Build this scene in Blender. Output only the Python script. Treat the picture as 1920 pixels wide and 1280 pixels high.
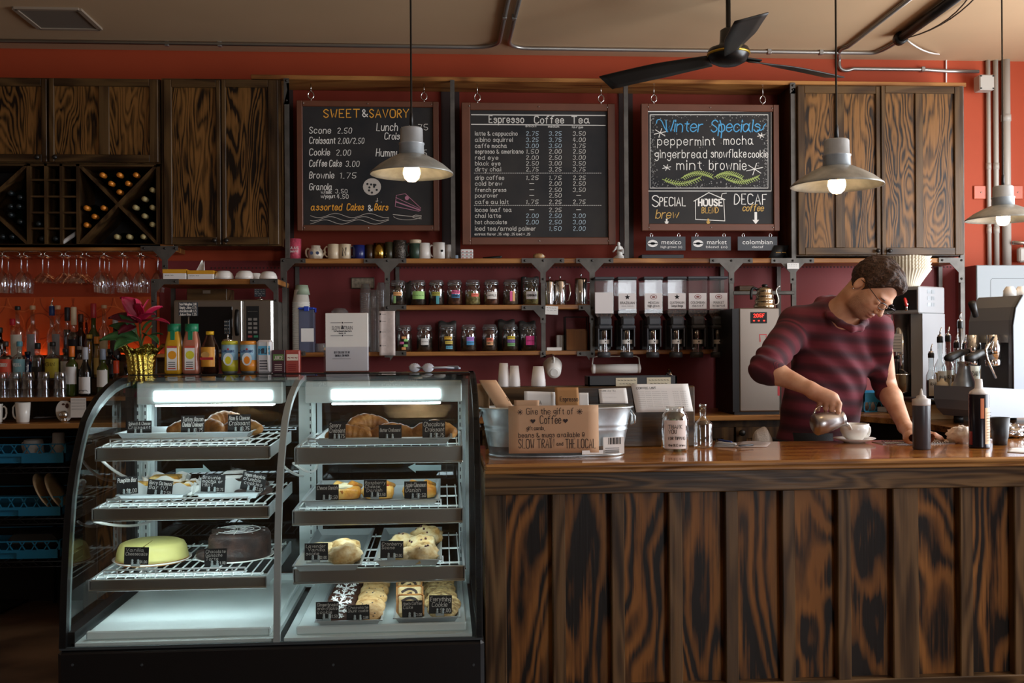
import bpy, math, random
import numpy as np
from mathutils import Vector, Matrix, noise as mnoise
SC = bpy.context.scene
COL = SC.collection
for _o in list(bpy.data.objects):
    bpy.data.objects.remove(_o)
rnd = random.Random(7)
PI = math.pi

# ---------------------------------------------------------------- camera
FPX, YAW, ROLL, EYE, SHIFT = 1900.0, math.atan(130 / 1900), 0.0066, 1.46, 5.0
RIGHT = Vector((math.cos(YAW), -math.sin(YAW), 0)); UP = Vector((0, 0, 1)); FWD = Vector((math.sin(YAW), math.cos(YAW), 0))
ex = RIGHT * math.cos(ROLL) - UP * math.sin(ROLL)
ey = RIGHT * math.sin(ROLL) + UP * math.cos(ROLL)
cd = bpy.data.cameras.new('camera'); cam = bpy.data.objects.new('camera', cd); COL.objects.link(cam)
cd.sensor_width = 36; cd.sensor_fit = 'HORIZONTAL'; cd.lens = 36 * FPX / 1920; cd.shift_y = SHIFT / 1920
cd.clip_start = 0.05; cd.clip_end = 60
_m = Matrix((ex, ey, -FWD)).transposed().to_4x4(); _m.translation = Vector((0, 0, EYE))
cam.matrix_world = _m
SC.camera = cam

# ---------------------------------------------------------------- world, daylight, exposure
SC.view_settings.view_transform = 'Standard'; SC.view_settings.look = 'None'
SC.view_settings.exposure = 0.12; SC.view_settings.gamma = 1
SC.view_settings.use_curve_mapping = False
w = bpy.data.worlds.new('overcast_sky'); SC.world = w; w.use_nodes = True
w.node_tree.nodes['Background'].inputs[0].default_value = (0.75, 0.85, 1.0, 1)
w.node_tree.nodes['Background'].inputs[1].default_value = 0.6

def area(name, loc, target, sx, sy, power, col):
    d = bpy.data.lights.new(name, 'AREA'); d.shape = 'RECTANGLE'; d.size = sx; d.size_y = sy
    d.energy = power; d.color = col
    o = bpy.data.objects.new(name, d); COL.objects.link(o); o.location = loc
    o.rotation_euler = (Vector(target) - Vector(loc)).to_track_quat('-Z', 'Y').to_euler()
    return o
XR, XL, YW, YB, ZC = 4.25, -4.6, 6.05, -3.2, 3.19      # room: right, left, back, front walls and ceiling
area('daylight_right_window', (XR + 0.06, 3.55, 1.95), (0, 3.55, 1.95), 3.1, 2.0, 215, (0.9, 0.95, 1.0))
area('daylight_front_window', (2.95, YB - 0.06, 1.85), (2.4, 5, 1.6), 1.1, 2.0, 85, (0.9, 0.95, 1.0))

# ---------------------------------------------------------------- pixel -> place
def ray(px, py):
    a, b = px - 960, 640 - py + SHIFT
    u = a * math.cos(ROLL) + b * math.sin(ROLL); v = -a * math.sin(ROLL) + b * math.cos(ROLL)
    return RIGHT * u + UP * v + FWD * FPX
ORG = Vector((0, 0, EYE))
def P(px, py, Y):
    d = ray(px, py); return ORG + d * (Y / d.y)
def PZ(px, py, z):
    d = ray(px, py); return ORG + d * ((z - EYE) / d.z)
def R(x0, y0, x1, y1, Y):
    a = P(x0, y1, Y); b = P(x1, y0, Y); c = P(x0, y0, Y); e = P(x1, y1, Y)
    return (a.x + c.x) / 2, (b.x + e.x) / 2, (a.z + e.z) / 2, (b.z + c.z) / 2
def SZ(px, n, Y, py=640):            # metres covered by n pixels at depth Y
    return P(px + n, py, Y).x - P(px, py, Y).x

# ---------------------------------------------------------------- materials
def lin(c):
    if isinstance(c, str):
        c = [int(c[i:i + 2], 16) / 255 for i in (0, 2, 4)]
    return tuple(x / 12.92 if x <= 0.04045 else ((x + 0.055) / 1.055) ** 2.4 for x in c[:3]) + (1.0,)
MATS = {}
class NT:
    def __init__(s, name):
        s.m = bpy.data.materials.new(name); s.m.use_nodes = True; s.t = s.m.node_tree
        s.b = s.t.nodes['Principled BSDF']; s.out = s.t.nodes['Material Output']
    def n(s, typ, **kw):
        x = s.t.nodes.new(typ)
        for k, v in kw.items():
            if isinstance(v, (int, float, tuple, list)) and k in x.inputs: x.inputs[k].default_value = v
            else: setattr(x, k, v)
        return x
    def l(s, a, b): s.t.links.new(a, b)
    def math(s, op, a, b=None):
        x = s.n('ShaderNodeMath', operation=op)
        for i, q in enumerate((a, b)):
            if q is None: continue
            if hasattr(q, 'is_output'): s.l(q, x.inputs[i])
            else: x.inputs[i].default_value = q
        return x.outputs[0]
    def ramp(s, fac, stops):
        x = s.n('ShaderNodeValToRGB'); e = x.color_ramp.elements
        while len(e) > 1: e.remove(e[0])
        e[0].position = stops[0][0]; e[0].color = lin(stops[0][1])
        for p, c in stops[1:]:
            q = e.new(p); q.color = lin(c)
        s.l(fac, x.inputs[0]); return x.outputs[0]
    def coords(s, scale=(1, 1, 1), rand=True):
        tc = s.n('ShaderNodeTexCoord'); mp = s.n('ShaderNodeMapping'); mp.inputs['Scale'].default_value = scale
        s.l(tc.outputs['Object'], mp.inputs[0])
        if rand:
            oi = s.n('ShaderNodeObjectInfo'); k = s.math('MULTIPLY', oi.outputs['Random'], 37.0)
            s.l(k, mp.inputs['Location'])
        return mp.outputs[0]
    def noise(s, vec, scale, detail=2, dist=0.0):
        x = s.n('ShaderNodeTexNoise'); x.inputs['Scale'].default_value = scale; x.inputs['Detail'].default_value = detail
        x.inputs['Distortion'].default_value = dist; s.l(vec, x.inputs['Vector']); return x.outputs[0]
    def mix(s, fac, a, b, mode='MIX'):
        x = s.n('ShaderNodeMix', data_type='RGBA', blend_type=mode)
        for i, q in ((0, fac), (6, a), (7, b)):
            if hasattr(q, 'is_output'): s.l(q, x.inputs[i])
            elif i == 0: x.inputs[0].default_value = q
            else: x.inputs[i].default_value = lin(q)
        return x.outputs[2]
    def bump(s, h, strength=0.2, dist=0.01):
        x = s.n('ShaderNodeBump'); x.inputs['Strength'].default_value = strength; x.inputs['Distance'].default_value = dist
        s.l(h, x.inputs['Height']); s.l(x.outputs[0], s.b.inputs['Normal'])
def mat(name, col='808080', rough=0.5, metal=0.0, spec=0.5, emit=0, var=0.0, vs=30, bump=0.0, bs=60, coat=0, emc=None, sss=0):
    if name in MATS: return MATS[name]
    k = NT(name); b = k.b
    b.inputs['Base Color'].default_value = lin(col); b.inputs['Roughness'].default_value = rough
    b.inputs['Metallic'].default_value = metal; b.inputs['Specular IOR Level'].default_value = spec
    if coat: b.inputs['Coat Weight'].default_value = coat; b.inputs['Coat Roughness'].default_value = 0.08
    if emit:
        b.inputs['Emission Color'].default_value = lin(emc or col); b.inputs['Emission Strength'].default_value = emit
    if sss:
        b.inputs['Subsurface Weight'].default_value = sss; b.inputs['Subsurface Radius'].default_value = (0.01, 0.004, 0.002)
    if var:
        v = k.coords(); f = k.noise(v, vs, 4)
        c = lin(col); lo = [max(0, x * (1 - var)) for x in c[:3]]; hi = [min(1, x * (1 + var)) for x in c[:3]]
        rp = k.n('ShaderNodeValToRGB'); e = rp.color_ramp.elements
        e[0].position = .3; e[1].position = .7; e[0].color = (*lo, 1); e[1].color = (*hi, 1)
        k.l(f, rp.inputs[0]); k.l(rp.outputs[0], b.inputs['Base Color'])
    if bump:
        v = k.coords(); k.bump(k.noise(v, bs, 3), bump, 0.01)
    MATS[name] = k.m; return k.m
def wood(name, dark, mid, light, grain='z', rings=9, scale=2.2, rough=0.4, coat=0.0, stretch=5.0, fine=0.45, spec=.28, jag=.016, lo=.38):
    k = NT(name); s = [stretch, stretch, stretch]; s['xyz'.index(grain)] = 1.0
    v = k.coords(tuple(s)); f = k.noise(v, scale * .32, 2, 0.35)
    s2 = [90, 90, 90]; s2['xyz'.index(grain)] = 3.0; v2 = k.coords(tuple(s2)); g = k.noise(v2, 1.2, 3)
    v4 = k.coords(tuple(x * (1 if i_ == 'xyz'.index(grain) else .2) * 4 for i_, x in enumerate(s2))); g4 = k.noise(v4, .5, 3)
    r = k.math('MULTIPLY', k.math('ADD', f, k.math('ADD', k.math('MULTIPLY', g, jag), k.math('MULTIPLY', g4, jag * 2))), rings * 2 * PI); r = k.math('SINE', r); r = k.math('MULTIPLY_ADD', r, 0.5); r.node.inputs[2].default_value = .5
    v3 = k.coords(tuple(x * .6 for x in s)); bl = k.noise(v3, scale * .9, 3)
    a = k.math('MULTIPLY', r, 0.36); b2 = k.math('MULTIPLY', g, fine); c2 = k.math('MULTIPLY', bl, 0.75)
    t = k.math('ADD', k.math('ADD', a, b2), c2)
    col = k.ramp(t, [(lo, dark), (.5 + lo * .3, mid), (0.98, light)])
    k.l(col, k.b.inputs['Base Color'])
    rr = k.math('MULTIPLY_ADD', g, 0.25); rr.node.inputs[2].default_value = rough - 0.12
    k.l(rr, k.b.inputs['Roughness']); k.b.inputs['Specular IOR Level'].default_value = spec; k.bump(k.math('ADD', g, k.math('MULTIPLY', r, .3)), 0.25, 0.002)
    if coat: k.b.inputs['Coat Weight'].default_value = coat; k.b.inputs['Coat Roughness'].default_value = 0.07
    MATS[name] = k.m; return k.m
def glass(name, tint='ffffff', refl=1.0, rough=0.02, dens=0.0):
    """thin clear glass: what lies behind shows through, tinted, with a Fresnel reflection"""
    k = NT(name); t = k.t; t.nodes.remove(k.b)
    tr = k.n('ShaderNodeBsdfTransparent'); tr.inputs[0].default_value = lin(tint)
    gl = k.n('ShaderNodeBsdfGlossy'); gl.inputs['Roughness'].default_value = rough; gl.inputs[0].default_value = (1, 1, 1, 1)
    fr = k.n('ShaderNodeFresnel'); ge = k.n('ShaderNodeNewGeometry'); io = k.math('MULTIPLY_ADD', ge.outputs['Backfacing'], 1 / 1.5 - 1.5); io.node.inputs[2].default_value = 1.5; k.l(io, fr.inputs[0])
    f = k.math('MULTIPLY', fr.outputs[0], refl)
    mx = k.n('ShaderNodeMixShader'); k.l(f, mx.inputs[0]); k.l(tr.outputs[0], mx.inputs[1]); k.l(gl.outputs[0], mx.inputs[2])
    last = mx.outputs[0]
    if dens:
        df = k.n('ShaderNodeBsdfDiffuse'); df.inputs[0].default_value = lin(tint)
        m2 = k.n('ShaderNodeMixShader'); m2.inputs[0].default_value = dens; k.l(last, m2.inputs[1]); k.l(df.outputs[0], m2.inputs[2]); last = m2.outputs[0]
    k.l(last, k.out.inputs[0]); MATS[name] = k.m; return k.m

# ---------------------------------------------------------------- mesh building
class MB:
    def __init__(s, smooth=False):
        s.v = []; s.f = []; s.mi = []; s.sm = []; s.cur = 0; s.smooth = smooth; s.M = None; s.attr = None
    def add(s, vs, fs, smooth=None):
        o = len(s.v)
        if s.M is not None: vs = [s.M @ Vector(p) for p in vs]
        s.v.extend(tuple(p) for p in vs); s.f.extend(tuple(i + o for i in f) for f in fs)
        s.mi.extend([s.cur] * len(fs)); s.sm.extend([s.smooth if smooth is None else smooth] * len(fs)); return s
    def m(s, i): s.cur = i; return s
    def box(s, x0, x1, y0, y1, z0, z1, bev=0.0):
        if x0 > x1: x0, x1 = x1, x0
        if y0 > y1: y0, y1 = y1, y0
        if z0 > z1: z0, z1 = z1, z0
        b = min(bev, (x1 - x0) * .49, (y1 - y0) * .49, (z1 - z0) * .49)
        if b <= 0:
            v = [(x, y, z) for x in (x0, x1) for y in (y0, y1) for z in (z0, z1)]
            return s.add(v, [(0, 1, 3, 2), (4, 6, 7, 5), (0, 4, 5, 1), (2, 3, 7, 6), (0, 2, 6, 4), (1, 5, 7, 3)], False)
        lo, hi = (x0, y0, z0), (x1, y1, z1); v = []; idx = {}
        for c in range(8):
            sg = [(c >> a) & 1 for a in range(3)]
            for a in range(3):
                p = [0, 0, 0]
                for q in range(3):
                    e = hi[q] if sg[q] else lo[q]
                    p[q] = e if q == a else e + (-b if sg[q] else b)
                idx[c, a] = len(v); v.append(p)
        F = []
        for a in range(3):
            u, w_ = (a + 1) % 3, (a + 2) % 3
            for sd in (0, 1):
                cs = [(sd << a) | (i << u) | (j << w_) for i, j in ((0, 0), (1, 0), (1, 1), (0, 1))]
                q = [idx[c, a] for c in cs]; F.append(tuple(q if sd else q[::-1]))
            for i in (0, 1):
                for j in (0, 1):
                    c0 = (i << u) | (j << w_); c1 = c0 | (1 << a)
                    q = (idx[c0, u], idx[c1, u], idx[c1, w_], idx[c0, w_]); F.append(q if (i ^ j) else q[::-1])
        for c in range(8):
            q = [idx[c, a] for a in range(3)]
            F.append(tuple(q if bin(c).count('1') % 2 else q[::-1]))
        return s.add(v, F, False)
    def lathe(s, prof, n=24, c=(0, 0, 0), ang=2 * PI, a0=0, cap0=True, cap1=True, smooth=True, sx=1, sy=1, M=None):
        v = []; full = abs(ang - 2 * PI) < 1e-6; k = n if full else n + 1
        for r, z in prof:
            for i in range(k):
                a = a0 + ang * i / n; v.append((c[0] + r * math.cos(a) * sx, c[1] + r * math.sin(a) * sy, c[2] + z))
        if M is not None: v = [M @ Vector(p) for p in v]
        F = []
        for j in range(len(prof) - 1):
            for i in range(n):
                i2 = (i + 1) % k; F.append((j * k + i, j * k + i2, (j + 1) * k + i2, (j + 1) * k + i))
        s.add(v, F, smooth)
        if full:
            L = (len(prof) - 1) * k; o = len(s.v) - len(v)
            if cap0 and prof[0][0] > 1e-6: s.f.append(tuple(o + i for i in range(k))[::-1]); s.mi.append(s.cur); s.sm.append(False)
            if cap1 and prof[-1][0] > 1e-6: s.f.append(tuple(o + L + i for i in range(k))); s.mi.append(s.cur); s.sm.append(False)
        return s
    def cyl(s, a, b, r0, r1=None, n=16, smooth=True, caps=True):
        return s.tube([a, b], [r0, r0 if r1 is None else r1], n, caps=caps, smooth=smooth)
    def tube(s, pts, r, n=8, closed=False, caps=True, smooth=True, sq=None):
        pts = [Vector(p) for p in pts]; N = len(pts)
        rs = r if isinstance(r, (list, tuple)) else [r] * N
        tang = []
        for i in range(N):
            if closed: t = pts[(i + 1) % N] - pts[i - 1]
            else: t = pts[min(i + 1, N - 1)] - pts[max(i - 1, 0)]
            tang.append(t.normalized() if t.length > 1e-9 else Vector((0, 0, 1)))
        t = tang[0]; up = Vector((0, 0, 1)) if abs(t.z) < .9 else Vector((1, 0, 0))
        u = t.cross(up).normalized(); v = []
        for i in range(N):
            t = tang[i]; u = (u - t * u.dot(t)).normalized(); w_ = t.cross(u)
            for j in range(n):
                a = 2 * PI * (j + .5) / n if n == 4 else 2 * PI * j / n
                k1, k2 = (sq if sq else (1, 1))
                v.append(pts[i] + (u * math.cos(a) * k1 + w_ * math.sin(a) * k2) * rs[i])
        F = []
        for i in range(N if closed else N - 1):
            for j in range(n):
                i2 = (i + 1) % N; j2 = (j + 1) % n; F.append((i * n + j, i * n + j2, i2 * n + j2, i2 * n + j))
        if caps and not closed:
            F.append(tuple(range(n))[::-1]); F.append(tuple((N - 1) * n + j for j in range(n)))
        return s.add(v, F, smooth if n > 4 else False)
    def prism(s, poly, a, b, plane='xz', smooth=False):
        n = len(poly)
        def q(p, d): return (p[0], d, p[1]) if plane == 'xz' else ((p[0], p[1], d) if plane == 'xy' else (d, p[0], p[1]))
        v = [q(p, a) for p in poly] + [q(p, b) for p in poly]
        F = [tuple(range(n)), tuple(range(2 * n - 1, n - 1, -1))]
        s.add(v, F, False); o = len(s.v) - 2 * n
        for i in range(n):
            j = (i + 1) % n; s.f.append((o + i, o + n + i, o + n + j, o + j)); s.mi.append(s.cur); s.sm.append(smooth)
        return s
    def grid(s, fn, nu, nv, smooth=True, closed=False):
        v = [fn(i / (nu if closed else nu), j / nv) for j in range(nv + 1) for i in range(nu if closed else nu + 1)]
        k = nu if closed else nu + 1
        F = [(j * k + i, j * k + (i + 1) % k, (j + 1) * k + (i + 1) % k, (j + 1) * k + i) for j in range(nv) for i in range(nu)]
        return s.add(v, F, smooth)
    def sheet(s, fn, nu, nv, th=0.0006, smooth=True):
        """a thin solid sheet: fn(u,v) -> point"""
        pts = [[Vector(fn(i / nu, j / nv)) for i in range(nu + 1)] for j in range(nv + 1)]
        v = []; k = nu + 1
        nr = []
        for j in range(nv + 1):
            for i in range(k):
                du = pts[j][min(i + 1, nu)] - pts[j][max(i - 1, 0)]; dv = pts[min(j + 1, nv)][i] - pts[max(j - 1, 0)][i]
                q = du.cross(dv); nr.append(q.normalized() if q.length > 1e-12 else Vector((0, 0, 1))); v.append(pts[j][i])
        T = len(v); v += [v[i] - nr[i] * th for i in range(T)]
        F = []
        for j in range(nv):
            for i in range(nu):
                q = (j * k + i, j * k + i + 1, (j + 1) * k + i + 1, (j + 1) * k + i); F.append(q); F.append(tuple(x + T for x in q[::-1]))
        bd = [i for i in range(k)] + [j * k + nu for j in range(1, nv + 1)] + [nv * k + i for i in range(nu - 1, -1, -1)] + [j * k for j in range(nv - 1, 0, -1)]
        for a in range(len(bd)):
            p, q = bd[a], bd[(a + 1) % len(bd)]; F.append((q, p, p + T, q + T))
        return s.add(v, F, smooth)
    def ball(s, c, r, nu=14, nv=9, fn=None):
        if not isinstance(r, (tuple, list)): r = (r, r, r)
        def g(u, v):
            a = 2 * PI * u; b = PI * (v - .5); d = Vector((math.cos(a) * math.cos(b), math.sin(a) * math.cos(b), math.sin(b)))
            k = fn(d) if fn else 1
            return (c[0] + d.x * r[0] * k, c[1] + d.y * r[1] * k, c[2] + d.z * r[2] * k)
        return s.grid(g, nu, nv, True, closed=True)
    def build(s, name, mats, parent=None, loc=None, sub=0, solid=0):
        me = bpy.data.meshes.new(name); me.from_pydata(s.v, [], s.f)
        if not isinstance(mats, (list, tuple)): mats = [mats]
        for q in mats: me.materials.append(q)
        me.polygons.foreach_set('material_index', s.mi); me.polygons.foreach_set('use_smooth', s.sm); me.update()
        o = bpy.data.objects.new(name, me); COL.objects.link(o)
        if loc is not None: o.location = loc
        if parent is not None: o.parent = parent
        return o
def tag(o, label=None, cat=None, group=None, kind=None):
    if label: o['label'] = label
    if cat: o['category'] = cat
    if group: o['group'] = group
    if kind: o['kind'] = kind
    return o
def thing(name, label, cat, loc=(0, 0, 0), rz=0, group=None):
    o = bpy.data.objects.new(name, None); COL.objects.link(o); o.location = loc; o.rotation_euler = (0, 0, rz); o.empty_display_size = .05
    return tag(o, label, cat, group)
KIDS = {}
def kids(o):
    return [c for c in o.children]
def dup(root, loc, rz=None, label=None, group=None, cat=None):
    r = root.copy(); COL.objects.link(r); r.location = loc
    if rz is not None: r.rotation_euler = (0, 0, rz)
    tag(r, label, cat, group)
    for ch in list(root.children):
        c = ch.copy(); COL.objects.link(c); c.parent = r
        for g in list(ch.children):
            d = g.copy(); COL.objects.link(d); d.parent = c
    return r
def struct(o): o['kind'] = 'structure'; return o
def M_at(loc, rx=0, ry=0, rz=0, s=1):
    return Matrix.Translation(loc) @ Matrix.Rotation(rz, 4, 'Z') @ Matrix.Rotation(ry, 4, 'Y') @ Matrix.Rotation(rx, 4, 'X') @ Matrix.Scale(s, 4)

# ---------------------------------------------------------------- hand lettering: one stroke font, drawn as thin ribbons
_G = """a 35 26 16 05 03 12 22 34|36 33 42;b 08 02|05 16 26 35 33 22 12 03;c 35 26 16 05 03 12 22 33;d 38 32|35 26 16 05 03 12 22 33
e 04 34 35 26 16 05 03 12 22 33;f 38 28 17 12|06 26;g 36 31 20 10 01|35 26 16 05 04 13 23 34;h 08 02|05 16 26 35 32;i 06 02|08 07;j 16 11 00|18 17
k 08 02|36 04 32;l 08 02;m 06 02|05 16 25 22|25 36 45 42;n 06 02|05 16 26 35 32;o 16 05 03 12 22 33 35 26 16;p 06 00|05 16 26 35 33 22 12 03
q 36 30|35 26 16 05 03 12 22 33;r 06 02|05 16 26;s 35 26 16 05 34 33 22 12 03;t 17 13 22|06 26;u 06 03 12 22 33|36 32;v 06 12 26;w 06 12 25 32 46
x 06 32|36 02;y 06 13 23|36 10 00;z 06 36 02 32;A 02 28 42|14 34;B 02 08 28 37 36 25 05|25 34 33 22 02;C 47 38 18 07 03 12 32 43;D 02 08 28 46 44 22 02
E 38 08 02 32|05 25;F 38 08 02|05 25;G 47 38 18 07 03 12 32 43 45 25;H 08 02|38 32|05 35;I 08 02;J 38 33 22 12 03;K 08 02|38 05 32;L 08 02 32;M 02 08 25 48 42
N 02 08 32 38;O 18 07 03 12 32 43 47 38 18;P 02 08 28 37 36 25 05;Q 18 07 03 12 32 43 47 38 18|24 42;R 02 08 28 37 36 25 05|15 32;S 37 28 18 07 06 34 33 22 12 03
T 08 48|28 22;U 08 03 12 22 33 38;V 08 22 48;W 08 12 25 32 48;X 08 32|38 02;Y 08 25 48|25 22;Z 08 38 02 32;0 18 07 03 12 22 33 37 28 18;1 07 18 12
2 07 18 28 37 36 02 32;3 07 18 28 37 36 25 34 33 22 12 03;4 18 04 34|28 22;5 38 08 05 25 34 33 22 12 03;6 38 18 05 03 12 22 33 34 25 15 04
7 08 38 12;8 15 06 07 18 28 37 36 25 15 04 03 12 22 33 34 25;9 36 25 15 06 07 18 28 37 32;. 02 12;, 12 01;& 42 06 07 18 27 26 04 03 12 22 44;/ 02 38
- 05 25;_ 05 45;( 18 06 04 12;) 08 16 14 02;' 08 06;: 06 05|03 02;$ 37 28 18 07 06 34 33 22 12 03|29 21;+ 05 25|17 13;= 06 26|04 24;! 08 04|03 02
* 08 32|38 02|25 05 35;@ 34 25 14 23 34 37 18 07 03 12 32;# 08 02|28 22|06 36|04 34;~ 05 16 24 35"""
GLY = {}
for _e in _G.replace('\n', ';').split(';'):
    _k, _r = _e[0], _e[2:]
    _st = [[(int(q[0]), int(q[1]) - 2) for q in t.split()] for t in _r.split('|')]
    GLY[_k] = (max(p[0] for t in _st for p in t), _st)
def chaikin(p, it=1):
    for _ in range(it):
        if len(p) < 3: return p
        q = [p[0]]
        for i in range(len(p) - 1):
            a, b = p[i], p[i + 1]
            q.append((a[0] * .75 + b[0] * .25, a[1] * .75 + b[1] * .25)); q.append((a[0] * .25 + b[0] * .75, a[1] * .25 + b[1] * .75))
        q.append(p[-1]); p = q
    return p
class Face:
    """a flat patch to write on: origin o, along u, up v, away n"""
    def __init__(s, o, u, v, n=None):
        s.o = Vector(o); s.u = Vector(u).normalized(); s.v = Vector(v).normalized(); s.n = Vector(n) if n else s.u.cross(s.v)
    def __call__(s, x, y, h=0.0005): return s.o + s.u * x + s.v * y + s.n * h
def front(x, Y, z): return Face((x, Y, z), (1, 0, 0), (0, 0, 1), (0, -1, 0))
_LK = [0]
def line(mb, fc, pts, w, h=0.0006):
    n = len(pts); V = []; _LK[0] = (_LK[0] + 1) % 60; h = h + _LK[0] * 6e-6
    if n < 2: return
    for i in range(n):
        a = pts[max(i - 1, 0)]; b = pts[min(i + 1, n - 1)]; dx, dy = b[0] - a[0], b[1] - a[1]; L = math.hypot(dx, dy) or 1
        e = (0 if 0 < i < n - 1 else w * .35) * (1 if i else -1)
        ox, oy = -dy / L * w / 2, dx / L * w / 2; x, y = pts[i][0] + dx / L * e, pts[i][1] + dy / L * e
        V.append(fc(x + ox, y + oy, h)); V.append(fc(x - ox, y - oy, h))
    mb.add(V, [(2 * i, 2 * i + 1, 2 * i + 3, 2 * i + 2) for i in range(n - 1)], False)
def write(mb, fc, text, x, y, h, w=None, wid=None, jit=0.02, slant=0.0, sp=1.6, align='l', smooth=1, aspect=0.8):
    """h: cap height; wid: total width to fit"""
    w = w or h * .11; adv = 0; out = []
    for ch in text:
        if ch == ' ': adv += 2.6; continue
        g = GLY.get(ch) or GLY['-']; dy = rnd.uniform(-1, 1) * jit * 6
        for st in g[1]: out.append((ch not in 'AEFHIKLMNTVWXYZ147vwxzk')) or out.append([(adv + p[0] + rnd.uniform(-1, 1) * jit * 3, p[1] + dy + rnd.uniform(-1, 1) * jit * 3) for p in st])
        adv += g[0] + sp
    adv = max(adv - sp, 1); ky = h / 6; kx = (wid / adv) if wid else ky * aspect
    ox = x - (adv * kx / 2 if align == 'c' else adv * kx if align == 'r' else 0)
    for rd, st in zip(out[::2], out[1::2]):
        q = [(ox + a * kx + slant * b * ky, y + b * ky) for a, b in st]
        if smooth and rd: q = chaikin(q, smooth)
        line(mb, fc, q, w)
def fontmesh(mb, fc, text, x, y, h, align='CENTER', wid=None, lift=0.0006):
    cu = bpy.data.curves.new('t', 'FONT'); cu.body = text; cu.align_x = align; cu.resolution_u = 3; cu.size = h * 1.37
    ob = bpy.data.objects.new('t', cu); COL.objects.link(ob)
    dg = bpy.context.evaluated_depsgraph_get(); me = ob.evaluated_get(dg).to_mesh()
    vs = [p.co.copy() for p in me.vertices]; fs = [tuple(p.vertices) for p in me.polygons]
    ob.evaluated_get(dg).to_mesh_clear(); bpy.data.objects.remove(ob); bpy.data.curves.remove(cu)
    k = 1
    if wid and vs:
        k = wid / max(1e-6, max(p.x for p in vs) - min(p.x for p in vs))
    mb.add([fc(x + p.x * k, y + p.y, lift) for p in vs], fs, False)
def disc(mb, fc, x, y, r, n=14, ry=None, h=0.0006):
    ry = ry or r; mb.add([fc(x + r * math.cos(2 * PI * i / n), y + ry * math.sin(2 * PI * i / n), h) for i in range(n)], [tuple(range(n))], False)
def patch(mb, fc, x0, y0, x1, y1, h=0.0004):
    mb.add([fc(x0, y0, h), fc(x1, y0, h), fc(x1, y1, h), fc(x0, y1, h)], [(0, 1, 2, 3)], False)
def poly(mb, fc, pts, h=0.0006):
    mb.add([fc(a, b, h) for a, b in pts], [tuple(range(len(pts)))], False)
# ---------------------------------------------------------------- palette
W_CAB = wood('dark_oak_upright', '1a1009', '513618', '7e562b', 'z', 22, 3.4, .38, lo=.58, jag=.024)
W_CABF = wood('dark_oak_frame', '1c130c', '3a2817', '5a4226', 'z', 6, 3.0, .36)
W_CABH = wood('dark_oak_rail', '1c130c', '3a2817', '5a4226', 'x', 6, 3.0, .36)
W_SHELF = wood('oiled_shelf_board', '4a2b14', '85532a', 'ad7740', 'x', 6, 2.6, .35)
W_PANEL = wood('stained_plywood', '1c140c', '4c3119', '96622f', 'z', 13, 3.0, .42, stretch=3.2, jag=.024, lo=.61)
W_BATTEN = wood('stained_batten', '20160d', '46321e', '6e5234', 'z', 7, 3.0, .38, stretch=9)
W_FASCIA = wood('stained_fascia', '1a120a', '44301b', '735636', 'x', 12, 3.0, .34, stretch=9)
W_TOP = wood('honey_worktop', '6b3510', '9a5a22', 'bd7c38', 'x', 6, 1.8, .2, coat=.7, stretch=5)
W_BACKTOP = wood('back_counter_top', '4d2c14', '83542c', 'a87540', 'x', 5, 2, .3, coat=.3)
STEEL = mat('weathered_steel', '5c5853', .5, .55, var=.25, vs=14, bump=.05)
BOLT = mat('dark_bolt', '3a3836', .4, .8)
BLACK = mat('black_paint', '0b0b0b', .45)
CHROME = mat('polished_steel', 'd8d8d8', .12, 1.0)
BRUSH = mat('brushed_steel', 'b9b6b0', .3, 1.0, bump=.03, bs=200)
GALV = mat('galvanised_zinc', 'b4bbbe', .38, .85, var=.22, vs=16)
WHITE = mat('white_ceramic', 'efebe4', .22)
WPLAS = mat('white_plastic', 'e6e4df', .4)
PAPER = mat('white_paper', 'eae8e4', .7)
INK = mat('black_ink', '121212', .8)
KRAFT = mat('kraft_paper', 'c29b78', .75, var=.06, vs=8)
CHALKW = mat('white_chalk', 'eeeae2', .9); CHALKO = mat('orange_chalk', 'f0a83a', .9); CHALKB = mat('blue_chalk', '58a8d8', .9)
CHALKG = mat('green_chalk', 'a9b96a', .9); CHALKP = mat('pink_chalk', 'b4788c', .9); CHALKY = mat('gold_chalk', 'd2a95f', .9); CHALKK = mat('charcoal_smudge', '2a2a2b', .9)
CARD = mat('black_card', '16181a', .55)
WIREW = mat('white_coated_wire', 'e9efee', .35)
CLEAR = glass('clear_glass', 'fbfdfd', 1.0)
PANE = glass('case_glass', 'f0f6f5', .9)

# ---------------------------------------------------------------- room
def wallbox(name, x0, x1, y0, y1, z0, z1, m):
    return struct(MB().box(x0, x1, y0, y1, z0, z1).build(name, m))
PAINT = mat('brick_red_paint', 'b0492a', .6, spec=.25, var=.04, vs=3)
MAROON = mat('maroon_paint', '7c3232', .55, spec=.3, var=.06, vs=3)
BEIGE = mat('tan_ceiling_paint', 'c8a986', .7, spec=.2, var=.03, vs=2)
PLASTER = mat('warm_plaster', 'a08d78', .8)
k = NT('stained_concrete'); v_ = k.coords(rand=False); n_ = k.noise(v_, 3.5, 5)
k.l(k.ramp(n_, [(.3, '46352a'), (.7, '7a6048')]), k.b.inputs['Base Color']); k.b.inputs['Roughness'].default_value = .35; FLOORM = k.m
wallbox('floor', XL, XR, YB, YW, -.1, 0, FLOORM)
wallbox('ceiling', XL, XR, YB, YW, ZC, ZC + .1, BEIGE)
wallbox('wall_back', XL - .1, XR + .1, YW, YW + .12, 0, ZC, PAINT)
wallbox('wall_left', XL - .1, XL, YB, YW, 0, ZC, PLASTER)
b = MB()   # right wall with a window opening
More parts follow.
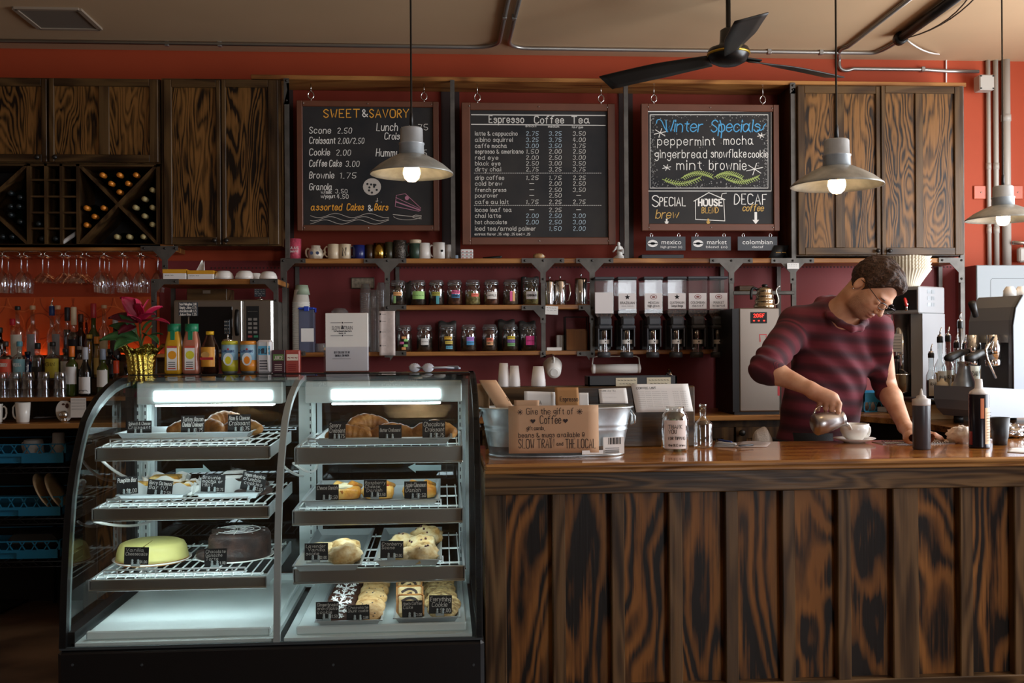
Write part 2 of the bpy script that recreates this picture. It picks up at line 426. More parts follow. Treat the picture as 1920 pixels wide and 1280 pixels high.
b.box(XR, XR + .12, YB, 2, 0, ZC); b.box(XR, XR + .12, 5.1, YW, 0, ZC); b.box(XR, XR + .12, 2, 5.1, 0, .95); b.box(XR, XR + .12, 2, 5.1, 2.95, ZC)
struct(b.build('wall_right', PAINT))
b = MB()   # street wall with shop window
b.box(XL, 2.35, YB - .12, YB, 0, ZC); b.box(3.55, XR, YB - .12, YB, 0, ZC); b.box(2.35, 3.55, YB - .12, YB, 0, .8); b.box(2.35, 3.55, YB - .12, YB, 2.9, ZC)
struct(b.build('wall_front', PLASTER))
def wframe(name, axis, at, a0, a1, z0, z1, n):
    m_ = MB(); t = .05
    def bx(p0, p1, q0, q1):
        if axis == 'x': m_.box(at - .03, at + .03, p0, p1, q0, q1)
        else: m_.box(p0, p1, at - .03, at + .03, q0, q1)
    bx(a0, a1, z0, z0 + t); bx(a0, a1, z1 - t, z1)
    for i in range(n + 1):
        c = a0 + (a1 - a0 - t) * i / n; bx(c, c + t, z0 + t, z1 - t)
    struct(m_.build(name, BLACK))
wframe('window_1', 'x', XR + .02, 2, 5.1, .95, 2.95, 3)
wframe('window_2', 'y', YB - .02, 2.35, 3.55, .8, 2.9, 1)
# the painted panel behind the lower shelves, with its row of nail heads
x0, x1, _, _ = R(300, 500, 1800, 600, YW)
b = MB(); b.box(x0, x1, YW - .012, YW, 1.0, 1.96); b.m(1)
for i in range(210):
    xx = x0 + .3 + (x1 - x0 - .32) * i / 209
    b.box(xx - .0035, xx + .0035, YW - .015, YW - .012, 1.913, 1.921)
struct(b.build('trim_1', [MAROON, mat('nail_rust', '33201c', .7)]))
x0, x1, a0, a1 = R(534, 158, 1484, 487, YW); b = MB(); b.box(x0, x1, YW - .012, YW, 1.961, a1); b.m(1)
for pa, pb in ((538, 551), (828, 862), (1160, 1186), (1464, 1484)): q0, q1 = P(pa, 300, YW).x, P(pb, 300, YW).x; b.box(q0, q1, YW - .02, YW - .012, 1.961, a1)
struct(b.build('trim_4', [mat('dark_brick_paint', '7e2c1a', .6, spec=.25, var=.06, vs=3), mat('dark_batten_paint', '2c1712', .6)]))
# orange painted panel with stencilled rings behind the bottles
ORNG = mat('burnt_orange_paint', 'cf5a26', .5, var=.1, vs=4); RING = mat('light_orange_ring', 'e2743a', .45); RING2 = mat('dark_orange_ring', 'a84420', .45)
a0 = P(-60, 557, YW - .01); a1 = P(300, 557, YW - .01)
b = MB(); b.box(a0.x - .6, a1.x, YW - .012, YW, 1.0, a0.z); fc = front(a0.x - .3, YW - .012, a0.z)
for i in range(11):
    for j in range(3):
        r = .075 + .02 * ((i * 7 + j * 3) % 3); cx, cz = i * .2 + .1 * (j % 2), -.01 - .16 * j
        b.m(1 if (i + j) % 3 == 0 else 2)
        if fc.o.x + cx + r > a1.x - .01: continue
        if cz + r > -.002: q = [(cx + r * math.cos(t_), cz + r * math.sin(t_)) for t_ in [PI + PI * s_ / 14 for s_ in range(15)]]
        else: q = [(cx + r * math.cos(t_), cz + r * math.sin(t_)) for t_ in [2 * PI * s_ / 24 for s_ in range(25)]]
        line(b, fc, q, .006, .001)
struct(b.build('trim_2', [ORNG, RING, RING2]))

q = [PZ(px, py, .012) for px, py in ((-150, 1215), (88, 1108), (118, 1068), (-150, 1082))]; b = MB().prism([(p_.x, p_.y) for p_ in q], .001, .014, 'xy'); b.m(1); q0, q1, q2, q3 = q
for i in range(16):
    for j in range(5): u, v = (i + .5) / 16, (j + .5) / 5; c = (q0 * (1 - u) + q1 * u) * (1 - v) + (q3 * (1 - u) + q2 * u) * v; disc(b, Face((0, 0, .014), (1, 0, 0), (0, 1, 0)), c.x, c.y, .016, 8)
tag(b.build('floor_mat', [mat('black_rubber', '161514', .55), mat('mat_hole', '241d18', .8)]), 'black rubber mat with round holes on the floor left of the case', 'mat')
# ceiling fittings
def ceil_pt(px, py, drop=0.0): return PZ(px, py, ZC - drop)
q = [ceil_pt(25, 13), ceil_pt(147, 16), ceil_pt(190, 53), ceil_pt(75, 51)]
t = thing('ceiling_hatch', 'square grey access hatch set flat in the dark left ceiling', 'hatch', sum(q, Vector()) / 4)
xa = (q[0].x + q[3].x) / 2; xb = (q[1].x + q[2].x) / 2; ya = (q[0].y + q[1].y) / 2; yb = (q[2].y + q[3].y) / 2
hx, hy = (xb - xa) / 2, abs(yb - ya) / 2
b = MB()
for s_ in (-1, 1):
    b.box(-hx, hx, s_ * hy - .012, s_ * hy + .012, -.012, 0); b.box(s_ * hx - .012, s_ * hx + .012, -hy, hy, -.012, 0)
b.build('frame', mat('hatch_frame', '9a8a78', .5), t); MB().box(-hx, hx, -hy, hy, -.006, 0).build('panel', mat('hatch_panel', '7d7468', .6), t)
CONDUIT = mat('conduit_zinc', 'a9a7a2', .35, .8)
def arc(p, c, q, n=7):
    p, c, q = Vector(p), Vector(c), Vector(q); return [p * (1 - s) ** 2 + c * 2 * s * (1 - s) + q * s * s for s in [i / n for i in range(n + 1)]]
def conduit(label, pts, r=.011, clips=(), m=None, cat='pipe', name='conduit'):
    t = thing(name, label, cat, (0, 0, 0)); MB().tube(pts, r, 8).build('pipe', m or CONDUIT, t)
    for c in clips:
        c = Vector(c); MB().box(c.x - .012, c.x + .012, c.y - r - .004, c.y + r + .004, c.z - r - .004, c.z + r + .004, .003).build('clip', CONDUIT, t)
    return t
zc = ZC - .013
pl = lambda px, py: PZ(px, py, zc)
A = pl(-30, 77); B_ = pl(880, 88.5); Cc = pl(934, 89); D_ = pl(937, 76); E_ = pl(953, 0); E2 = D_ + (E_ - D_) * 2.2
A = Vector((A.x, B_.y, zc))
conduit('thin grey conduit along the ceiling edge, bending toward the room left of the fan', [A] + arc(B_, (Cc.x, B_.y, zc), D_) + [E2], clips=[pl(313, 82), pl(412, 83), pl(946, 31)])
A = pl(955, 76); B_ = pl(1000, 91); Cc = Vector((A.x, B_.y, zc)); e = pl(974, 0); e = A + (e - A) * 2.2
F1 = pl(1640, 95); F2 = pl(1690, 82); F3 = pl(1745, 30)
conduit('thin grey conduit crossing the ceiling edge behind the black fan', [e] + arc(A, Cc, B_) + [Vector((F1.x - .25, B_.y, zc))] + arc((F1.x, B_.y, zc), (F2.x, B_.y, zc), F3), clips=[pl(964, 32), Vector((pl(1445, 94).x, B_.y, zc)), Vector((pl(1542, 96).x, B_.y, zc))])
g0 = pl(1710, -5); g1 = pl(1590, 88); w0 = P(1574, 110, 6.03); w1 = P(1600, 129, 6.03); w2 = P(1835, 134, 6.03)
conduit('bent conduit dropping from ceiling to wall and running to the junction box', [g0] + arc(g1, (g1.x - .05, g1.y + .05, zc), w0)[:-1] + arc(w0, (w0.x - .02, 6.03, w0.z - .1), w1) + [Vector((w2.x - .35, 6.03, w1.z)), Vector((w2.x - .2, 6.03, w2.z)), Vector((w2.x, 6.03, w2.z))], .011, [P(1730, 130, 6.03)])
c0 = PZ(1688, 72, ZC - .03); c1 = PZ(1800, -10, ZC - .03)
t = thing('cable_trunk', 'thick black cable trunk running diagonally across the right ceiling', 'cable', (0, 0, 0))
MB().tube([c0, c1], .027, 10).build('trunk', BLACK, t); MB().cyl(c0 + (c1 - c0) * .04, c0 - (c1 - c0) * .03, .036).build('end_cap', BLACK, t)
b = MB()
for dx in (0, 14):
    b.tube(arc(PZ(1705, 70, ZC - .01), PZ(1780, 50, ZC - .05), PZ(1820 + dx, -10, ZC - .01)), .004, 5)
tag(b.build('ceiling_wire', mat('brown_wire', '4a3b30', .6)), 'pair of loose brown wires sagging beside the black cable trunk', 'wire')
b = MB()
for dz in (0, .05):
    b.tube(arc(PZ(1698, 73, ZC - .01), PZ(1735, 105, ZC - .06 - dz), P(1770, 101, 6.04)) + [P(1774, 108, 6.04), P(1774, 160, 6.04)], .005, 5)
tag(b.build('white_wire', WPLAS), 'white twin wire looping from trunk down wall to cabinet top', 'wire')
# pipes and boxes at the right end of the back wall
PVC = mat('grey_pvc', 'b9b4aa', .4)
for px, w_, lb in ((1857.5, 8, 'grey plastic pipe nearest the cabinet, behind the junction box'), (1871.5, 9, 'grey plastic pipe between its thinner and thicker neighbours'), (1889, 15, 'thickest grey plastic pipe on the right wall')):
    t = thing('wall_pipe', lb, 'pipe', (0, 0, 0)); r = SZ(px, w_ / 2, 6.0); a = P(px, 104, 6.0)
    MB().cyl((a.x, 6.05 - r - .004, ZC), (a.x, 6.05 - r - .004, P(px, 497, 6).z), r).build('pipe', PVC, t)
    for yy in ((310, 430) if w_ < 12 else (220,)):
        z = P(px, yy, 6).z; MB().cyl((a.x, 6.05 - r - .004, z - .02), (a.x, 6.05 - r - .004, z + .02), r * 1.15).build('coupling', PVC, t)
x0, x1, z0, z1 = R(1842, 137, 1870, 166, 5.9)
t = thing('junction_box', 'grey square junction box fixed on the wall pipes', 'junction box', ((x0 + x1) / 2, 6.03, z0)); h = (x1 - x0) / 2
MB().box(-h, h, -.1, -.025, 0, z1 - z0, .006).build('box', PVC, t); b = MB()
for sx in (-1, 1):
    for sz in (.1, .9): b.box(sx * h * .82 - .005, sx * h * .82 + .005, -.102, -.1, (z1 - z0) * sz - .004, (z1 - z0) * sz + .004)
b.build('screw', INK, t)
for px0, px1, lb in ((1826, 1852, 'red painted outlet plate left of the wall pipes'), (1898, 1918, 'red painted outlet plate right of the wall pipes')):
    x0, x1, z0, z1 = R(px0, 348, px1, 373, 6.04); t = thing('outlet_plate', lb, 'outlet', ((x0 + x1) / 2, 6.05, z0))
    MB().box((x0 - x1) / 2, (x1 - x0) / 2, -.012, 0, 0, z1 - z0, .003).build('plate', mat('plate_red', 'c6603f', .4), t); MB().ball((0, -.013, (z1 - z0) / 2), .004).build('screw', BRUSH, t)
x0, x1, z0, z1 = R(1830, 497, 1985, 765, 5.8)
t = thing('electrical_panel', 'large grey electrical panel box mounted on the wall behind the espresso machine', 'electrical panel', (x0, 6.05, z0)); W_ = x1 - x0; H_ = z1 - z0
MB().box(0, W_, -.25, 0, 0, H_).build('cabinet', mat('panel_side_red', '8c4440', .45), t); MB().box(0, W_, -.262, -.25, 0, H_, .004).build('door', mat('panel_grey', '868d91', .4), t)
b = MB(); line(b, front(0, -.262, 0), [(.085, H_ - .5), (.085, H_ - .09), (.095, H_ - .08), (.4, H_ - .08)], .004); b.build('latch_seam', mat('seam', '5a6064', .5), t)
a = P(1908, 455, 5.98); t = thing('pipe_valve', 'small steel pipe valve above the grey electrical panel', 'valve', a)
MB().cyl((-.03, 0, 0), (.12, 0, 0), .012).build('spindle', BRUSH, t); MB().box(.0, .1, -.02, .02, -.12, -.03, .01).build('body', PVC, t); MB().cyl((.05, 0, -.03), (.05, 0, .01), .012).build('stem', BRUSH, t)

# ---------------------------------------------------------------- upper cabinets
YF = 5.78
def knob(parent, x, y, z, r=.013, m=None):
    o = MB().lathe([(r * .45, 0), (r * .4, .012), (r, .018), (r * .95, .026), (r * .4, .03), (0, .031)], 12, M=M_at((x, y, z), rx=PI / 2)).build('knob', m or BOLT, parent); return o
def door(par, r, stiles, mull=(), knob_at=None, Y=YF, rail=.042, low=None):
    """a framed cabinet door on the pixel rectangle r; stiles and mull in pixels"""
    x0, x1, z0, z1 = R(*r, Y); L = par.location; X = lambda px: P(px, 300, Y).x - L.x
    x0 -= L.x; x1 -= L.x; z0 -= L.z; z1 -= L.z; y = Y - L.y
    sl, sr = SZ(r[0], stiles[0], Y), SZ(r[2], stiles[1], Y); low = low or rail
    b = MB(); b.box(x0, x0 + sl, y - .022, y, z0, z1, .003); b.box(x1 - sr, x1, y - .022, y, z0, z1, .003)
    for a, c in mull: b.box(X(a), X(c), y - .02, y, z0 + low, z1 - rail, .002)
    b.m(1); b.box(x0 + sl, x1 - sr, y - .0215, y, z0, z0 + low, .002); b.box(x0 + sl, x1 - sr, y - .0215, y, z1 - rail, z1, .002); d = b.build('door', [W_CABF, W_CABH], par)
    ed = [x0 + sl] + [e for a, c in mull for e in (X(a), X(c))] + [x1 - sr]
    for i in range(0, len(ed), 2): MB().box(ed[i], ed[i + 1], y - .008, y, z0 + low, z1 - rail).build('panel', W_CAB, d)
    if knob_at: q = P(knob_at[0], knob_at[1], Y); knob(d, q.x - L.x, y - .022, q.z - L.z)
def cabinet(label, r, Y=YF):
    x0, x1, z0, z1 = R(*r, Y); t = thing('wall_cabinet', label, 'cabinet', (x0, Y, z0))
    MB().box(0, x1 - x0, .002, YW - Y - .003, 0, z1 - z0).build('carcass', W_CABF, t); return t
t = cabinet('dark wooden wall cabinet over the wine rack with two framed doors', (-120, 146, 300, 306))
door(t, (-115, 148, 90, 304), (12, 10), [(-30, -14)], (75, 297)); door(t, (94, 149, 298, 305), (10, 16), [(188, 207)], (108, 297))
t = cabinet('tall narrow dark wooden cabinet with two doors above the microwave', (303, 148, 527, 461))
door(t, (309, 151, 415, 459), (15, 8), (), (405, 452)); door(t, (417, 151, 523, 459), (8, 19), (), (427, 452))
t = cabinet('wide dark wooden wall cabinet above the coffee brewer', (1486, 161, 1804, 480))
door(t, (1494, 163, 1648, 478), (13, 8), [(1564, 1581)], (1641, 471)); door(t, (1650, 163, 1803, 478), (8, 16), [(1714, 1728)], (1663, 471))

# wine rack (one thing) and the bottles lying in it
x0, x1, z0, z1 = R(-120, 307, 300, 457, YF); t = thing('wine_rack', 'dark wooden wine rack with diagonal bays and square pigeonholes', 'wine rack', (x0, YF, z0)); RK = t
X = lambda px: P(px, 380, YF).x - x0; Zr = lambda py: P(150, py, YF).z - z0; d1 = .262
b = MB(); b.box(0, x1 - x0, d1 - .012, d1, 0, z1 - z0); b.build('backing', mat('rack_back', '1a110b', .7), t)
MB().box(0, x1 - x0, 0, d1, -.02, 0).build('shelf', W_CABH, t); MB().box(0, x1 - x0, 0, d1, z1 - z0 - .012, z1 - z0).build('shelf', W_CABH, t)
for a, c in ((-120, -112), (50, 57), (83, 88), (112, 117), (143, 149), (293, 300)): MB().box(X(a), X(c), 0, d1, 0, z1 - z0).build('upright', W_CABF, t)
for py in (337, 368, 398, 428): MB().box(X(57), X(143), .003, d1, Zr(py) - .006, Zr(py) + .004).build('slat', W_CABH, t)
for (ax, bx) in ((-112, 50), (149, 293)):
    for s_ in (0, 1):
        p, q = ((X(ax), Zr(310)), (X(bx), Zr(456))) if s_ else ((X(ax), Zr(456)), (X(bx), Zr(310)))
        d = Vector((q[0] - p[0], q[1] - p[1])).normalized(); n2 = Vector((-d.y, d.x)) * .008
        MB().prism([(p[0] + n2.x, p[1] + n2.y), (p[0] - n2.x, p[1] - n2.y), (q[0] - n2.x, q[1] - n2.y), (q[0] + n2.x, q[1] + n2.y)], .004 * s_, d1).build('divider', W_CABF, t)
BOTG = mat('dark_green_glass', '0d1a10', .12, spec=.7); FOIL = {'orange': mat('orange_foil', 'e08a2e', .35, .2), 'tan': mat('tan_cork_cap', 'b5a573', .5), 'dark': mat('black_foil', '232a2c', .3, .3)}
def lying(name, lab, col, grp):
    t = thing(name, lab, 'bottle', (0, 0, 0), 0, grp); Mx = Matrix.Rotation(-PI / 2, 4, 'X')
    b = MB(); b.lathe([(.012, .02), (.0125, .07), (.02, .10), (.033, .125), (.036, .14), (.036, .236), (.03, .24)], 16, M=Mx); b.build('body', BOTG, t)
    b = MB(); b.lathe([(.0, -.001), (.0085, -.001), (.0095, .001), (.0095, .003), (.0135, .0035), (.0145, .006), (.0145, .05), (.0135, .055)], 14, M=Mx); b.build('foil', FOIL[col], t); return t
RB = [('orange', 'dark wine bottle lying with an orange foil neck in the right bay', 'orange capped bottles in the rack', [(190, 327), (222, 327), (253, 327), (206, 343), (238, 343), (222, 359), (160, 389), (192, 389), (175, 405), (160, 421)]),
      ('tan', 'dark wine bottle lying with a pale tan cap in the right bay', 'tan capped bottles in the rack', [(284, 355), (269, 372), (252, 388), (284, 388), (269, 404), (284, 420), (217, 443), (240, 443), (267, 443)]),
      ('dark', 'dark wine bottle lying with a black cap in the left bays', 'black capped bottles in the rack', [(17, 361), (35, 369), (17, 386), (33, 386), (17, 402), (35, 415), (2, 443), (20, 443), (70, 419), (77, 447), (102, 447)])]
W3_ = ('first', 'second', 'third'); WHERE = {'orange': ['%s in the top row of the right bay' % q for q in W3_] + ['%s in the second row of the top right bay' % q for q in ('first', 'last')] + ['alone at the point where the dividers cross', 'first in the top row beside the pigeonholes', 'last in the top row beside the pigeonholes', 'in the middle row beside the pigeonholes', 'lowest beside the pigeonholes'],
  'tan': ['topmost against the rack side', 'second from the top, away from the side', 'nearest the crossing of the dividers', 'in the middle against the rack side', 'below the middle, away from the side', 'lowest against the rack side'] + ['%s of three on the rack floor' % q for q in W3_],
  'dark': ['highest in the left bay, first', 'highest in the left bay, second', 'in the second row of the left bay, first', 'in the second row of the left bay, last', 'in the third row of the left bay', 'in the fourth row of the left bay', 'on the floor of the left bay, first', 'on the floor of the left bay, second', 'in a pigeonhole one up from the rack floor', 'in the first pigeonhole of the bottom row', 'in the second pigeonhole of the bottom row']}
for col, lab, grp, ps in RB:
    cl = {'orange': 'orange capped wine bottle', 'tan': 'tan capped wine bottle', 'dark': 'black capped wine bottle'}[col]
    p0 = lying('wine_bottle', lab, col, grp)
    for i, (px, py) in enumerate(ps):
        q = P(px, py, YF + .0); o = p0 if i == 0 else dup(p0, (0, 0, 0)); o.location = (q.x, YF + .006, q.z); o['label'] = cl + ' lying ' + WHERE[col][i]
q0, q1 = P(117, 455, YF + .02), P(140, 433, YF + .02)
tag(MB().tube([q0 - q0 + Vector((0, 0, 0)), q1 - q0 + Vector((0, .05, 0))], .012, 10).build('rolled_paper', PAPER, None, q0), 'white rolled paper leaning in the bottom right pigeonhole of the wine rack', 'paper')

# ---------------------------------------------------------------- steel and timber shelving
t = thing('shelving_unit', 'industrial shelving of steel posts, gusset brackets and oiled wooden boards along the back wall', 'shelving', (0, 0, 0)); SH = t
def board(r, depth=.25, Y=YF, m=None, name='shelf_board'):
    x0, x1, z0, z1 = R(*r, Y); zz = P((r[0] + r[2]) / 2, r[1], Y).z; MB().box(x0, x1, Y, Y + depth, zz - (z1 - z0), zz, .003).build(name, m or W_SHELF, SH); return zz
ZT = board((526, 484, 1806, 493)); Z2 = board((727, 571.5, 1112, 580)); Z3 = board((534, 658, 1374, 666))
board((-130, 457, 326, 470), .25); board((470, 147, 1812, 155), .25)
def post(px, py0, py1, wpx=8, Y=YF, rear=False):
    a = P(px, py0, Y); c = P(px, py1, Y); h = SZ(px, wpx / 2, Y)
    MB().box(a.x - h, a.x + h, Y - .004, Y + .02, c.z, a.z).build('post', STEEL, SH)
for px, y0, y1 in ((309, 462, 533), (537, 150, 484), (533, 484, 668), (848, 150, 484), (726, 484, 668), (1018, 484, 668), (1110, 484, 668), (1173, 150, 484), (1371, 484, 775), (1486, 155, 775), (1802, 162, 775)): post(px, y0, y1)
for px, y0, y1 in ((557, 500, 775), (745, 500, 660), (1354, 500, 775), (1460, 500, 775), (1763, 500, 775)): post(px, y0, y1, 7, 6.01)
a = P(1374, 549, YF); c = P(1490, 549, YF); MB().box(a.x, c.x, YF - .006, YF + .014, a.z - .012, a.z + .012, .004).build('crossbar', STEEL, SH)
def gusset(px, py, l, r, gl=22, gr=22, hp=37, up=False, Y=YF - .005):
    """flat bracket plate: strip l..r wide at the board with a tapered tongue on the post"""
    s = SZ(px, 1, Y); a = P(px, py, Y); k = -1 if not up else 1; st = 9
    pts = [(-l, 0), (-l, st), (-gl, st), (-5, st + gl * .8), (-5, hp + 9), (5, hp + 9), (5, st + gr * .8), (gr, st), (r, st), (r, 0)]
    if gl == 0: pts = [(-5, 0), (-5, hp + 9)] + pts[5:]
    if gr == 0: pts = pts[:5] + [(5, hp + 9), (5, 0)]
    pp = [(a.x + x * s, a.z + k * y * s) for x, y in pts]; b = MB().prism(pp if not up else pp[::-1], Y - .004, Y)
    b.m(1)
    for x in ([-l + 6] if gl else []) + [0] + ([r - 6] if gr else []): b.lathe([(.007, 0), (.006, .004), (0, .005)], 8, M=M_at((a.x + x * s, Y - .004, a.z + k * 4.5 * s), rx=PI / 2))
    b.lathe([(.007, 0), (.006, .004), (0, .005)], 8, M=M_at((a.x, Y - .004, a.z + k * (hp + 2) * s), rx=PI / 2))
    b.build('gusset_bracket', [STEEL, BOLT], SH)
gusset(309, 461, 45, 25); gusset(531, 484.5, 0, 42, 0, 22); gusset(726, 484.5, 44, 36); gusset(1018, 484, 40, 40); gusset(1110, 484, 30, 40); gusset(1371, 484, 40, 40)
gusset(1486, 484, 40, 40); gusset(1802, 483, 42, 0, 22, 0, 36); gusset(726, 571.5, 0, 36, 0, 18, 4); gusset(1018, 572, 40, 0, 18, 0, 24); gusset(1110, 572, 25, 5, 14, 0, 24)
gusset(726, 658, 0, 36, 0, 12, 3); gusset(1018, 658, 40, 18, 0, 0, 3); gusset(533, 658, 0, 40, 0, 12, 3); gusset(1110, 658, 28, 5, 10, 0, 3)
gusset(537, 147, 50, 40, 0, 0, 40); gusset(1486, 156, 40, 40, 0, 0, 10)
# microwave shelf, a separate small rack
Ym = 5.5
x0, x1, z0, z1 = R(284, 523, 521, 533, Ym); t = thing('microwave_rack', 'low steel rack with wooden shelf standing over the microwave', 'shelving', (0, 0, 0)); ZM = z1
MB().box(x0, x1, Ym, Ym + .4, z0, z1, .003).build('shelf_board', W_SHELF, t); BZ = 1.065
for xx in (x0, x1 - .022):
    for yy in (Ym - .004, Ym + .38): MB().box(xx, xx + .022, yy, yy + .022, BZ, z0).build('post', STEEL, t)
s = SZ(290, 1, Ym)
for sx, xx in ((1, x0), (-1, x1)):
    b = MB(); pp = [(0, 0), (52, 0), (52, -10), (24, -10), (8, -26), (8, -48), (0, -48)]; pp = [(xx + sx * p * s, z1 + q * s) for p, q in pp]
    b.prism(pp if sx > 0 else pp[::-1], Ym - .01, Ym - .005); b.m(1)
    for p, q in ((5, -5), (45, -5), (4, -42)): b.lathe([(.006, 0), (.005, .004), (0, .005)], 8, M=M_at((xx + sx * p * s, Ym - .01, z1 + q * s), rx=PI / 2))
    b.build('gusset_bracket', [STEEL, BOLT], t)
# back counter, open below at the left
x0 = P(-150, 790, 5.4).x; x1 = XR
t = thing('bar_counter', 'long wooden back counter top running under the shelves', 'counter', (0, 0, 0))
MB().box(x0, x1, 5.4, YW - .015, BZ - .028, BZ, .004).build('worktop', W_BACKTOP, t)
x0 = P(150, 800, 5.42).x; t = thing('base_cabinet', 'dark wooden base cabinet under the back counter behind the barista', 'cabinet', (0, 0, 0))
XE = PZ(1640, 779, BZ).x; MB().box(x0, XE, 5.45, YW - .02, 0, BZ - .028).build('carcass', W_CABF, t)
for i in range(6):
    xa = x0 + .02 + i * (XE - x0 - .04) / 6; xb = x0 + .02 + (i + 1) * (XE - x0 - .04) / 6 - .012
    b = MB()
    for p, q in ((xa, xa + .06), (xb - .06, xb)): b.box(p, q, 5.425, 5.449, .08, 1.0, .002)
    b.box(xa, xb, 5.426, 5.449, .94, 1.0); b.box(xa, xb, 5.426, 5.449, .08, .14); d = b.build('door', W_CABF, t)
    MB().box(xa + .06, xb - .06, 5.438, 5.449, .14, .94).build('panel', W_CAB, d); knob(d, xa + .03, 5.425, .97, .018)

# ---------------------------------------------------------------- chalkboards
class PixFace:
    """writes on the upright plane y = Y, in photo pixel units with y up (pass minus the row)"""
    def __init__(s, Y): s.Y = Y
    def __call__(s, x, y, h=.0005): return P(x, -y, s.Y - h)
BFRAME = mat('brown_board_frame', '643925', .45, var=.12, vs=8); SLATE = None
k = NT('slate_chalkboard'); n_ = k.noise(k.coords(), 4, 5); k.l(k.ramp(n_, [(.35, '202124'), (.7, '353230')]), k.b.inputs['Base Color']); k.b.inputs['Roughness'].default_value = .6; k.b.inputs['Specular IOR Level'].default_value = .25; SLATE = k.m
YB_ = 5.84
def wr(b, f, txt, x, y, x1=None, h=10, w=1.1, **kw): write(b, f, txt, x, -y, h, w, wid=(x1 - x) if x1 else None, **kw)
def chalkboard(label, r, fl, fr_, ft, fb, hooks):
    x0, x1, z0, z1 = R(*r, YB_); t = thing('chalkboard', label, 'chalkboard', (x0, YB_, z0)); W_, H_ = x1 - x0, z1 - z0; s = SZ(r[0], 1, YB_)
    l, q, tp, bt = fl * s, fr_ * s, ft * s, fb * s; b = MB()
    b.box(0, l, -.014, .012, 0, H_, .003); b.box(W_ - q, W_, -.014, .012, 0, H_, .003); b.box(l, W_ - q, -.013, .012, 0, bt, .003); b.box(l, W_ - q, -.013, .012, H_ - tp, H_, .003)
    b.m(1)
    for i in range(3):
        for zz in (.5 * bt, H_ - .5 * tp): b.ball((W_ * (.05 + .45 * i), -.014, zz), .004, 6, 4)
    b.build('frame', [BFRAME, BRUSH], t); MB().box(l, W_ - q, 0, .01, bt, H_ - tp).build('slate', SLATE, t)
    for px in hooks:
        xx = P(px, 180, YB_).x - x0; b = MB(); top = P(px, 157, YB_).z - z0
        b.tube([(xx, 0, H_ + .055), (xx, 0, top)], .003, 6); ri = [(xx + .017 * math.sin(a), 0, H_ + .032 + .022 * math.cos(a)) for a in [2 * PI * i / 12 for i in range(12)]]; b.tube(ri, .0035, 6, closed=True)
        b.tube([(xx, 0, H_ - .004), (xx, 0, H_ + .012)], .0035, 6); b.build('hook', CHROME, t)
    return t
PFB = PixFace(YB_ - .0006)
def chalk(t, b, m, name='chalk_lettering'):
    o = b.build(name, m, None); o.parent = t; o.matrix_parent_inverse = Matrix.Translation(-t.location); return o
# board of pastries
t = chalkboard('chalkboard of pastry prices headed in orange capitals, behind a pendant lamp', (557, 190, 823, 433), 11, 11, 11, 11, (583, 795)); bw, bo, bp = MB(), MB(), MB(); f = PFB
wr(bo, f, 'SWEET', 607, 220, 674, 15, 1.8); wr(bw, f, '&', 680, 219, 689, 14, 1.8); wr(bo, f, 'SAVORY', 693, 220, 766, 15, 1.8)
for a, y, xe, p, xp, xpe, h in (('Scone', 250, 620, '2.50', 632, 659, 12), ('Croissant', 269, 628, '2.00/2.50', 633, 682, 12), ('Cookie', 291, 618, '2.00', 630, 657, 12), ('Coffee Cake', 312, 640, '3.00', 648, 673, 12), ('Brownie', 334, 626, '1.75', 637, 667, 12), ('Granola', 356, 622, '', 0, 0, 12)):
    wr(bw, f, a, 580, y, xe, h, 1.4, slant=.08)
    if p: wr(bw, f, p, xp, y, xpe, h * .85, 1.0, slant=.12)
wr(bw, f, 'w/milk', 602, 363, 622, 6.5, .9); wr(bw, f, '3.50', 629, 362, 651, 7.5, .9); wr(bw, f, 'w/yogurt', 602, 371, 628, 6.5, .9); wr(bw, f, '4.50', 632, 372, 653, 7.5, .9)
wr(bo, f, 'assorted', 583, 394, 640, 12, 1.7, slant=.15); wr(bo, f, 'Cakes', 650, 394, 681, 12, 1.7, slant=.15); wr(bw, f, '&', 691, 395, 698, 11, 1.6); wr(bo, f, 'Bars', 702, 394, 727, 12, 1.7, slant=.15)
wr(bw, f, 'Lunch', 706, 245, 745, 14, 1.4, slant=.1); wr(bw, f, '- 3.75', 753, 244, 802, 11, 1.0); wr(bw, f, 'Croissant', 721, 261, 776, 12, 1.4, slant=.1); wr(bw, f, 'Hummus', 705, 293, 757, 14, 1.4, slant=.1); wr(bw, f, '4.25', 775, 292, 800, 11, 1.0)
for k_ in range(3):
    line(bp, f, [(582 + i * 3, -(404 + k_ * 6 + 4 * math.sin(i * .3 + k_))) for i in range(50)], .9)
disc(bp, f, 697.5, -350, 17, 22, 16)
bk = MB()
for i in range(9): disc(bk, f, 697 + 11 * math.cos(i * 2.4) * (.4 + .6 * (i % 2)), -350 + 11 * math.sin(i * 2.4) * (.4 + .6 * (i % 3) / 2), 2.2, 8, h=.001)
for i in range(8): disc(bp, f, 704 + rnd.uniform(0, 12), -371 - rnd.uniform(0, 10), .9, 5)
poly(bk, f, [(741, -385), (744, -368), (788, -390), (788, -398), (778, -401)], .0007); bq = MB()
line(bq, f, [(741, -387), (743, -366), (760, -363), (789, -390), (786, -396), (741, -387)], 1.1, .001); line(bq, f, [(742, -378), (788, -394)], 2.2, .001); line(bq, f, [(742, -370), (787, -391)], 1.0, .001); disc(bq, f, 763, -371, 4, h=.001)
line(bp, f, [(737, -402), (775, -406)], 1.2, .001)
for d in (-3, 0, 3): line(bp, f, [(774, -406 + d * .4), (779, -406 + d), (790, -407 + d)], 1.0, .001)
line(bp, f, [(738 + 26 * math.cos(a) + 26, -405 + 7 * math.sin(a)) for a in [PI + PI * i / 12 for i in range(13)]], .8, .001)
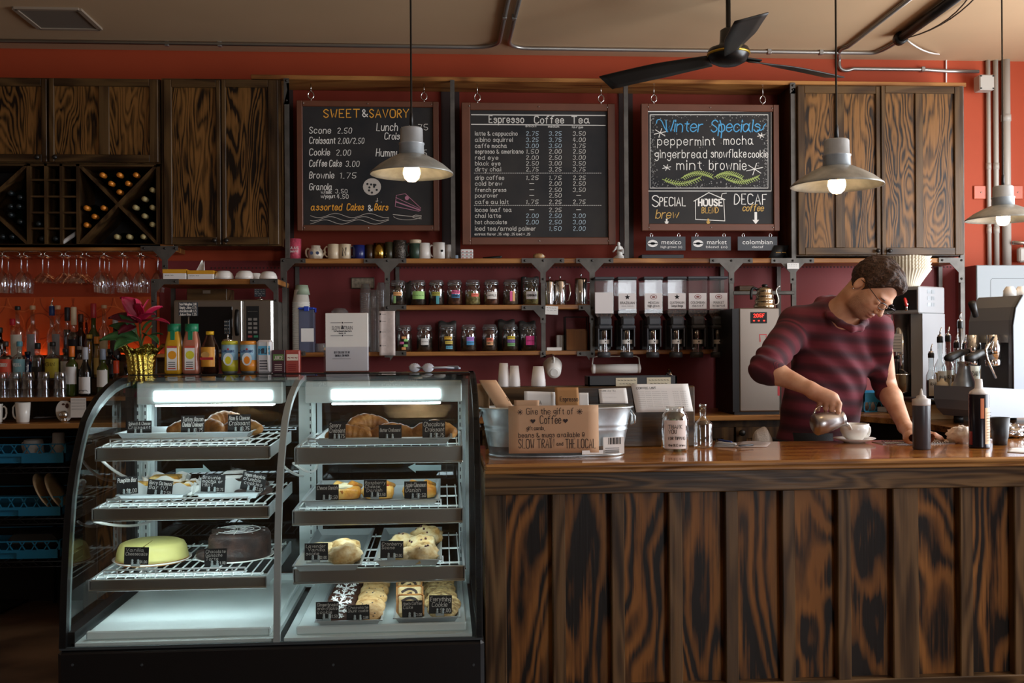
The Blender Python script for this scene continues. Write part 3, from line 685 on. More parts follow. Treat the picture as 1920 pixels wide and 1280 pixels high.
for m_, q in ((CHALKW, bw), (CHALKO, bo), (mat('dusty_chalk', 'bdb4aa', .9), bp), (CHALKK, bk), (CHALKP, bq)): chalk(t, q, m_, 'chalk_lettering' if q in (bw, bo) else 'chalk_drawing')
# board of coffees
t = chalkboard('largest chalkboard, a price list of coffees and teas in white chalk', (866, 194, 1153, 459), 16, 14, 14, 14, (895, 1127)); bw, bb = MB(), MB()
line(bw, f, [(884, -215), (1135, -216.5)], 1.8); line(bw, f, [(884, -233), (1135, -235)], 1.8)
wr(bw, f, 'Espresso', 917, 230, 982, 13, 1.8); wr(bw, f, 'Coffee', 1002, 231, 1057, 13, 1.8); wr(bw, f, 'Tea', 1072, 231, 1105, 13, 1.8)
for a, x, y in (('small', 985, 238), ('medium', 1028, 239), ('large', 1073, 240)): wr(bw, f, a, x, y, x + 20, 4, .7)
rows = [('latte & cappuccino', 254, 970, '2.75', '3.25', '3.50'), ('albino squirrel', 265.6, 961, '3.25', '3.75', '4.00'), ('caffe mocha', 277, 950, '3.00', '3.50', '3.75'), ('espresso & americano', 287.6, 981, '1.50', '2.00', '2.50'), ('red eye', 299, 934, '2.00', '2.50', '3.00'), ('black eye', 310, 938, '2.50', '3.00', '3.50'), ('dirty chai', 321, 939, '2.75', '3.25', '3.75'),
        ('drip coffee', 336.8, 945, '1.25', '1.75', '2.25'), ('cold brew', 347.7, 941, '-', '2.00', '2.50'), ('french press', 359.5, 949, '-', '2.50', '3.50'), ('pourover', 370, 933, '-', '2.50', '-'), ('cafe au lait', 382, 953, '1.75', '2.25', '2.75'), ('loose leaf tea', 397, 959, '-', '2.25', '-'), ('chai latte', 408, 939, '2.00', '2.50', '3.00'), ('hot chocolate', 420, 950, '2.00', '2.50', '3.00'), ('iced tea/arnold palmer', 432, 1004, '', '1.50', '2.00')]
for a, y, xe, p1, p2, p3 in rows:
    wr(bw, f, a, 891, y, xe, 7.6, .95)
    for x, p in ((986, p1), (1029, p2), (1074, p3)):
        q = bb if x < 1070 and y < 284 or y > 400 else bw
        if p == '-': line(q, f, [(x + 7, -y + 4), (x + 15, -y + 4)], 1.1)
        elif p: wr(q, f, p, x, y, x + 23, 7.4, .85, slant=.12)
wr(bw, f, 'extras: flavor .35 whip .35 iced + .25', 890, 441, 994, 4.6, .75)
for y in (324.5, 385):
    for i in range(60): line(bw, f, [(889 + i * 4, -y), (891.2 + i * 4, -y)], .9)
chalk(t, bw, mat('soft_chalk', 'd8d4cc', .9)); chalk(t, bb, mat('pale_blue_chalk', 'b4c8d4', .9))
# board of winter specials
t = chalkboard('chalkboard of winter specials with blue script title and green sprigs', (1202, 196, 1460, 433), 13, 11, 13, 13, (1226, 1430)); bw, bb, bg, by, bs = MB(), MB(), MB(), MB(), MB()
for a, c, d, e, w_ in ((1214, 209, 1446, 358, 1.6), (1219, 215, 1440, 352.5, 1.3)): line(bw, f, [(a, -c), (d, -c), (d, -e), (a, -e), (a, -c)], w_)
wr(bb, f, 'Winter', 1246, 247, 1316, 22, 2.0, slant=.12, sp=.9); wr(bb, f, 'Specials', 1333, 247, 1424, 22, 2.0, slant=.12, sp=.9); line(bb, f, chaikin([(1231, -231), (1232, -224), (1240, -224), (1246, -240), (1252, -247)], 2), 1.8); line(bb, f, chaikin([(1420, -244), (1430, -244), (1432, -236), (1436, -232)], 2), 1.8); line(bb, f, chaikin([(1350, -226), (1354, -240), (1352, -258)], 2), 2)
wr(bw, f, 'peppermint', 1233, 272, 1340, 16, 1.4); wr(bw, f, 'mocha', 1357, 271, 1412, 16, 1.4); wr(bw, f, 'gingerbread', 1228, 296, 1325, 15, 1.4); wr(bw, f, 'snowflake', 1333, 295, 1399, 15, 1.4); wr(bw, f, 'cookie', 1403, 295, 1440, 13, 1.4); wr(bw, f, 'mint', 1269, 318, 1315, 18, 1.5); wr(bw, f, 'brownie', 1330, 318, 1399, 18, 1.5)
for cx, cy, r_ in ((1238, 249, 12), (1427, 254, 7), (1250, 314, 8), (1415, 317, 16)):
    for i in range(3): a = PI * i / 3 + .3; line(bw, f, [(cx - r_ * math.cos(a), -cy - r_ * .7 * math.sin(a)), (cx + r_ * math.cos(a), -cy + r_ * .7 * math.sin(a))], 1.3)
for x0, y0, x1, y1, k_ in ((1242, 336, 1311, 334, -9), (1277, 334, 1333, 331, 8), (1339, 332, 1390, 334, 8), (1355, 332, 1420, 332, -9)):
    pts = [(x0 + (x1 - x0) * s, -(y0 + (y1 - y0) * s) + k_ * math.sin(PI * s)) for s in [i / 16 for i in range(17)]]; line(bg, f, pts, 1.2)
    for i in range(1, 17):
        for d in (-1, 1): line(bg, f, [pts[i], (pts[i][0] + 4, pts[i][1] + d * 4)], 1.3)
for i in range(420):
    e = rnd.random(); x = rnd.uniform(1220, 1439); y = rnd.uniform(216, 352)
    if i < 330:
        if rnd.random() < .6: x = 1220 + abs(rnd.gauss(0, 7)) if rnd.random() < .5 else 1439 - abs(rnd.gauss(0, 7))
        else: y = 352 - abs(rnd.gauss(0, 6)) if rnd.random() < .7 else 216 + abs(rnd.gauss(0, 4))
    x = min(max(x, 1220), 1439); y = min(max(y, 216), 352); disc(bs, f, x, -y, rnd.uniform(.4, 1.2), 5, h=.0004)
wr(bw, f, 'S', 1223, 387, 1235, 21, 1.8); wr(bw, f, 'PECIAL', 1237, 386, 1285, 16, 1.8); wr(by, f, 'brew', 1229, 409, 1271, 16, 1.5, slant=.2, sp=1); wr(bw, f, 'HOUSE', 1310, 385.5, 1354, 12, 3.0, smooth=0); wr(by, f, 'BLEND', 1316, 399, 1347, 10.5, 1.3)
line(bw, f, [(1301, -377), (1329, -361), (1359, -374)], 1.6); line(bw, f, [(1304, -375), (1304, -411), (1359, -414), (1357, -373)], 1.6); line(bw, f, [(1352, -371), (1354, -363), (1362, -362)], 1.4)
wr(bw, f, 'DECAF', 1377, 383, 1437, 19, 1.6); wr(by, f, 'coffee', 1392, 395.5, 1431, 12, 1.5, slant=.2, sp=1)
for q, x, y0, y1, w_ in ((bw, 1250, 411, 423, 2), (by, 1328, 411, 423, 2), (bw, 1417, 399, 420, 3)):
    line(q, f, [(x, -y0), (x, -y1 + 6)], w_ * 1.6); poly(q, f, [(x - w_ * 2.1, -y1 + 8), (x, -y1), (x + w_ * 2.1, -y1 + 8)])
for m_, q, n_ in ((CHALKW, bw, 'chalk_lettering'), (CHALKB, bb, 'chalk_lettering'), (CHALKY, by, 'chalk_lettering'), (CHALKG, bg, 'chalk_drawing'), (mat('chalk_dust', '9a9894', .9), bs, 'chalk_drawing')): chalk(t, q, m_, n_)
# three small brew signs hung below it
SIGNB = mat('grey_black_sign', '3a3d42', .5)
for px0, px1, w1, w2, lb, logo in ((1211, 1285, 'mexico', 'high grown (o)', 'small dark hanging sign reading mexico high grown', 1), (1296, 1370, 'market', 'blend (o)', 'small dark hanging sign reading market blend', 1), (1383, 1457, 'colombian', 'decaf', 'small dark hanging sign reading colombian decaf', 0)):
    x0, x1, z0, z1 = R(px0, 443.5, px1, 469.5, YB_); t = thing('hanging_sign', lb, 'sign', (x0, YB_, z0)); W_, H_ = x1 - x0, z1 - z0
    MB().box(0, W_, -.004, .004, 0, H_).build('board', SIGNB, t); fc = front(0, -.004, 0); b = MB(); ox = W_ * (.64 if logo else .5)
    fontmesh(b, fc, w1, ox, H_ * .45, H_ * .34, wid=W_ * (.5 if logo else .76)); fontmesh(b, fc, w2, ox, H_ * .18, H_ * .17, wid=W_ * (.54 if logo else .28)); b.build('lettering', PAPER, t)
    if logo:
        b = MB(); disc(b, fc, W_ * .17, H_ * .5, W_ * .13, 18, H_ * .26); b.m(1); patch(b, fc, W_ * .05, H_ * .46, W_ * .29, H_ * .54, .001); disc(b, fc, W_ * .17, H_ * .5, W_ * .06, 12, H_ * .11, h=.001); b.build('logo', [PAPER, SIGNB], t)
    for k_ in (.14, .83):
        b = MB(); b.tube([(W_ * k_ + .008 * math.sin(a), 0, H_ + .008 + .011 * math.cos(a)) for a in [2 * PI * i / 10 for i in range(10)]], .0022, 5, closed=True); b.build('hook', CHROME, t)
# ---------------------------------------------------------------- service counter
CX0 = .135; CX1 = XR - .25; YC0, YC1, ZCT = 3.32, 3.96, 1.065
t = thing('counter_worktop', 'long glossy honey-brown wooden worktop of the service counter', 'worktop', (CX0, YC0, ZCT))
b = MB(); b.box(0, CX1 - CX0, .012, YC1 - YC0, -.02, 0, .003); b.build('top', W_TOP, t)
b = MB(); b.box(0, CX1 - CX0, 0, .03, -.0195, -.0005, .006); b.box(0, CX1 - CX0, .004, .04, -.032, -.0195, .003); b.build('nosing', wood('nosing_wood', '2e1a0c', '7a4f28', 'a87844', 'x', 6, 4, .3, stretch=14), t)
t = thing('service_counter', 'dark stained wooden service counter front with upright battens', 'counter', (CX0, YC0, 0)); CT = t
zf = P(1300, 922.5, 3.36).z
MB().box(0, CX1 - CX0, .115, YC1 - YC0 - .02, 0, ZCT - .034).build('carcass', W_CABF, t)
MB().box(0, CX1 - CX0, .04, .11, zf, ZCT - .034, .003).build('fascia', W_FASCIA, t)
edges = [(905, 950), (1037, 1061), (1148, 1172), (1256, 1281), (1362, 1386), (1469, 1493), (1573, 1598), (1677, 1725), (1803, 1827), (1905, 1930), (2010, 2035), (2115, 2140)]
Xc = lambda px: P(px, 1100, 3.375).x - CX0
for i, (a, c) in enumerate(edges):
    MB().box(max(0, Xc(a)), Xc(c), .062, .114, .1, zf, .003).build('batten', W_BATTEN, t)
    if i: MB().box(max(0, Xc(edges[i - 1][1])), Xc(a), .098, .114, .1, zf).build('panel', W_PANEL, t)
MB().box(0, CX1 - CX0, .058, .114, 0, .305, .003).build('plinth_rail', W_FASCIA, t)

# ---------------------------------------------------------------- refrigerated display case
XA, XB, YA, YE = -1.153, .118, 3.12, 3.94
t = thing('display_case', 'curved-glass bakery display case with black base and lit wire shelves', 'display case', (XA, YA, 0)); DC = t; WC = XB - XA; DD = YE - YA
PROF = [(0, .557), (.016, .739), (.04, .895), (.064, 1.004), (.096, 1.082), (.143, 1.16), (.191, 1.223), (.25, 1.262), (.316, 1.293), (.395, 1.319), (.478, 1.34), (.565, 1.352), (.656, 1.357)]
BLK = mat('case_black', '101113', .35); ALU = mat('satin_aluminium', 'c8ced0', .35, .45); CWH = mat('case_white', 'dde6e4', .35); GREY = mat('rubber_gasket', '3c4346', .5)
b = MB(); b.box(-.006, WC + .004, 0, DD, 0, .55, .012); b.m(1); b.box(0, WC, .004, .012, .55, .5585)
for px in (136, 266, 625, 888):
    q = P(px, 1246, YA); b.lathe([(.004, 0), (.004, .002)], 8, M=M_at((q.x - XA, 0, q.z), rx=PI / 2))
b.build('base', [BLK, GREY], t)
def inset(d):      # the profile pulled inward by d
    out = []
    for i, (y, z) in enumerate(PROF):
        a = PROF[max(i - 1, 0)]; c = PROF[min(i + 1, len(PROF) - 1)]; L = math.hypot(c[0] - a[0], c[1] - a[1]); out.append((y + (c[1] - a[1]) / L * d, z - (c[0] - a[0]) / L * d))
    return out
I1, I2 = inset(.026), inset(.04)
for nm, xa, xb in (('l', 0, .02), ('r', WC - .02, WC)):
    b = MB()
    for k_, (p_, q_) in enumerate(((PROF, I1), (I1, I2))):
        b.m(k_)
        for i in range(len(PROF) - 1):
            pp = [p_[i], p_[i + 1], q_[i + 1], q_[i]]; b.prism(pp, xa if k_ == 0 else xa + .003, xb, 'yz')
    b.m(0); b.box(xa, xb, .655, .745, .55, 1.35); b.box(xa, xb, I1[-1][0], DD, 1.33, 1.357); b.box(xa, xb + (.02 if xa == 0 else 0), .02, DD, .55, .6)
    b.build('end_frame', [BLK, mat('glass_edge', '7f8f90', .25, .3)], t)
    xm = xa + .006 if nm == 'l' else xb - .006; pp = PROF + [(DD - .02, 1.35), (DD - .02, .56)]
    MB().add([(xm, y, z) for y, z in pp], [tuple(range(len(pp)))]).build('end_pane', PANE, t)
xm0 = P(519, 1190, 3.13).x - XA
for xa, xb in ((.004, xm0), (xm0, WC - .004)):
    b = MB()
    for i in range(len(PROF) - 1): b.add([(xa, *PROF[i]), (xb, *PROF[i]), (xb, *PROF[i + 1]), (xa, *PROF[i + 1])], [(0, 1, 2, 3)], True)
    b.build('curved_pane', PANE, t)
b = MB(); I0, I3 = inset(.004), inset(.022)
for i in range(len(PROF) - 1):
    b.prism([I0[i], I0[i + 1], I3[i + 1], I3[i]], xm0 - .010, xm0 + .010, 'yz')
b.build('mullion', ALU, t)
b = MB(); b.box(0, WC, .656, DD, 1.344, 1.357, .002); b.m(1); b.box(.02, WC - .02, .64, .656, 1.345, 1.3585, .001); b.build('cover_panel', [mat('case_top_glass', '26292b', .08, 0, .6), BLK], t)
# lights: a housing with a lit diffuser under the top, one per bay
LIT = mat('lit_diffuser', 'ffffff', .4, emit=3.2, emc='e8faff')
LIT3 = mat('fill_glow', 'ffffff', .4, emit=12, emc='e4f8ff'); ht = P(400, 716, 3.78).z; hb = P(400, 757, 3.78).z
for pa, pb, qa, qb in ((256, 530, 288, 511), (572, 866, 621, 826)):
    x0, x1, x2, x3 = (P(p_, 738, 3.76).x - XA for p_ in (pa, pb, qa, qb))
    o = MB().box(x0, x1, .64, .72, hb, ht, .004).build('light_housing', CWH, t)
    MB().box(x2, x3, .63, .641, hb + .012, hb + .05, .004).build('diffuser', LIT, o); MB().box(x2, x3, .655, .7, hb - .008, hb - .001, .002).build('fill_strip', LIT3, o)  # hidden glowing strip added below each housing to brighten the top shelves
# decks with vent slots
for px0, px1, pa, pb in ((144, 512, 0, 0), (536, 888, 0, 0)):
    x0 = (.05 if px0 < 300 else xm0 + .04); x1 = (xm0 - .02 if px0 < 300 else WC - .045)
    b = MB(); b.box(x0 - .02, x1 + .012, .02, DD - .03, .55, .566); b.box(x0 + .012, x1 - .005, .05, .068, .566, .592, .004); b.box(x0 + .012, x1 - .005, .068, DD - .1, .566, .584, .003)
    b.m(1)
    for i in range(5):
        a = x0 + .03 + (x1 - x0 - .05) * i / 5; c = a + (x1 - x0 - .05) / 5 - .02; b.box(a, c, .074, .09, .584, .5848, 0)
    b.build('deck', [CWH, mat('deck_slot', '8d9a9a', .6)], t)
# rear: posts, header, sliding glass doors with arrow stickers, slotted uprights
b = MB(); b.box(0, .03, .66, .74, .56, 1.345); b.build('door_post', BLK, t)
for px0, px1 in ((255, 284), (562, 590)):
    x0, x1, _, _ = R(px0, 800, px1, 900, 3.84); b = MB(); b.box(x0 - XA, x1 - XA, .70, .76, .56, 1.33); b.build('door_post', CWH, t)
b = MB(); x0 = P(873, 900, 3.84).x - XA; b.box(x0, x0 + .012, .70, .76, .56, 1.33); b.build('door_post', CWH, t)
b = MB(); b.box(.05, WC - .03, .745, .765, .56, .60); b.box(.05, WC - .03, .745, .765, ht - .02, 1.344); b.build('door_track', CWH, t)
DGL = glass('door_glass', '93a0a4', .8); STK = mat('grey_sticker', '9fb3b2', .5)
for x0, x1, yy in ((.06, xm0 + .05, .775), (xm0 - .02, WC - .03, .79)):
    d = MB().box(x0, x1, yy, yy + .004, .6, ht).build('sliding_door', DGL, t)
    b = MB(); b.box(x0, x0 + .018, yy - .002, yy + .006, .6, ht); b.box(x1 - .018, x1, yy - .002, yy + .006, .6, ht); b.build('frame', ALU, d)
    b = MB(); f = front(0, yy - .002, 0); q = lambda px, py: (P(px, py, YA + yy).x - XA, P(px, py, YA + yy).z)
    if x0 < .1: pp = [q(330, 887), q(330, 878), q(381, 877), q(381, 870), q(396, 884)]
    else: pp = [q(765, 875), q(779, 868), q(779, 871), q(827, 871), q(827, 881), q(779, 882), q(780, 886)]
    poly(b, f, pp if x0 > .1 else pp); b.build('arrow_sticker', STK, d)
b = MB(); b.tube([(.06, .8, 1.09), (WC - .04, .8, 1.09)], .004, 5)
for px in (262, 276, 584, 863):
    x = P(px, 900, 3.83).x - XA; b.box(x - .007, x + .007, .69, .70, .6, 1.3); b.m(1)
    for i in range(24): b.box(x - .002, x + .002, .689, .69, .62 + i * .028, .635 + i * .028)
    b.m(0)
b.build('slotted_upright', [CWH, GREY], t)
# shelves
SHELF = {}; LIT2 = mat('lit_strip', 'ffffff', .4, emit=12, emc='e4f8ff')
def case_shelf(key, px0, px1, py0, py1, Y):
    x0, x1, z0, z1 = R(px0, py0, px1, py1, Y); x0 -= XA; x1 -= XA; y0 = Y - YA; y1 = .69
    s = MB().box(x0, x1, y0, y0 + .012, z0, z1, .003).box(x0, x1, y0 - .004, y0 + .004, z0 - .003, z0 + .004, .002).build('shelf', BRUSH, DC)
    MB().box(x0 + .02, x1 - .02, y0 + .018, y0 + .034, z0 + .004, z0 + .016, .003).build('shelf_light', LIT2, s)
    b = MB()
    for xx in (x0, x1 - .006): b.prism([(y0, z0), (y1, z1 - .03), (y1, z1 + .01), (y0, z1)], xx, xx + .006, 'yz')
    b.build('shelf_arm', ALU, s); b = MB(); zz = z1 + .008; n = 18
    for i in range(n):
        x = x0 + .02 + (x1 - x0 - .04) * i / (n - 1); b.tube([(x, y0 + .006, zz - .006), (x, y0 + .03, zz), (x, y1, zz)], .0023, 4)
    for y in (y0 + .03, (y0 + y1) / 2, y1 - .02): b.box(x0 + .015, x1 - .015, y - .006, y + .006, zz - .006, zz - .002)
    lz = zz + .018
    for k_ in (0, -.012): b.tube([(x0 + .04, y0 + .02, lz + k_), (x1 - .07, y0 + .02, lz + k_)], .003, 5)
    for i in range(12):
        x = x0 + .042 + (x1 - x0 - .114) * i / 11; b.tube([(x, y0 + .02, lz), (x, y0 + .018, zz), (x, y0 + .05, zz + .002)], .0026, 5)
    b.build('wire_shelf', WIREW, s); SHELF[key] = zz + .003
case_shelf('L3', 166, 500, 1084, 1104, 3.28); case_shelf('L2', 172, 505, 951, 973, 3.31); case_shelf('L1', 178, 507, 838, 861, 3.35)
case_shelf('R3', 549, 872, 1063, 1090, 3.28); case_shelf('R2', 548, 868, 955, 981, 3.31); case_shelf('R1', 552, 868, 837, 867, 3.35)
SHELF['RD'] = SHELF['LD'] = .586
b = MB()   # white cables looping under the shelves
def L_(px, py, Y): q = P(px, py, Y); return Vector((q.x - XA, Y - YA, q.z))
b.tube(arc(L_(190, 862, 3.4), L_(235, 905, 3.6), L_(272, 900, 3.82), 10), .005, 6)
b.tube(arc(L_(175, 977, 3.34), L_(250, 995, 3.6), L_(285, 975, 3.82), 10), .005, 6)
b.tube(arc(L_(527, 868, 3.35), L_(545, 890, 3.6), L_(568, 892, 3.82), 10), .0045, 6)
b.tube(arc(L_(550, 868, 3.4), L_(590, 900, 3.7), L_(595, 870, 3.82), 10), .0045, 6)
b.build('light_cable', WPLAS, DC)

# trays
TRAYM = mat('sheet_pan', 'c2c8c9', .35, .5)
def tray(label, f0, f1, r0, r1, zs, rim=.022):
    a, c, d, e = (PZ(*q, zs + rim) for q in (f0, f1, r0, r1)); x0 = (a.x + d.x) / 2; x1 = (c.x + e.x) / 2; y0 = (a.y + c.y) / 2; y1 = (d.y + e.y) / 2
    y1 = min(y1, 3.8)
    t = thing('baking_tray', label, 'tray', ((x0 + x1) / 2, (y0 + y1) / 2, zs)); hx, hy = (x1 - x0) / 2, (y1 - y0) / 2
    def ring(k, z): return [(sx * (hx - k), sy * (hy - k), z) for sx, sy in ((-1, -1), (1, -1), (1, 1), (-1, 1))]
    V = ring(0, rim - .003) + ring(0, rim) + ring(.006, rim) + ring(.02, .002) + ring(.02, 0) + ring(.008, rim - .003); F = []
    for j in range(5):
        for i in range(4): F.append((j * 4 + i, j * 4 + (i + 1) % 4, j * 4 + 4 + (i + 1) % 4, j * 4 + 4 + i))
    F = [f_ for f_ in F if not (12 <= f_[0] < 16 and 16 <= f_[2] < 20)]; F.append((12, 13, 14, 15)); F.append((19, 18, 17, 16))
    MB().add(V, F, False).build('pan', TRAYM, t); return y0, y1, zs + .003
S = SHELF
T = {}
T['L1'] = tray('baking tray of filled croissants on the top left shelf', (208, 812), (478, 809), (285, 795), (505, 790), S['L1'])
T['L2a'] = tray('baking tray of pumpkin and oatmeal bars on the second left shelf', (212, 929), (352, 925), (262, 908), (380, 906), S['L2'])
T['L2b'] = tray('baking tray of brownies and dark cookies on the second left shelf', (366, 925), (498, 922), (392, 905), (508, 900), S['L2'])
T['R1'] = tray('baking tray of plain croissants on the top right shelf', (592, 823), (850, 820), (610, 802), (845, 800), S['R1'])
T['R2'] = tray('wide baking tray of three danishes on the second right shelf', (568, 939), (828, 935), (604, 894), (824, 890), S['R2'])
T['R3a'] = tray('baking tray of lavender scones on the third right shelf', (546, 1061), (680, 1057), (596, 991), (702, 987), S['R3'])
T['R3b'] = tray('baking tray of cranberry scones on the third right shelf', (702, 1052), (831, 1047), (719, 987), (827, 984), S['R3'])
T['Da'] = tray('baking tray of snowflake and chunk cookies on the case floor', (588, 1165), (718, 1162), (628, 1085), (734, 1082), S['RD'])
T['Db'] = tray('baking tray of coffee cake and everything cookies on the case floor', (740, 1159), (865, 1155), (748, 1080), (858, 1078), S['RD'])

# bakery
def bake(name, c1, c2, c3, sc=40, rough=.6, bs=120, bump=.5):
    k = NT(name); v = k.coords(); f = k.noise(v, sc, 4); k.l(k.ramp(f, [(.32, c1), (.5, c2), (.7, c3)]), k.b.inputs['Base Color']); k.b.inputs['Roughness'].default_value = rough; k.bump(k.noise(v, bs, 4), bump, .004); return k.m
CROI = bake('croissant_crust', '8a5526', 'b67a3c', 'd6a566', 22, .45); SCON = bake('scone_crumb', 'c08f4c', 'e0bf86', 'f0dcb0', 34, .7); COOK = bake('cookie_dough', 'a9793f', 'cfa368', 'e2bf8a', 40, .7)
OATC = bake('oat_cookie', '6e5230', 'ab8c58', 'd0b684', 70, .8); CHOC = bake('dark_chocolate', '1f120d', '33201a', '4a2f24', 30, .5); GING = bake('gingerbread', '3c2014', '4c2a1b', '5c3524', 20, .6); BARM = bake('golden_bar', 'a86a1e', 'd8a648', 'ecd08c', 30, .7)
DAN = bake('danish_crust', 'b8681e', 'dc9a3c', 'f0c672', 18, .35); CHS = mat('cream_cheese', 'f4e6bc', .4); RASP = mat('raspberry_jam', 'b81f2c', .2); CUSTARD = mat('cheesecake', 'eadf8a', .45, var=.05, vs=20); PARCH = mat('parchment', 'eeeeea', .6); CHIP = mat('chocolate_chip', '2b1710', .4); ICING = mat('white_icing', 'f3f1ec', .5)
def noisy(seed, amp, fr):
    o = Vector((seed * 3.7, seed * 1.3, seed * 2.1)); return lambda d: 1 + amp * mnoise.noise(d * fr + o)
def croissant(mb, c, L, r, rz=0, bend=.5, seed=0):
    M_ = M_at(c, rz=rz); n = 34; pts = []; rr = []
    for i in range(n + 1):
        s = i / n * 2 - 1; a = s * bend; pts.append(M_ @ Vector((L / 2 * s, -abs(s) ** 2 * L * .22 * bend * 2, r * .95 * (1 - .25 * abs(s)))))
        k = (1 - abs(s) ** 2.2) ** .6; q = abs(s) * 3.5; rr.append(max(.003, r * (.18 + .82 * k) * (1 + .10 * (.5 - (q % 1)))))
    mb.tube(pts, rr, 14, smooth=True)
def put(name, label, cat, mb, mats, loc, group=None, part='body'):
    t = thing(name, label, cat, loc, 0, group); mb.build(part, mats, t); return t
def at_tray(px, key, fr): y0, y1, z = T[key]; Y = y0 + (y1 - y0) * fr; return Vector((P(px, 900, Y).x, Y, z))
for i, (px, key, fr, L, r, rz, lab) in enumerate([(352, 'L1', .4, .15, .036, .3, 'golden croissant behind the second card on the top left shelf'), (392, 'L1', .35, .14, .036, -.5, 'sugar-dusted croissant between two cards on the top left shelf'), (418, 'L1', .62, .14, .034, .6, 'croissant piled behind the sugar-dusted one on the top left shelf'), (452, 'L1', .4, .14, .036, .1, 'croissant behind the ham and cheese card'),
        (650, 'R1', .3, .15, .034, .25, 'striped croissant beside the savory card, lowest of three'), (684, 'R1', .55, .15, .036, .55, 'croissant resting highest in the top right tray'), (668, 'R1', .42, .13, .034, -.4, 'croissant squeezed in the middle of the top right pile'), (735, 'R1', .4, .15, .035, .05, 'croissant behind the butter croissant card'), (815, 'R1', .4, .15, .04, -.05, 'croissant behind the chocolate croissant card')]):
    b = MB(); croissant(b, (0, 0, -.006), L, r * .88, rz); q = at_tray(px, key, fr) + Vector((0, .03, 0)); q.z += .026 if 'highest' in lab or 'piled' in lab else 0
    put('croissant', lab, 'croissant', b, CROI, q, 'croissants in the case')
def danish(px, lab, fill, rx=.062):
    t = thing('danish', lab, 'danish', at_tray(px, 'R2', .27) + Vector((0, .03, 0))); b = MB()
    b.ball((0, 0, .022), (rx, .055, .026), 20, 10, lambda d: (1 / max(abs(d.x) ** 4 + abs(d.y) ** 4 + abs(d.z) ** 4, .1) ** .25) * .86 + .06 * mnoise.noise(d * 5 + Vector((px, 0, 0)))); b.build('pastry', DAN, t)
    b = MB(); b.ball((0, -.008, .04), (rx * .55, .036, .014), 14, 8, noisy(px, .3, 3)); b.build('filling', fill, t)
    b = MB()
    for sx in (-1, 1): b.tube([(sx * .02 - .03, -.045, .026), (sx * .025, .0, .05), (sx * .02 + .03, .045, .036)], [.008, .012, .008], 8)
    b.build('crust_fold', DAN, t)
danish(645, 'folded golden danish behind the cheese danish card', CHS); danish(708, 'danish with red jam behind the raspberry cheese danish card', RASP); danish(786, 'tall golden danish behind the apple cinnamon danish card', DAN, .066)
def scone(lab, px, key, fr, r, h, seed, dz=0, m=SCON, chips=0):
    t = thing('scone', lab, 'scone', at_tray(px, key, fr) + Vector((0, 0, dz)), seed); b = MB(); b.ball((0, 0, h * .5), (r, r * .85, h * .55), 22, 12, noisy(seed, .28, 2.6)); b.build('body', m, t)
    if chips:
        b = MB(); rr = random.Random(seed)
        for _ in range(chips): a = rr.uniform(0, 6.28); e = rr.uniform(.2, 1.2); b.ball((r * .93 * math.cos(a) * math.sin(e), r * .8 * math.sin(a) * math.sin(e), h * .5 + h * .55 * math.cos(e)), .0045, 6, 4)
        b.build('cranberry', mat('dried_cranberry', '4a1518', .4), t)
for a in [('pale scone nearest the glass beside the lavender card', 645, 'R3a', .16, .058, .06, 1), ('pale scone behind the front one in the lavender tray', 646, 'R3a', .34, .056, .058, 2), ('scone half hidden behind the lavender card', 604, 'R3a', .34, .055, .045, 3)]: scone(*a)
for a in [('browned scone nearest the glass in the cranberry tray', 792, 'R3b', .1, .055, .05, 4, 0, SCON, 3), ('pale cranberry scone in the middle of the right-hand tray', 790, 'R3b', .34, .055, .058, 5, 0, SCON, 5), ('cranberry scone at the back of the pile', 800, 'R3b', .56, .055, .066, 6, 0, SCON, 7), ('scone peeping over the cranberry card', 755, 'R3b', .42, .05, .056, 7, 0, SCON, 3), ('low scone beside the cranberry card', 763, 'R3b', .12, .048, .042, 8, 0, SCON, 2)]: scone(*a)
# cookies on the case floor, overlapping in two rows
def cookie(name, lab, loc, m, r=.047, tilt=-.5, seed=0, extra=None, grp=None):
    t = thing(name, lab, 'cookie', loc, 0, grp); Mx = Matrix.Rotation(-tilt, 4, 'X'); b = MB(); b.M = Mx
    b.ball((0, 0, .01), (r, r, .0125), 26, 8, lambda d: 1 + .05 * mnoise.noise(d * 4 + Vector((seed, 0, 0)))); b.build('biscuit', m, t)
    if extra: e = MB(); e.M = Mx; extra(e, seed); e.build(*(('icing', ICING) if name == 'gingerbread_cookie' else ('chunk', CHIP)), t)
    return t
def flake(b, seed):
    f = Face((0, 0, .0228), (1, 0, 0), (0, 1, 0))
    for i in range(6):
        a = PI * i / 3 + .2 * seed; c, s_ = math.cos(a), math.sin(a); line(b, f, [(0, 0), (.036 * c, .036 * s_)], .005, .0002 - .004 * 0)
        for k_ in (.017, .027):
            for d in (-.8, .8): line(b, f, [(k_ * c, k_ * s_), (k_ * c + .011 * math.cos(a + d), k_ * s_ + .011 * math.sin(a + d))], .004, .0003)
def chunks(b, seed):
    rr = random.Random(seed)
    for _ in range(8): a, q = rr.uniform(0, 6.28), .038 * math.sqrt(rr.random()); b.ball((q * math.cos(a), q * math.sin(a), .021 - q * q * 4), (.004, .004, .003), 6, 4)
NTH = ('nearest the glass', 'second from the glass', 'in the middle of the row', 'second from the back', 'at the back of the row')
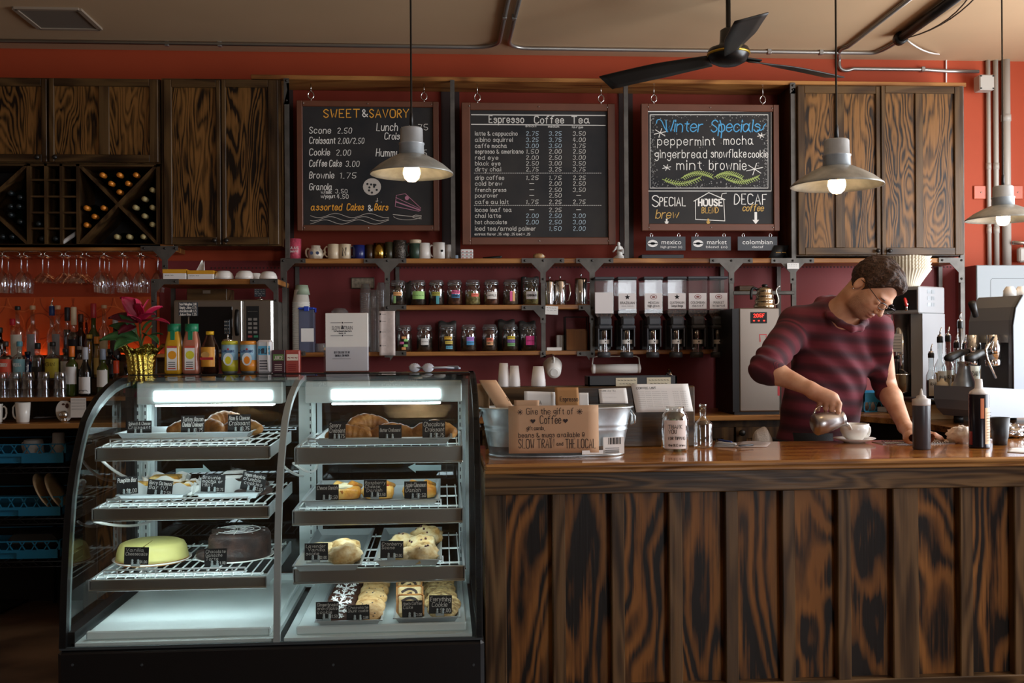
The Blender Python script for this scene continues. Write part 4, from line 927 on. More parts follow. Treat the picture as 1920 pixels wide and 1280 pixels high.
for i in range(5):
    fr = .13 + i * .175; p_ = at_tray(0, 'Da', fr)
    q = Vector((P(632 + 6 * i, 1150 - i * 16, p_.y).x, p_.y, p_.z + .012)); cookie('gingerbread_cookie', 'dark snowflake gingerbread cookie, ' + NTH[i], q, GING, .05, -.42, i, flake, 'gingerbread snowflake cookies')
    for j in range(2):
        q = Vector((P(690 + 4 * i + 3 * j, 1150 - i * 16, p_.y).x, p_.y + j * .055, p_.z + .014 + .006 * j)); cookie('chunk_cookie', ('golden chocolate chunk cookie leaning on top, ' if j else 'golden chocolate chunk cookie lying beneath, ') + NTH[i], q, COOK, .048, -.38, i * 2 + j, chunks, 'chocolate chunk cookies')
    p_ = at_tray(0, 'Db', fr)
    for j in range(2):
        q = Vector((P(826 - 2 * i + 4 * (i == 0), 1150 - i * 16, p_.y).x + .01 * j, p_.y + .05 * j, p_.z + .014 + .005 * j)); cookie('oat_cookie', ('lumpy oat everything cookie leaning on top, ' if j else 'lumpy oat everything cookie lying beneath, ') + NTH[i], q, OATC, .05, -.35, i * 3 + j + 20, chunks, 'everything cookies')
for i in range(4):
    p_ = at_tray(0, 'Db', .14 + i * .21); t = thing('cake_slice', 'slice of swirled coffee cake, ' + ('nearest the glass', 'second from the glass', 'third from the glass', 'at the back of the tray')[i], 'cake slice', Vector((P(769 - 1 * i, 1150 - i * 18, p_.y).x, p_.y, p_.z)), 0, 'coffee cake slices'); b = MB(); b.M = Matrix.Rotation(-.7, 4, 'X')
    b.box(-.042, .042, -.012, .018, 0, .075, .008); b.build('crumb', SCON, t); b = MB(); b.M = Matrix.Rotation(-.7, 4, 'X'); line(b, front(0, -.0125, 0), chaikin([(-.025, .05), (-.005, .062), (.02, .055), (.024, .035), (.0, .028), (-.012, .038), (.004, .045)], 2), .009); b.build('swirl', CHOC, t)
    b = MB(); b.M = Matrix.Rotation(-.7, 4, 'X'); b.box(-.0435, .0435, -.0115, .0185, .066, .078, .006); b.box(-.045, -.040, -.0115, .018, .004, .07); b.box(.040, .045, -.0115, .018, .004, .07); b.build('crust', CROI, t)
# second left shelf: bars, brownies
def bar(lab, px, key, fr, m, sz=(.035, .035, .022), cat='bar', wrap=True, top=None, rz=0):
    t = thing('bar_cake', lab, cat, at_tray(px, key, fr), rz); MB().box(-sz[0], sz[0], -sz[1], sz[1], .003, sz[2] * 2, .006).build('bar', m, t)
    if wrap:
        b = MB(); hx, hy = sz[0] + .006, sz[1] + .006
        b.grid(lambda u, v: ((hx + .012 * v + .003 * math.sin(u * 60)) * max(-1, min(1, 1.4 * math.cos(2 * PI * u))), (hy + .012 * v + .003 * math.cos(u * 50)) * max(-1, min(1, 1.4 * math.sin(2 * PI * u))), .002 + v * (sz[2] * 1.9 + .008 * math.sin(u * 43))), 40, 3, True, True); b.build('paper_wrapper', PARCH, t)
    if top: b = MB(); [b.tube([(-sz[0] + .004, -sz[1] + k_ * .012, sz[2] * 2 + .001), (sz[0] - .004, -sz[1] + k_ * .012 + .008, sz[2] * 2 + .001)], .003, 5) for k_ in range(6)]; b.build('drizzle', top, t)
bar('pumpkin bar in paper behind the first card of the second left shelf', 262, 'L2a', .5, BARM); bar('parchment-wrapped bar at the back of the oatmeal tray', 312, 'L2a', .8, BARM, (.05, .04, .028)); bar('golden oatmeal bar right of the berry oatmeal card', 338, 'L2a', .5, BARM, (.04, .035, .02)); bar('oatmeal bar in white paper before the brownie tray', 356, 'L2a', .6, BARM, (.03, .03, .02))
bar('iced brownie in white paper right of the brownie card', 434, 'L2b', .5, CHOC, (.036, .034, .026), 'brownie', True, ICING); bar('iced brownie behind the brownie card', 402, 'L2b', .6, CHOC, (.036, .034, .024), 'brownie', True, ICING); bar('iced brownie at the back of its tray', 440, 'L2b', .75, CHOC, (.036, .03, .03), 'brownie', False, ICING)
for i, (px, fr, dz, lab) in enumerate(((464, .42, 0, 'dark crumble cookie behind its tilted card'), (488, .42, 0, 'dark crumble cookie at the right end of its tray'), (480, .58, .015, 'dark crumble cookie lying across two others'))): q = at_tray(px, 'L2b', fr) + Vector((0, 0, dz)); cookie('crumble_cookie', lab, q, CHOC, .045, -.15, i + 40)
# cakes on plates on the third left shelf
def plate(lab, px, py, Y, r, z): q = P(px, py, Y); q.z = z; t = thing('cake_plate', lab, 'plate', q); MB().lathe([(0, .002), (r * .6, .002), (r * .95, .008), (r, .012), (r, .014), (r * .94, .011), (r * .6, .005), (0, .005)], 40).build('dish', WHITE, t); return q
q = plate('white plate under the yellow cheesecake', 286, 1050, 3.5, .128, S['L3']); t = thing('cheesecake', 'round yellow vanilla cheesecake with one cut line', 'cake', q + Vector((0, 0, .006)))
b = MB(); b.lathe([(.112, 0), (.118, .006), (.112, .04), (.104, .056), (.09, .062), (0, .063)], 44); b.build('custard', CUSTARD, t); b = MB(); b.box(-.001, .001, -.108, .0, .004, .0635); b.build('cut_line', mat('cut_crumb', '8a7a3a', .7), t); b = MB(); b.lathe([(.119, -.001), (.1195, .004), (.118, .008)], 44); b.build('crust', CROI, t)  # the cut is a thin darker line in the custard
q = plate('white plate under the chocolate torte', 440, 1048, 3.52, .132, S['L3']); t = thing('chocolate_torte', 'dark chocolate ganache torte with white icing rings', 'cake', q + Vector((.012, 0, .006)))
b = MB(); b.lathe([(.105, 0), (.11, .01), (.109, .075), (.102, .088), (.085, .092), (0, .093)], 44, ang=2 * PI * .83, a0=-PI * .78); b.add([(0, 0, 0), (.108 * math.cos(-PI * .78), .108 * math.sin(-PI * .78), 0), (.104 * math.cos(-PI * .78), .104 * math.sin(-PI * .78), .088), (0, 0, .093), (.108 * math.cos(PI * .88), .108 * math.sin(PI * .88), 0), (.104 * math.cos(PI * .88), .104 * math.sin(PI * .88), .088)], [(0, 1, 2, 3), (0, 3, 5, 4)], False); b.build('ganache', CHOC, t)
b = MB()
for r in (.03, .052, .074, .093): b.tube([(r * math.cos(a), r * math.sin(a), .0925 - (.004 if r > .09 else 0)) for a in [-PI * .76 + 2 * PI * .8 * i / 40 for i in range(41)]], .0016, 5)
for k_ in range(8): a = -PI * .7 + k_ * .68; b.tube([(.012 * math.cos(a), .012 * math.sin(a), .0935), (.095 * math.cos(a), .095 * math.sin(a), .091)], .001, 4)
b.build('icing_ring', ICING, t); b = MB(); b.ball((-.1, -.05, .02), (.03, .028, .018), 12, 7, noisy(3, .4, 3)); b.build('fallen_crumb', CHOC, t)

# price cards in clip stands
def price_card(x0, y0, x1, y1, Y, lines, price, lab, tilt=0.0, lean=-.08):
    key = min((k_ for k_ in T if (x0 < 520) == (k_[0] == 'L')), key=lambda k_: abs(P(x0, y1, T[k_][0]).z - T[k_][2] - .015)) if y1 not in (1058, 1060) else None
    Y = T[key][0] + .014 if key else 3.33
    a = P((x0 + x1) / 2, y1, Y); s = SZ(x0, 1, Y); W_ = (x1 - x0) * s; H_ = (y1 - y0) * s
    t = thing('price_card', lab, 'price card', a, 0, 'price cards in the case'); Mx = Matrix.Rotation(lean, 4, 'X') @ Matrix.Rotation(-tilt, 4, 'Y')
    b = MB(); b.M = Mx; b.box(-W_ / 2, W_ / 2, 0, .0015, 0, H_); b.build('card', CARD, t)
    f = Face(Mx @ Vector((0, 0, 0)), Mx.to_3x3() @ Vector((1, 0, 0)), Mx.to_3x3() @ Vector((0, 0, 1)), Mx.to_3x3() @ Vector((0, -1, 0))); b = MB(); n = len(lines); h = min(H_ * .24, H_ * .72 / n * .75)
    for i, tx in enumerate(lines): write(b, f, tx, -W_ * .44, H_ * (.94 - .8 * (i + .9) / (n + .7)), h, h * .10, wid=W_ * min(.88, .09 * len(tx) + .1), slant=.12)
    if price: write(b, f, price, W_ * .44, H_ * .08, h * .85, h * .10, align='r', aspect=.85)
    b.build('handwriting', CHALKW, t); b = MB(); b.M = Mx
    for sx in (-1, 1): b.lathe([(.0035, 0), (.0045, .005), (.003, .01), (.004, .014), (0, .017)], 8, c=(sx * W_ * .12 - W_ * .02, -.006, H_ * .02))
    b.box(-W_ * .2, W_ * .16, -.004, .004, -.006, .002); b.build('clip', CLIPM, t)
CLIPM = mat('clear_plastic_clip', 'aab4b4', .2)
for a in [(238, 788, 284, 813, 3.46, ['Spinach & Cheese', 'Croissant'], '', 'black card reading spinach and cheese croissant'), (339, 778, 383, 812, 3.46, ['Turkey Bacon', 'Cheddar Croissant'], '3.75', 'black card in front of croissants reading turkey bacon'), (427, 776, 470, 809, 3.46, ['Ham & Cheese', 'Croissant'], '3.75', 'black card reading ham and cheese croissant'),
          (616, 790, 648, 823, 3.45, ['Savory', 'Croissant'], '2.75', 'black card reading savory croissant'), (710, 796, 753, 823, 3.45, ['Butter Croissant'], '', 'black card reading butter croissant'), (792, 788, 835, 821, 3.45, ['Chocolate', ' Croissant'], '$2.75', 'black card reading chocolate croissant'),
          (219, 892, 259, 926, 3.42, ['Pumpkin Bar', ''], '$2.00', 'black card reading pumpkin bar', .05), (275, 899, 322, 928, 3.41, ['Berry Oatmeal', 'Bar (V)'], '2.50', 'black card reading berry oatmeal bar', -.1), (376, 889, 421, 922, 3.41, ['Brownie', 'mocha or', 'MINT'], '$1.75', 'black card reading brownie mocha or mint', -.05), (449, 885, 494, 920, 3.42, ['Vegan chocolate', 'crumble', ' cookies'], '$2.00', 'tilted black card reading vegan chocolate crumble cookies', -.2),
          (592, 908, 635, 937, 3.42, ['Cheese Danish', ''], '$2.50', 'black card reading cheese danish'), (682, 899, 725, 932, 3.44, ['Raspberry', 'Cheese', ' Danish'], '$2.50', 'black card reading raspberry cheese danish'), (758, 902, 801, 934, 3.43, ['Apple-Cinnamon', 'Danish'], '$2.50', 'black card reading apple cinnamon danish'),
          (232, 1025, 278, 1058, 3.36, ['Vanilla', 'Cheesecake', ''], '$4.00', 'black card reading vanilla cheesecake', -.03), (383, 1028, 425, 1060, 3.36, ['Chocolate', 'Ganache', 'Torte'], '4.00', 'black card reading chocolate ganache torte'),
          (571, 1018, 615, 1050, 3.36, ['Lavender', ' Vanilla', 'scone'], '$2.00', 'black card reading lavender vanilla scone'), (713, 1014, 756, 1046, 3.38, ['Cranberry', 'Scone', ''], '$2.00', 'black card reading cranberry scone', -.02),
          (592, 1128, 635, 1160, 3.27, ['Gingerbread', 'snowflake', 'cookie'], '$2.50', 'black card reading gingerbread snowflake cookie'), (650, 1134, 693, 1162, 3.265, ['Chocolate', 'chunk cookie', ''], '2.00', 'black card reading chocolate chunk cookie', .02), (754, 1126, 793, 1157, 3.275, ["Mom's Coffee", 'Cake', ''], '$3.00', "black card reading mom's coffee cake", .02), (804, 1116, 847, 1150, 3.275, ['Everything', ' Cookie'], '$2.00', 'black card reading everything cookie', -.02)]: price_card(*a)

# ---------------------------------------------------------------- pendant lamps and ceiling fan
BULB = mat('lit_bulb', 'fff2dc', .4, emit=26, emc='ffd6a0'); SHADE = mat('worn_galvanised_shade', 'a4a6a0', .42, .35, var=.28, vs=18)
def pendant(label, px, rim_y, cap_y, Y, rpx, tilt=0):
    a = P(px, rim_y, Y); s = SZ(px, 1, Y, rim_y); R_ = rpx * s; top = P(px, cap_y, Y).z - a.z; t = thing('pendant_lamp', label, 'pendant lamp', a, 0, 'pendant lamps over the counter')
    k = top; o = R_; b = MB()
    b.lathe([(o * .30, k * .40), (o * .36, k * .39), (o * .55, k * .30), (o * .78, k * .17), (o * .94, k * .045), (o, -.001), (o * 1.005, -.006), (o * .99, -.006), (o * .93, k * .03), (o * .77, k * .145), (o * .54, k * .27), (o * .34, k * .35), (0, k * .36)], 48); b.build('shade', SHADE, t)
    b = MB(); b.lathe([(o * .30, k * .38), (o * .295, k * .62), (o * .31, k * .63), (o * .31, k * .66), (o * .275, k * .68), (o * .27, k * .97), (o * .25, k), (0, k)], 32); b.build('socket_cap', mat('galvanised_cap', 'b2b8bc', .42, .3, var=.15, vs=16), t)
    b = MB(); b.lathe([(.007, k), (.006, k + .05), (.0036, k + .055), (.0036, ZC - a.z)], 10); b.build('cord', BLACK, t)
    b = MB(); b.lathe([(0, -.034), (.015, -.031), (.026, -.02), (.031, -.004), (.03, .012), (.022, .03), (.015, .042), (.0135, .06)], 20); b.build('bulb', BULB, t)
pendant('galvanised pendant lamp hanging in front of the pastry chalkboard', 772, 324, 240, 3.7, 78); pendant('galvanised pendant lamp hanging in front of the right wall cabinet', 1569, 346, 262, 3.52, 82.5); pendant('galvanised pendant lamp beside the wall pipes, cut by the frame', 1881, 410, 349, 4.6, 64)
a = P(1366, 106, 5.0); t = thing('ceiling_fan', 'black three-bladed ceiling fan with thin gold trim ring', 'ceiling fan', a); s = SZ(1366, 1, 5.0, 106); FANB = mat('fan_black', '0d0d0d', .3); BLADE = mat('fan_blade', '23221f', .45)
b = MB(); b.lathe([(0, -17 * s), (20 * s, -15 * s), (32 * s, -9 * s), (37 * s, 0), (39 * s, 8 * s), (36 * s, 14 * s), (20 * s, 17 * s), (16 * s, 26 * s), (15 * s, 48 * s), (9 * s, 52 * s), (4.5 * s, 53 * s), (4.5 * s, ZC - a.z)], 36); b.build('motor', FANB, t)
b = MB(); b.lathe([(38.3 * s, 2 * s), (39.6 * s, 4 * s), (39.2 * s, 6 * s)], 36); b.build('trim_ring', mat('gold_trim', 'c8a53c', .3, .8), t)
for an in (142, 22, 262):
    M_ = Matrix.Rotation(math.radians(an), 4, 'Z'); b = MB(); b.M = M_; b.sheet(lambda u, v: (.10 + .6 * u, (v - .5) * (.07 + .075 * min(1, u * 2.2)), -.004 - .02 * u * u + (v - .5) * .035), 12, 4, .006); o = b.build('blade', BLADE, t)
    b = MB(); b.M = M_; b.box(.085, .2, -.018, .018, -.004, .006, .003); b.build('blade_iron', FANB, o)
# ---------------------------------------------------------------- stemware hanging under the left shelf
zr = P(150, 471, 5.8).z
t = thing('stemware_rack', 'chrome wire stemware rack screwed under the left shelf', 'glass rack', (P(150, 471, 5.8).x, 5.8, zr)); b = MB(); L_ = t.location
for px in (-12, 21, 61, 100, 139, 178, 212, 246, 281):
    x = P(px, 475, 5.8).x - L_.x; w_ = .048
    pts = [(x - w_ + .016, -.002, -.026), (x - w_ + .004, -.002, -.022), (x - w_, -.002, -.013), (x - w_ + .006, -.002, -.004), (x - w_ + .016, -.002, 0), (x + w_ - .016, -.002, 0), (x + w_ - .006, -.002, -.004), (x + w_, -.002, -.013), (x + w_ - .004, -.002, -.022), (x + w_ - .016, -.002, -.026)]
    b.tube(pts, .0028, 6)
    for k_ in (-1, 1): b.tube([(x + k_ * (w_ - .016), -.002, -.026), (x + k_ * (w_ - .016), .21, -.026)], .0028, 6)
b.build('wire', CHROME, t)
STEMG = glass('stemware_glass', 'f4f4f6', 4)
def stem(kind, lab):
    t = thing('wine_glass' if kind else 'cocktail_glass', lab, 'glass', (0, 0, 0)); b = MB()
    if kind: pr = [(.033, 0), (.031, -.003), (.006, -.008), (.0035, -.02), (.0035, -.075), (.006, -.085), (.022, -.10), (.033, -.122), (.037, -.145), (.036, -.17), (.032, -.205)]
    else: pr = [(.034, 0), (.032, -.003), (.006, -.008), (.0035, -.02), (.0035, -.085), (.007, -.094), (.018, -.102), (.036, -.118), (.05, -.135), (.056, -.148)]
    b.lathe(pr, 24, cap1=False); b.build('bowl', STEMG, t); return t
gl = {1: stem(1, 'clear wine glass hanging upside down from the chrome rack'), 0: stem(0, 'clear wide cocktail glass hanging upside down from the chrome rack')}; seen = set()
for ch_, (px, kind, n) in enumerate(((4, 1, 2), (40, 1, 2), (80, 0, 2), (119, 0, 2), (143, 0, 3), (187, 1, 3), (230, 1, 2), (262, 1, 2), (296, 1, 1))):
    for j in range(n):
        Y = 5.83 + .08 * j; q = P(px, 480, 5.83); pos = Vector((q.x, Y, zr - .0225))
        o = gl[kind] if kind not in seen else dup(gl[kind], pos); o.location = pos; seen.add(kind); o['group'] = 'wine glasses in the hanging rack' if kind else 'cocktail glasses in the hanging rack'; o['label'] = ('wine glass' if kind else 'wide cocktail glass') + ' hanging ' + ('in front', 'second in line', 'at the back')[j] + ' in the ' + ('first', 'second', 'third', 'fourth', 'fifth', 'sixth', 'seventh', 'eighth', 'last')[ch_] + ' wire channel'

# ---------------------------------------------------------------- liquor bottles on stepped shelves
z1 = P(60, 745, 5.5).z; xa, xb = P(-140, 700, 5.5).x, P(283, 700, 5.5).x
t = thing('liquor_shelf', 'dark stepped wooden liquor shelf standing on the left back counter', 'shelf', ((xa + xb) / 2, 5.5, BZ)); h = (xb - xa) / 2
MB().box(-h, h, 0, .19, z1 - BZ - .022, z1 - BZ, .003).build('step', W_SHELF, t)
MB().box(-h, h, .17, .34, z1 - BZ - .022, z1 - BZ + .09).build('step', W_CABH, t); MB().box(-h, h, .32, .5, z1 - BZ - .022, z1 - BZ + .18).build('step', W_CABH, t)
b = MB(); b.box(-h, -h + .03, .01, .5, 0, z1 - BZ - .022); b.box(h - .03, h, .01, .5, 0, z1 - BZ - .022); b.box(-h, h, .45, .48, 0, z1 - BZ - .022); b.build('support', W_CABF, t); MB().box(-h, h, .474, .479, z1 - BZ + .15, z1 - BZ + .22).build('lip', W_CABH, t); MB().box(-h, h - .02, .484, .496, z1 - BZ + .182, z1 - BZ + .2, .003).build('light_strip', mat('warm_light_strip', 'ffffff', .4, emit=7, emc='ffb070'), t)
TIER = {0: (5.59, z1), 1: (5.745, z1 + .09), 2: (5.90, z1 + .18)}
def liq(name, c, d=.72): return glass(name, c, .8, .02, d)
LIQ = {'amber': liq('amber_spirit', '7a4212'), 'dark': liq('dark_spirit', '2a1410'), 'red': liq('red_cordial', '7c1820'), 'gold': liq('gold_liqueur', 'c79a2c'), 'blue': liq('blue_spirit', '1c3b78'), 'clear': None}
BODY = {'clear': glass('bottle_glass', 'eef2f2', 3.2), 'green': glass('olive_bottle', '4d5c24', 3, .03, .55), 'black': mat('black_bottle_glass', '0c0d0e', .1, spec=.8), 'brown': glass('brown_bottle', '4a2812', 1.5, .03, .6)}
CAPM = {}
def cm(c, r=.4): return CAPM.setdefault((c, r), mat('paint_' + c, c, r))
def bottle(name, lab, loc, H, r, neck=.3, nr=.013, glassk='clear', liquid=None, fill=.75, cap=None, caph=.1, label=None, lz=(.15, .5), pour=False, band=None, sh=.16, lw=.9, text=None, grp=None):
    """H height, r body radius; neck, caph, lz are fractions of H"""
    t = thing(name, lab, 'bottle', loc, 0, grp); hb = H * (1 - neck - sh); hs = H * (1 - neck)
    out = [(r * .8, 0), (r * .97, .004), (r, .012), (r, hb)] + [(r + (nr - r) * (1 - math.cos(PI * s)) / 2, hb + (hs - hb) * s) for s in (.15, .35, .55, .75, .9, 1)] + [(nr, H - .012), (nr * 1.12, H - .012), (nr * 1.12, H - .002), (nr, H)]
    MB().lathe([(0, .003)] + out, 24, cap0=False, cap1=glassk == 'black').build('glass', BODY[glassk], t)
    if liquid and LIQ.get(liquid):
        zt = H * fill; pr = [(0, .006)] + [(max(a - .003, .001), max(z, .006)) for a, z in out if z < zt]; pr += [(pr[-1][0], zt), (0, zt)]; MB().lathe(pr, 20).build('liquor', LIQ[liquid], t)
    if cap:
        b = MB(); b.lathe([(nr * 1.14, H * (1 - caph)), (nr * 1.2, H * (1 - caph) + .002), (nr * 1.2, H), (nr * 1.05, H + .004), (0, H + .004)], 18, cap0=True); b.build('cap', cm(cap), t)
    if pour: b = MB(); b.lathe([(nr, H), (nr * .9, H + .012), (.004, H + .014)], 10); b.tube([(0, 0, H + .012), (.001, 0, H + .03), (.008, 0, H + .05)], [.005, .004, .003], 8); b.build('pourer', CHROME, t)
    if label:
        b = MB(); a0 = -PI / 2 - lw; b.lathe([(r + .0008, H * lz[0]), (r + .0008, H * lz[1])], 16, ang=2 * lw, a0=a0)
        mats = [cm(label, .6)]
        if text:
            b.m(1); mats.append(cm(text[1], .7)); f = Face((0, -r - .0012, H * lz[0]), (1, 0, 0), (0, 0, 1), (0, -1, 0)); hh = H * (lz[1] - lz[0])
            for i, tx in enumerate(text[0]): write(b, f, tx, 0, hh * (.62 - .26 * i), hh * .17, hh * .028, wid=r * 1.25, align='c')
        b.build('label', mats, t)
    if band: b = MB(); b.lathe([(nr + .0008, hs + .01), (nr + .0008, hs + .01 + H * band[1])], 14); b.build('neck_band', cm(band[0], .5), t)
    return t
def stand(px, tier, dy=0): Y, z = TIER[tier]; q = P(px, 700, Y + dy); return Vector((q.x, Y + dy, z))
def hof(px, py, tier): Y, z = TIER[tier]; return P(px, py, Y).z - z
def bt(lab, px, top, tier, rpx, name='liquor_bottle', dy=0, **kw): bottle(name, lab, stand(px, tier, dy), hof(px, top, tier), SZ(px, rpx, TIER[tier][0]), **kw)
bt('clear square-shouldered bottle with black cap and cream label, back row left end', 34, 575, 2, 13, cap='1a1a1a', caph=.06, label='d9d6c8', lz=(.1, .5))
bt('clear corked bottle with silver vine print, back row', 62, 574, 2, 12.5, cap='c9a079', caph=.06, label='8f8f92', lz=(.12, .5), lw=.6)
bt('tall clear bottle with bright blue neck band and pourer', 98, 575, 2, 10, cap='123a78', caph=.16, pour=True, neck=.36, label='cfd4d6', lz=(.1, .35), lw=.5)
bt('clear corked bottle with silver vine print, right of the blue-necked bottle', 109, 574, 2, 12, cap='cfa583', caph=.06, dy=-.02, label='8f8f92', lz=(.12, .5), lw=.6)
bt('dark liqueur bottle with black capsule neck', 127, 577, 2, 8.5, glassk='clear', liquid='dark', fill=.6, cap='20222c', caph=.24, dy=.02)
bt('dark bottle with long cream paper neck and gold eye label', 139, 577, 2, 11, glassk='clear', liquid='dark', fill=.55, cap='e4cfae', caph=.32, neck=.38, label='1a1820', lz=(.1, .42), dy=-.03)
bt('brown wine-shaped bottle behind the orange capped one', 152, 590, 2, 8.5, glassk='brown', cap='4a2a20', caph=.16)
bt('clear bottle of pink cordial with slim neck', 163, 596, 2, 7, liquid='red', fill=.9, neck=.4, nr=.009)
bt('dark green bottle with red and white capsule, tallest behind the flower', 176, 570, 2, 11, glassk='green', cap='b02a30', caph=.24, neck=.4, label='222a1c', lz=(.1, .45))
bt('clear corked bottle half hidden by the red flower', 196, 573, 2, 10.5, cap='c9a079', caph=.05, label='c8b48a', lz=(.1, .4))
bt('dark round bottle behind the flower leaves', 217, 600, 2, 10, glassk='black', cap='b8b8b8', caph=.12, label='40332c')
bt('black bottle at the left picture edge with teal highlight', 0, 615, 2, 11, glassk='black', cap='10251f', caph=.14)
bt('red capped clear bottle between the first back row bottles', 24, 598, 2, 6, cap='c01830', caph=.14, dy=.05, neck=.4)
bt('blue gin bottle half behind the teal label', 52, 660, 1, 9, liquid='blue', fill=.95, neck=.25, dy=.04, cap='0a1020')
bt('flat bottle with coral red shield label reading bourbon', 11, 641, 1, 13, name='spirit_bottle', liquid='amber', fill=.5, cap='3c2c22', caph=.12, label='e0543c', lz=(.03, .54), sh=.12, lw=1.2, text=(['BOURBON'], 'f4e4d8'))
bt('flat bottle with pale teal shield label reading vodka', 37, 641, 1, 12, name='spirit_bottle', cap='5aa0b4', caph=.12, label='86bcc8', lz=(.03, .54), sh=.12, lw=1.2, text=(['VODKA'], 'e8f4f6'))
bt('dark capped clear bottle between teal and yellow labels', 71, 644, 1, 11, liquid='dark', fill=.5, cap='0e1a18', caph=.15, neck=.25, label='2a2622', lz=(.1, .35))
bt('round bottle with pale yellow label reading gin', 99, 642, 1, 13.5, name='spirit_bottle', cap='1c1c1c', caph=.1, label='e0d24c', lz=(.03, .56), sh=.14, lw=1.2, text=(['GIN'], '3a3a20'))
bt('clear bottle with grey label behind the orange capped wine', 123, 655, 1, 9, label='c4c4c0', lz=(.15, .6), liquid='dark', fill=.35, cap='222222')
bt('squat bottle with round tan label behind the two wines', 150, 650, 1, 10, liquid='dark', fill=.6, cap='888078', label='a88862', lz=(.3, .6))
bt('tall slim gold liqueur bottle left of the flower', 168, 628, 1, 5.5, liquid='gold', fill=.85, neck=.15, sh=.05, cap='c9a83c', caph=.08, dy=.03)
bt('gold liqueur bottle with orange cap beside the tall slim one', 182, 632, 1, 6, liquid='gold', fill=.8, cap='d8862c', caph=.16, label='d8bc6a', lz=(.1, .5))
bt('round dark bottle under the green leaves', 207, 655, 1, 12, glassk='black', neck=.2, cap='2a2a2a', label='201a16')
bt('wine bottle with orange capsule and white label', 135, 650, 0, 11, name='wine_bottle', glassk='green', cap='ee7b26', caph=.2, neck=.24, sh=.12, label='e6e4e2', lz=(.25, .6), lw=1.1)
bt('dark wine bottle with silver capsule and white label marked m', 160, 652, 0, 11.5, name='wine_bottle', glassk='black', cap='b6bac4', caph=.24, neck=.26, sh=.26, label='e8e6e4', lz=(.06, .4), lw=1.15, text=(['', '', 'm'], '222222'), dy=-.01)
bt('green wine bottle with silver blue capsule behind the case corner', 193, 655, 0, 11, name='wine_bottle', glassk='green', cap='8d9aac', caph=.22, neck=.27, label='e4e2dc', lz=(.2, .56), lw=1.1)
bt('small hot sauce bottle with red cap', 218, 677, 0, 7, name='sauce_bottle', glassk='brown', liquid='red', fill=.8, cap='d8481e', caph=.35, neck=.35)
bt('tiny dark sauce bottle with red label beside the gold pot', 237, 683, 0, 6, name='sauce_bottle', glassk='black', cap='301414', label='a82a26', lz=(.1, .5))
TUMB = glass('tumbler_glass', 'f0f2f4', 3.6); tb = thing('tumbler', 'clear tumbler stacked upside down in a stack of two on the liquor shelf', 'glass', (0, 0, 0), 0, 'stacked tumblers on the liquor shelf')
b = MB(); b.lathe([(.036, 0), (.0362, .002), (.032, .04), (.0335, .042), (.027, .083), (.026, .088), (0, .088)], 20, cap0=False); b.lathe([(.0338, .001), (.03, .04), (.025, .078), (0, .078)], 20, cap0=False); b.build('glass', TUMB, tb); first = True
for st_, px in enumerate((4, 28, 53, 82, 113)):
    for j in range(2):
        q = stand(px, 0, -.055); q.z += j * .046; o = tb if first else dup(tb, q); o.location = q; first = False; o['label'] = ('upper' if j else 'lower') + ' upturned tumbler of the ' + ('first', 'second', 'third', 'fourth', 'fifth')[st_] + ' stack before the spirits'

# ---------------------------------------------------------------- left back counter
def mugshape(mb, r, h, hr=.6, side=1, rot=0, taper=.88):
    mb.lathe([(0, .002), (r * taper * .85, 0), (r * taper, .004), (r, h), (r * .93, h), (r * taper * .9, .01), (0, .008)], 28)
def handle(mb, r, h, ang, w=.006, out=.6, k=.9):
    c, s = math.cos(ang), math.sin(ang); mb.tube([((r * k + out * r * q) * c, (r * k + out * r * q) * s, h * z) for q, z in ((0, .82), (.5, .86), (.95, .74), (1, .5), (.8, .3), (.35, .2), (0, .2))], [w] * 7, 8)
def mug(lab, px, py, Y, wpx, top, m, ang, extra=None, taper=.9, name='mug', cat='mug', grp=None, z=None, rim=None):
    q = P(px, py, Y); q.z = z if z is not None else q.z; r = SZ(px, wpx / 2, Y); h = P(px, top, Y).z - q.z; t = thing(name, lab, cat, q, 0, grp); b = MB(); mugshape(b, r, h, taper=taper); b.build('cup', m, t)
    if ang is not None: b = MB(); handle(b, r, h, ang, max(.004, r * .13)); b.build('handle', m, t)
    if rim: b = MB(); b.lathe([(r * 1.01, h * .82), (r * 1.015, h), (r * .95, h + .001)], 24); b.build('rim_band', rim, t)
    if extra:
        b = MB(); f = Face((0, -r * .96, 0), (1, 0, 0), (0, 0, 1), (0, -1, 0)); extra(b, f, r, h); b.build('print', INK, t)
    return t
YMG = 5.5; mug('white tall mug standing on the left back counter', 43, 785, YMG, 28, 754, WHITE, PI * .93, z=BZ, taper=.82); mug('white mug cut off by the left edge of the photo', -8, 784, YMG, 26, 757, WHITE, 0.1, z=BZ)
def flat_sheet(lab, quad, z, m=PAPER, lines=None, name='paper_sheet', cat='paper'):
    c = sum(quad, Vector()) / 4; t = thing(name, lab, cat, (c.x, c.y, z)); q = [v - c for v in quad]
    b = MB(); b.sheet(lambda u, v: ((q[0] * (1 - u) + q[1] * u) * (1 - v) + (q[3] * (1 - u) + q[2] * u) * v).xy.to_3d() + Vector((0, 0, .002 + .003 * math.sin(u * 4) * v)), 6, 4, .0008); b.build('sheet', m, t)
    if lines:
        b = MB()
        for i in range(lines): v = .1 + .8 * i / lines; a = (q[0] * .9 + q[1] * .1) * (1 - v) + (q[3] * .9 + q[2] * .1) * v; e = (q[0] * .2 + q[1] * .8) * (1 - v) + (q[3] * .2 + q[2] * .8) * v; line(b, Face((0, 0, .0062), (1, 0, 0), (0, 1, 0)), [(a.x, a.y), (e.x, e.y)], .004)
        b.build('print', INK, t)
    return t
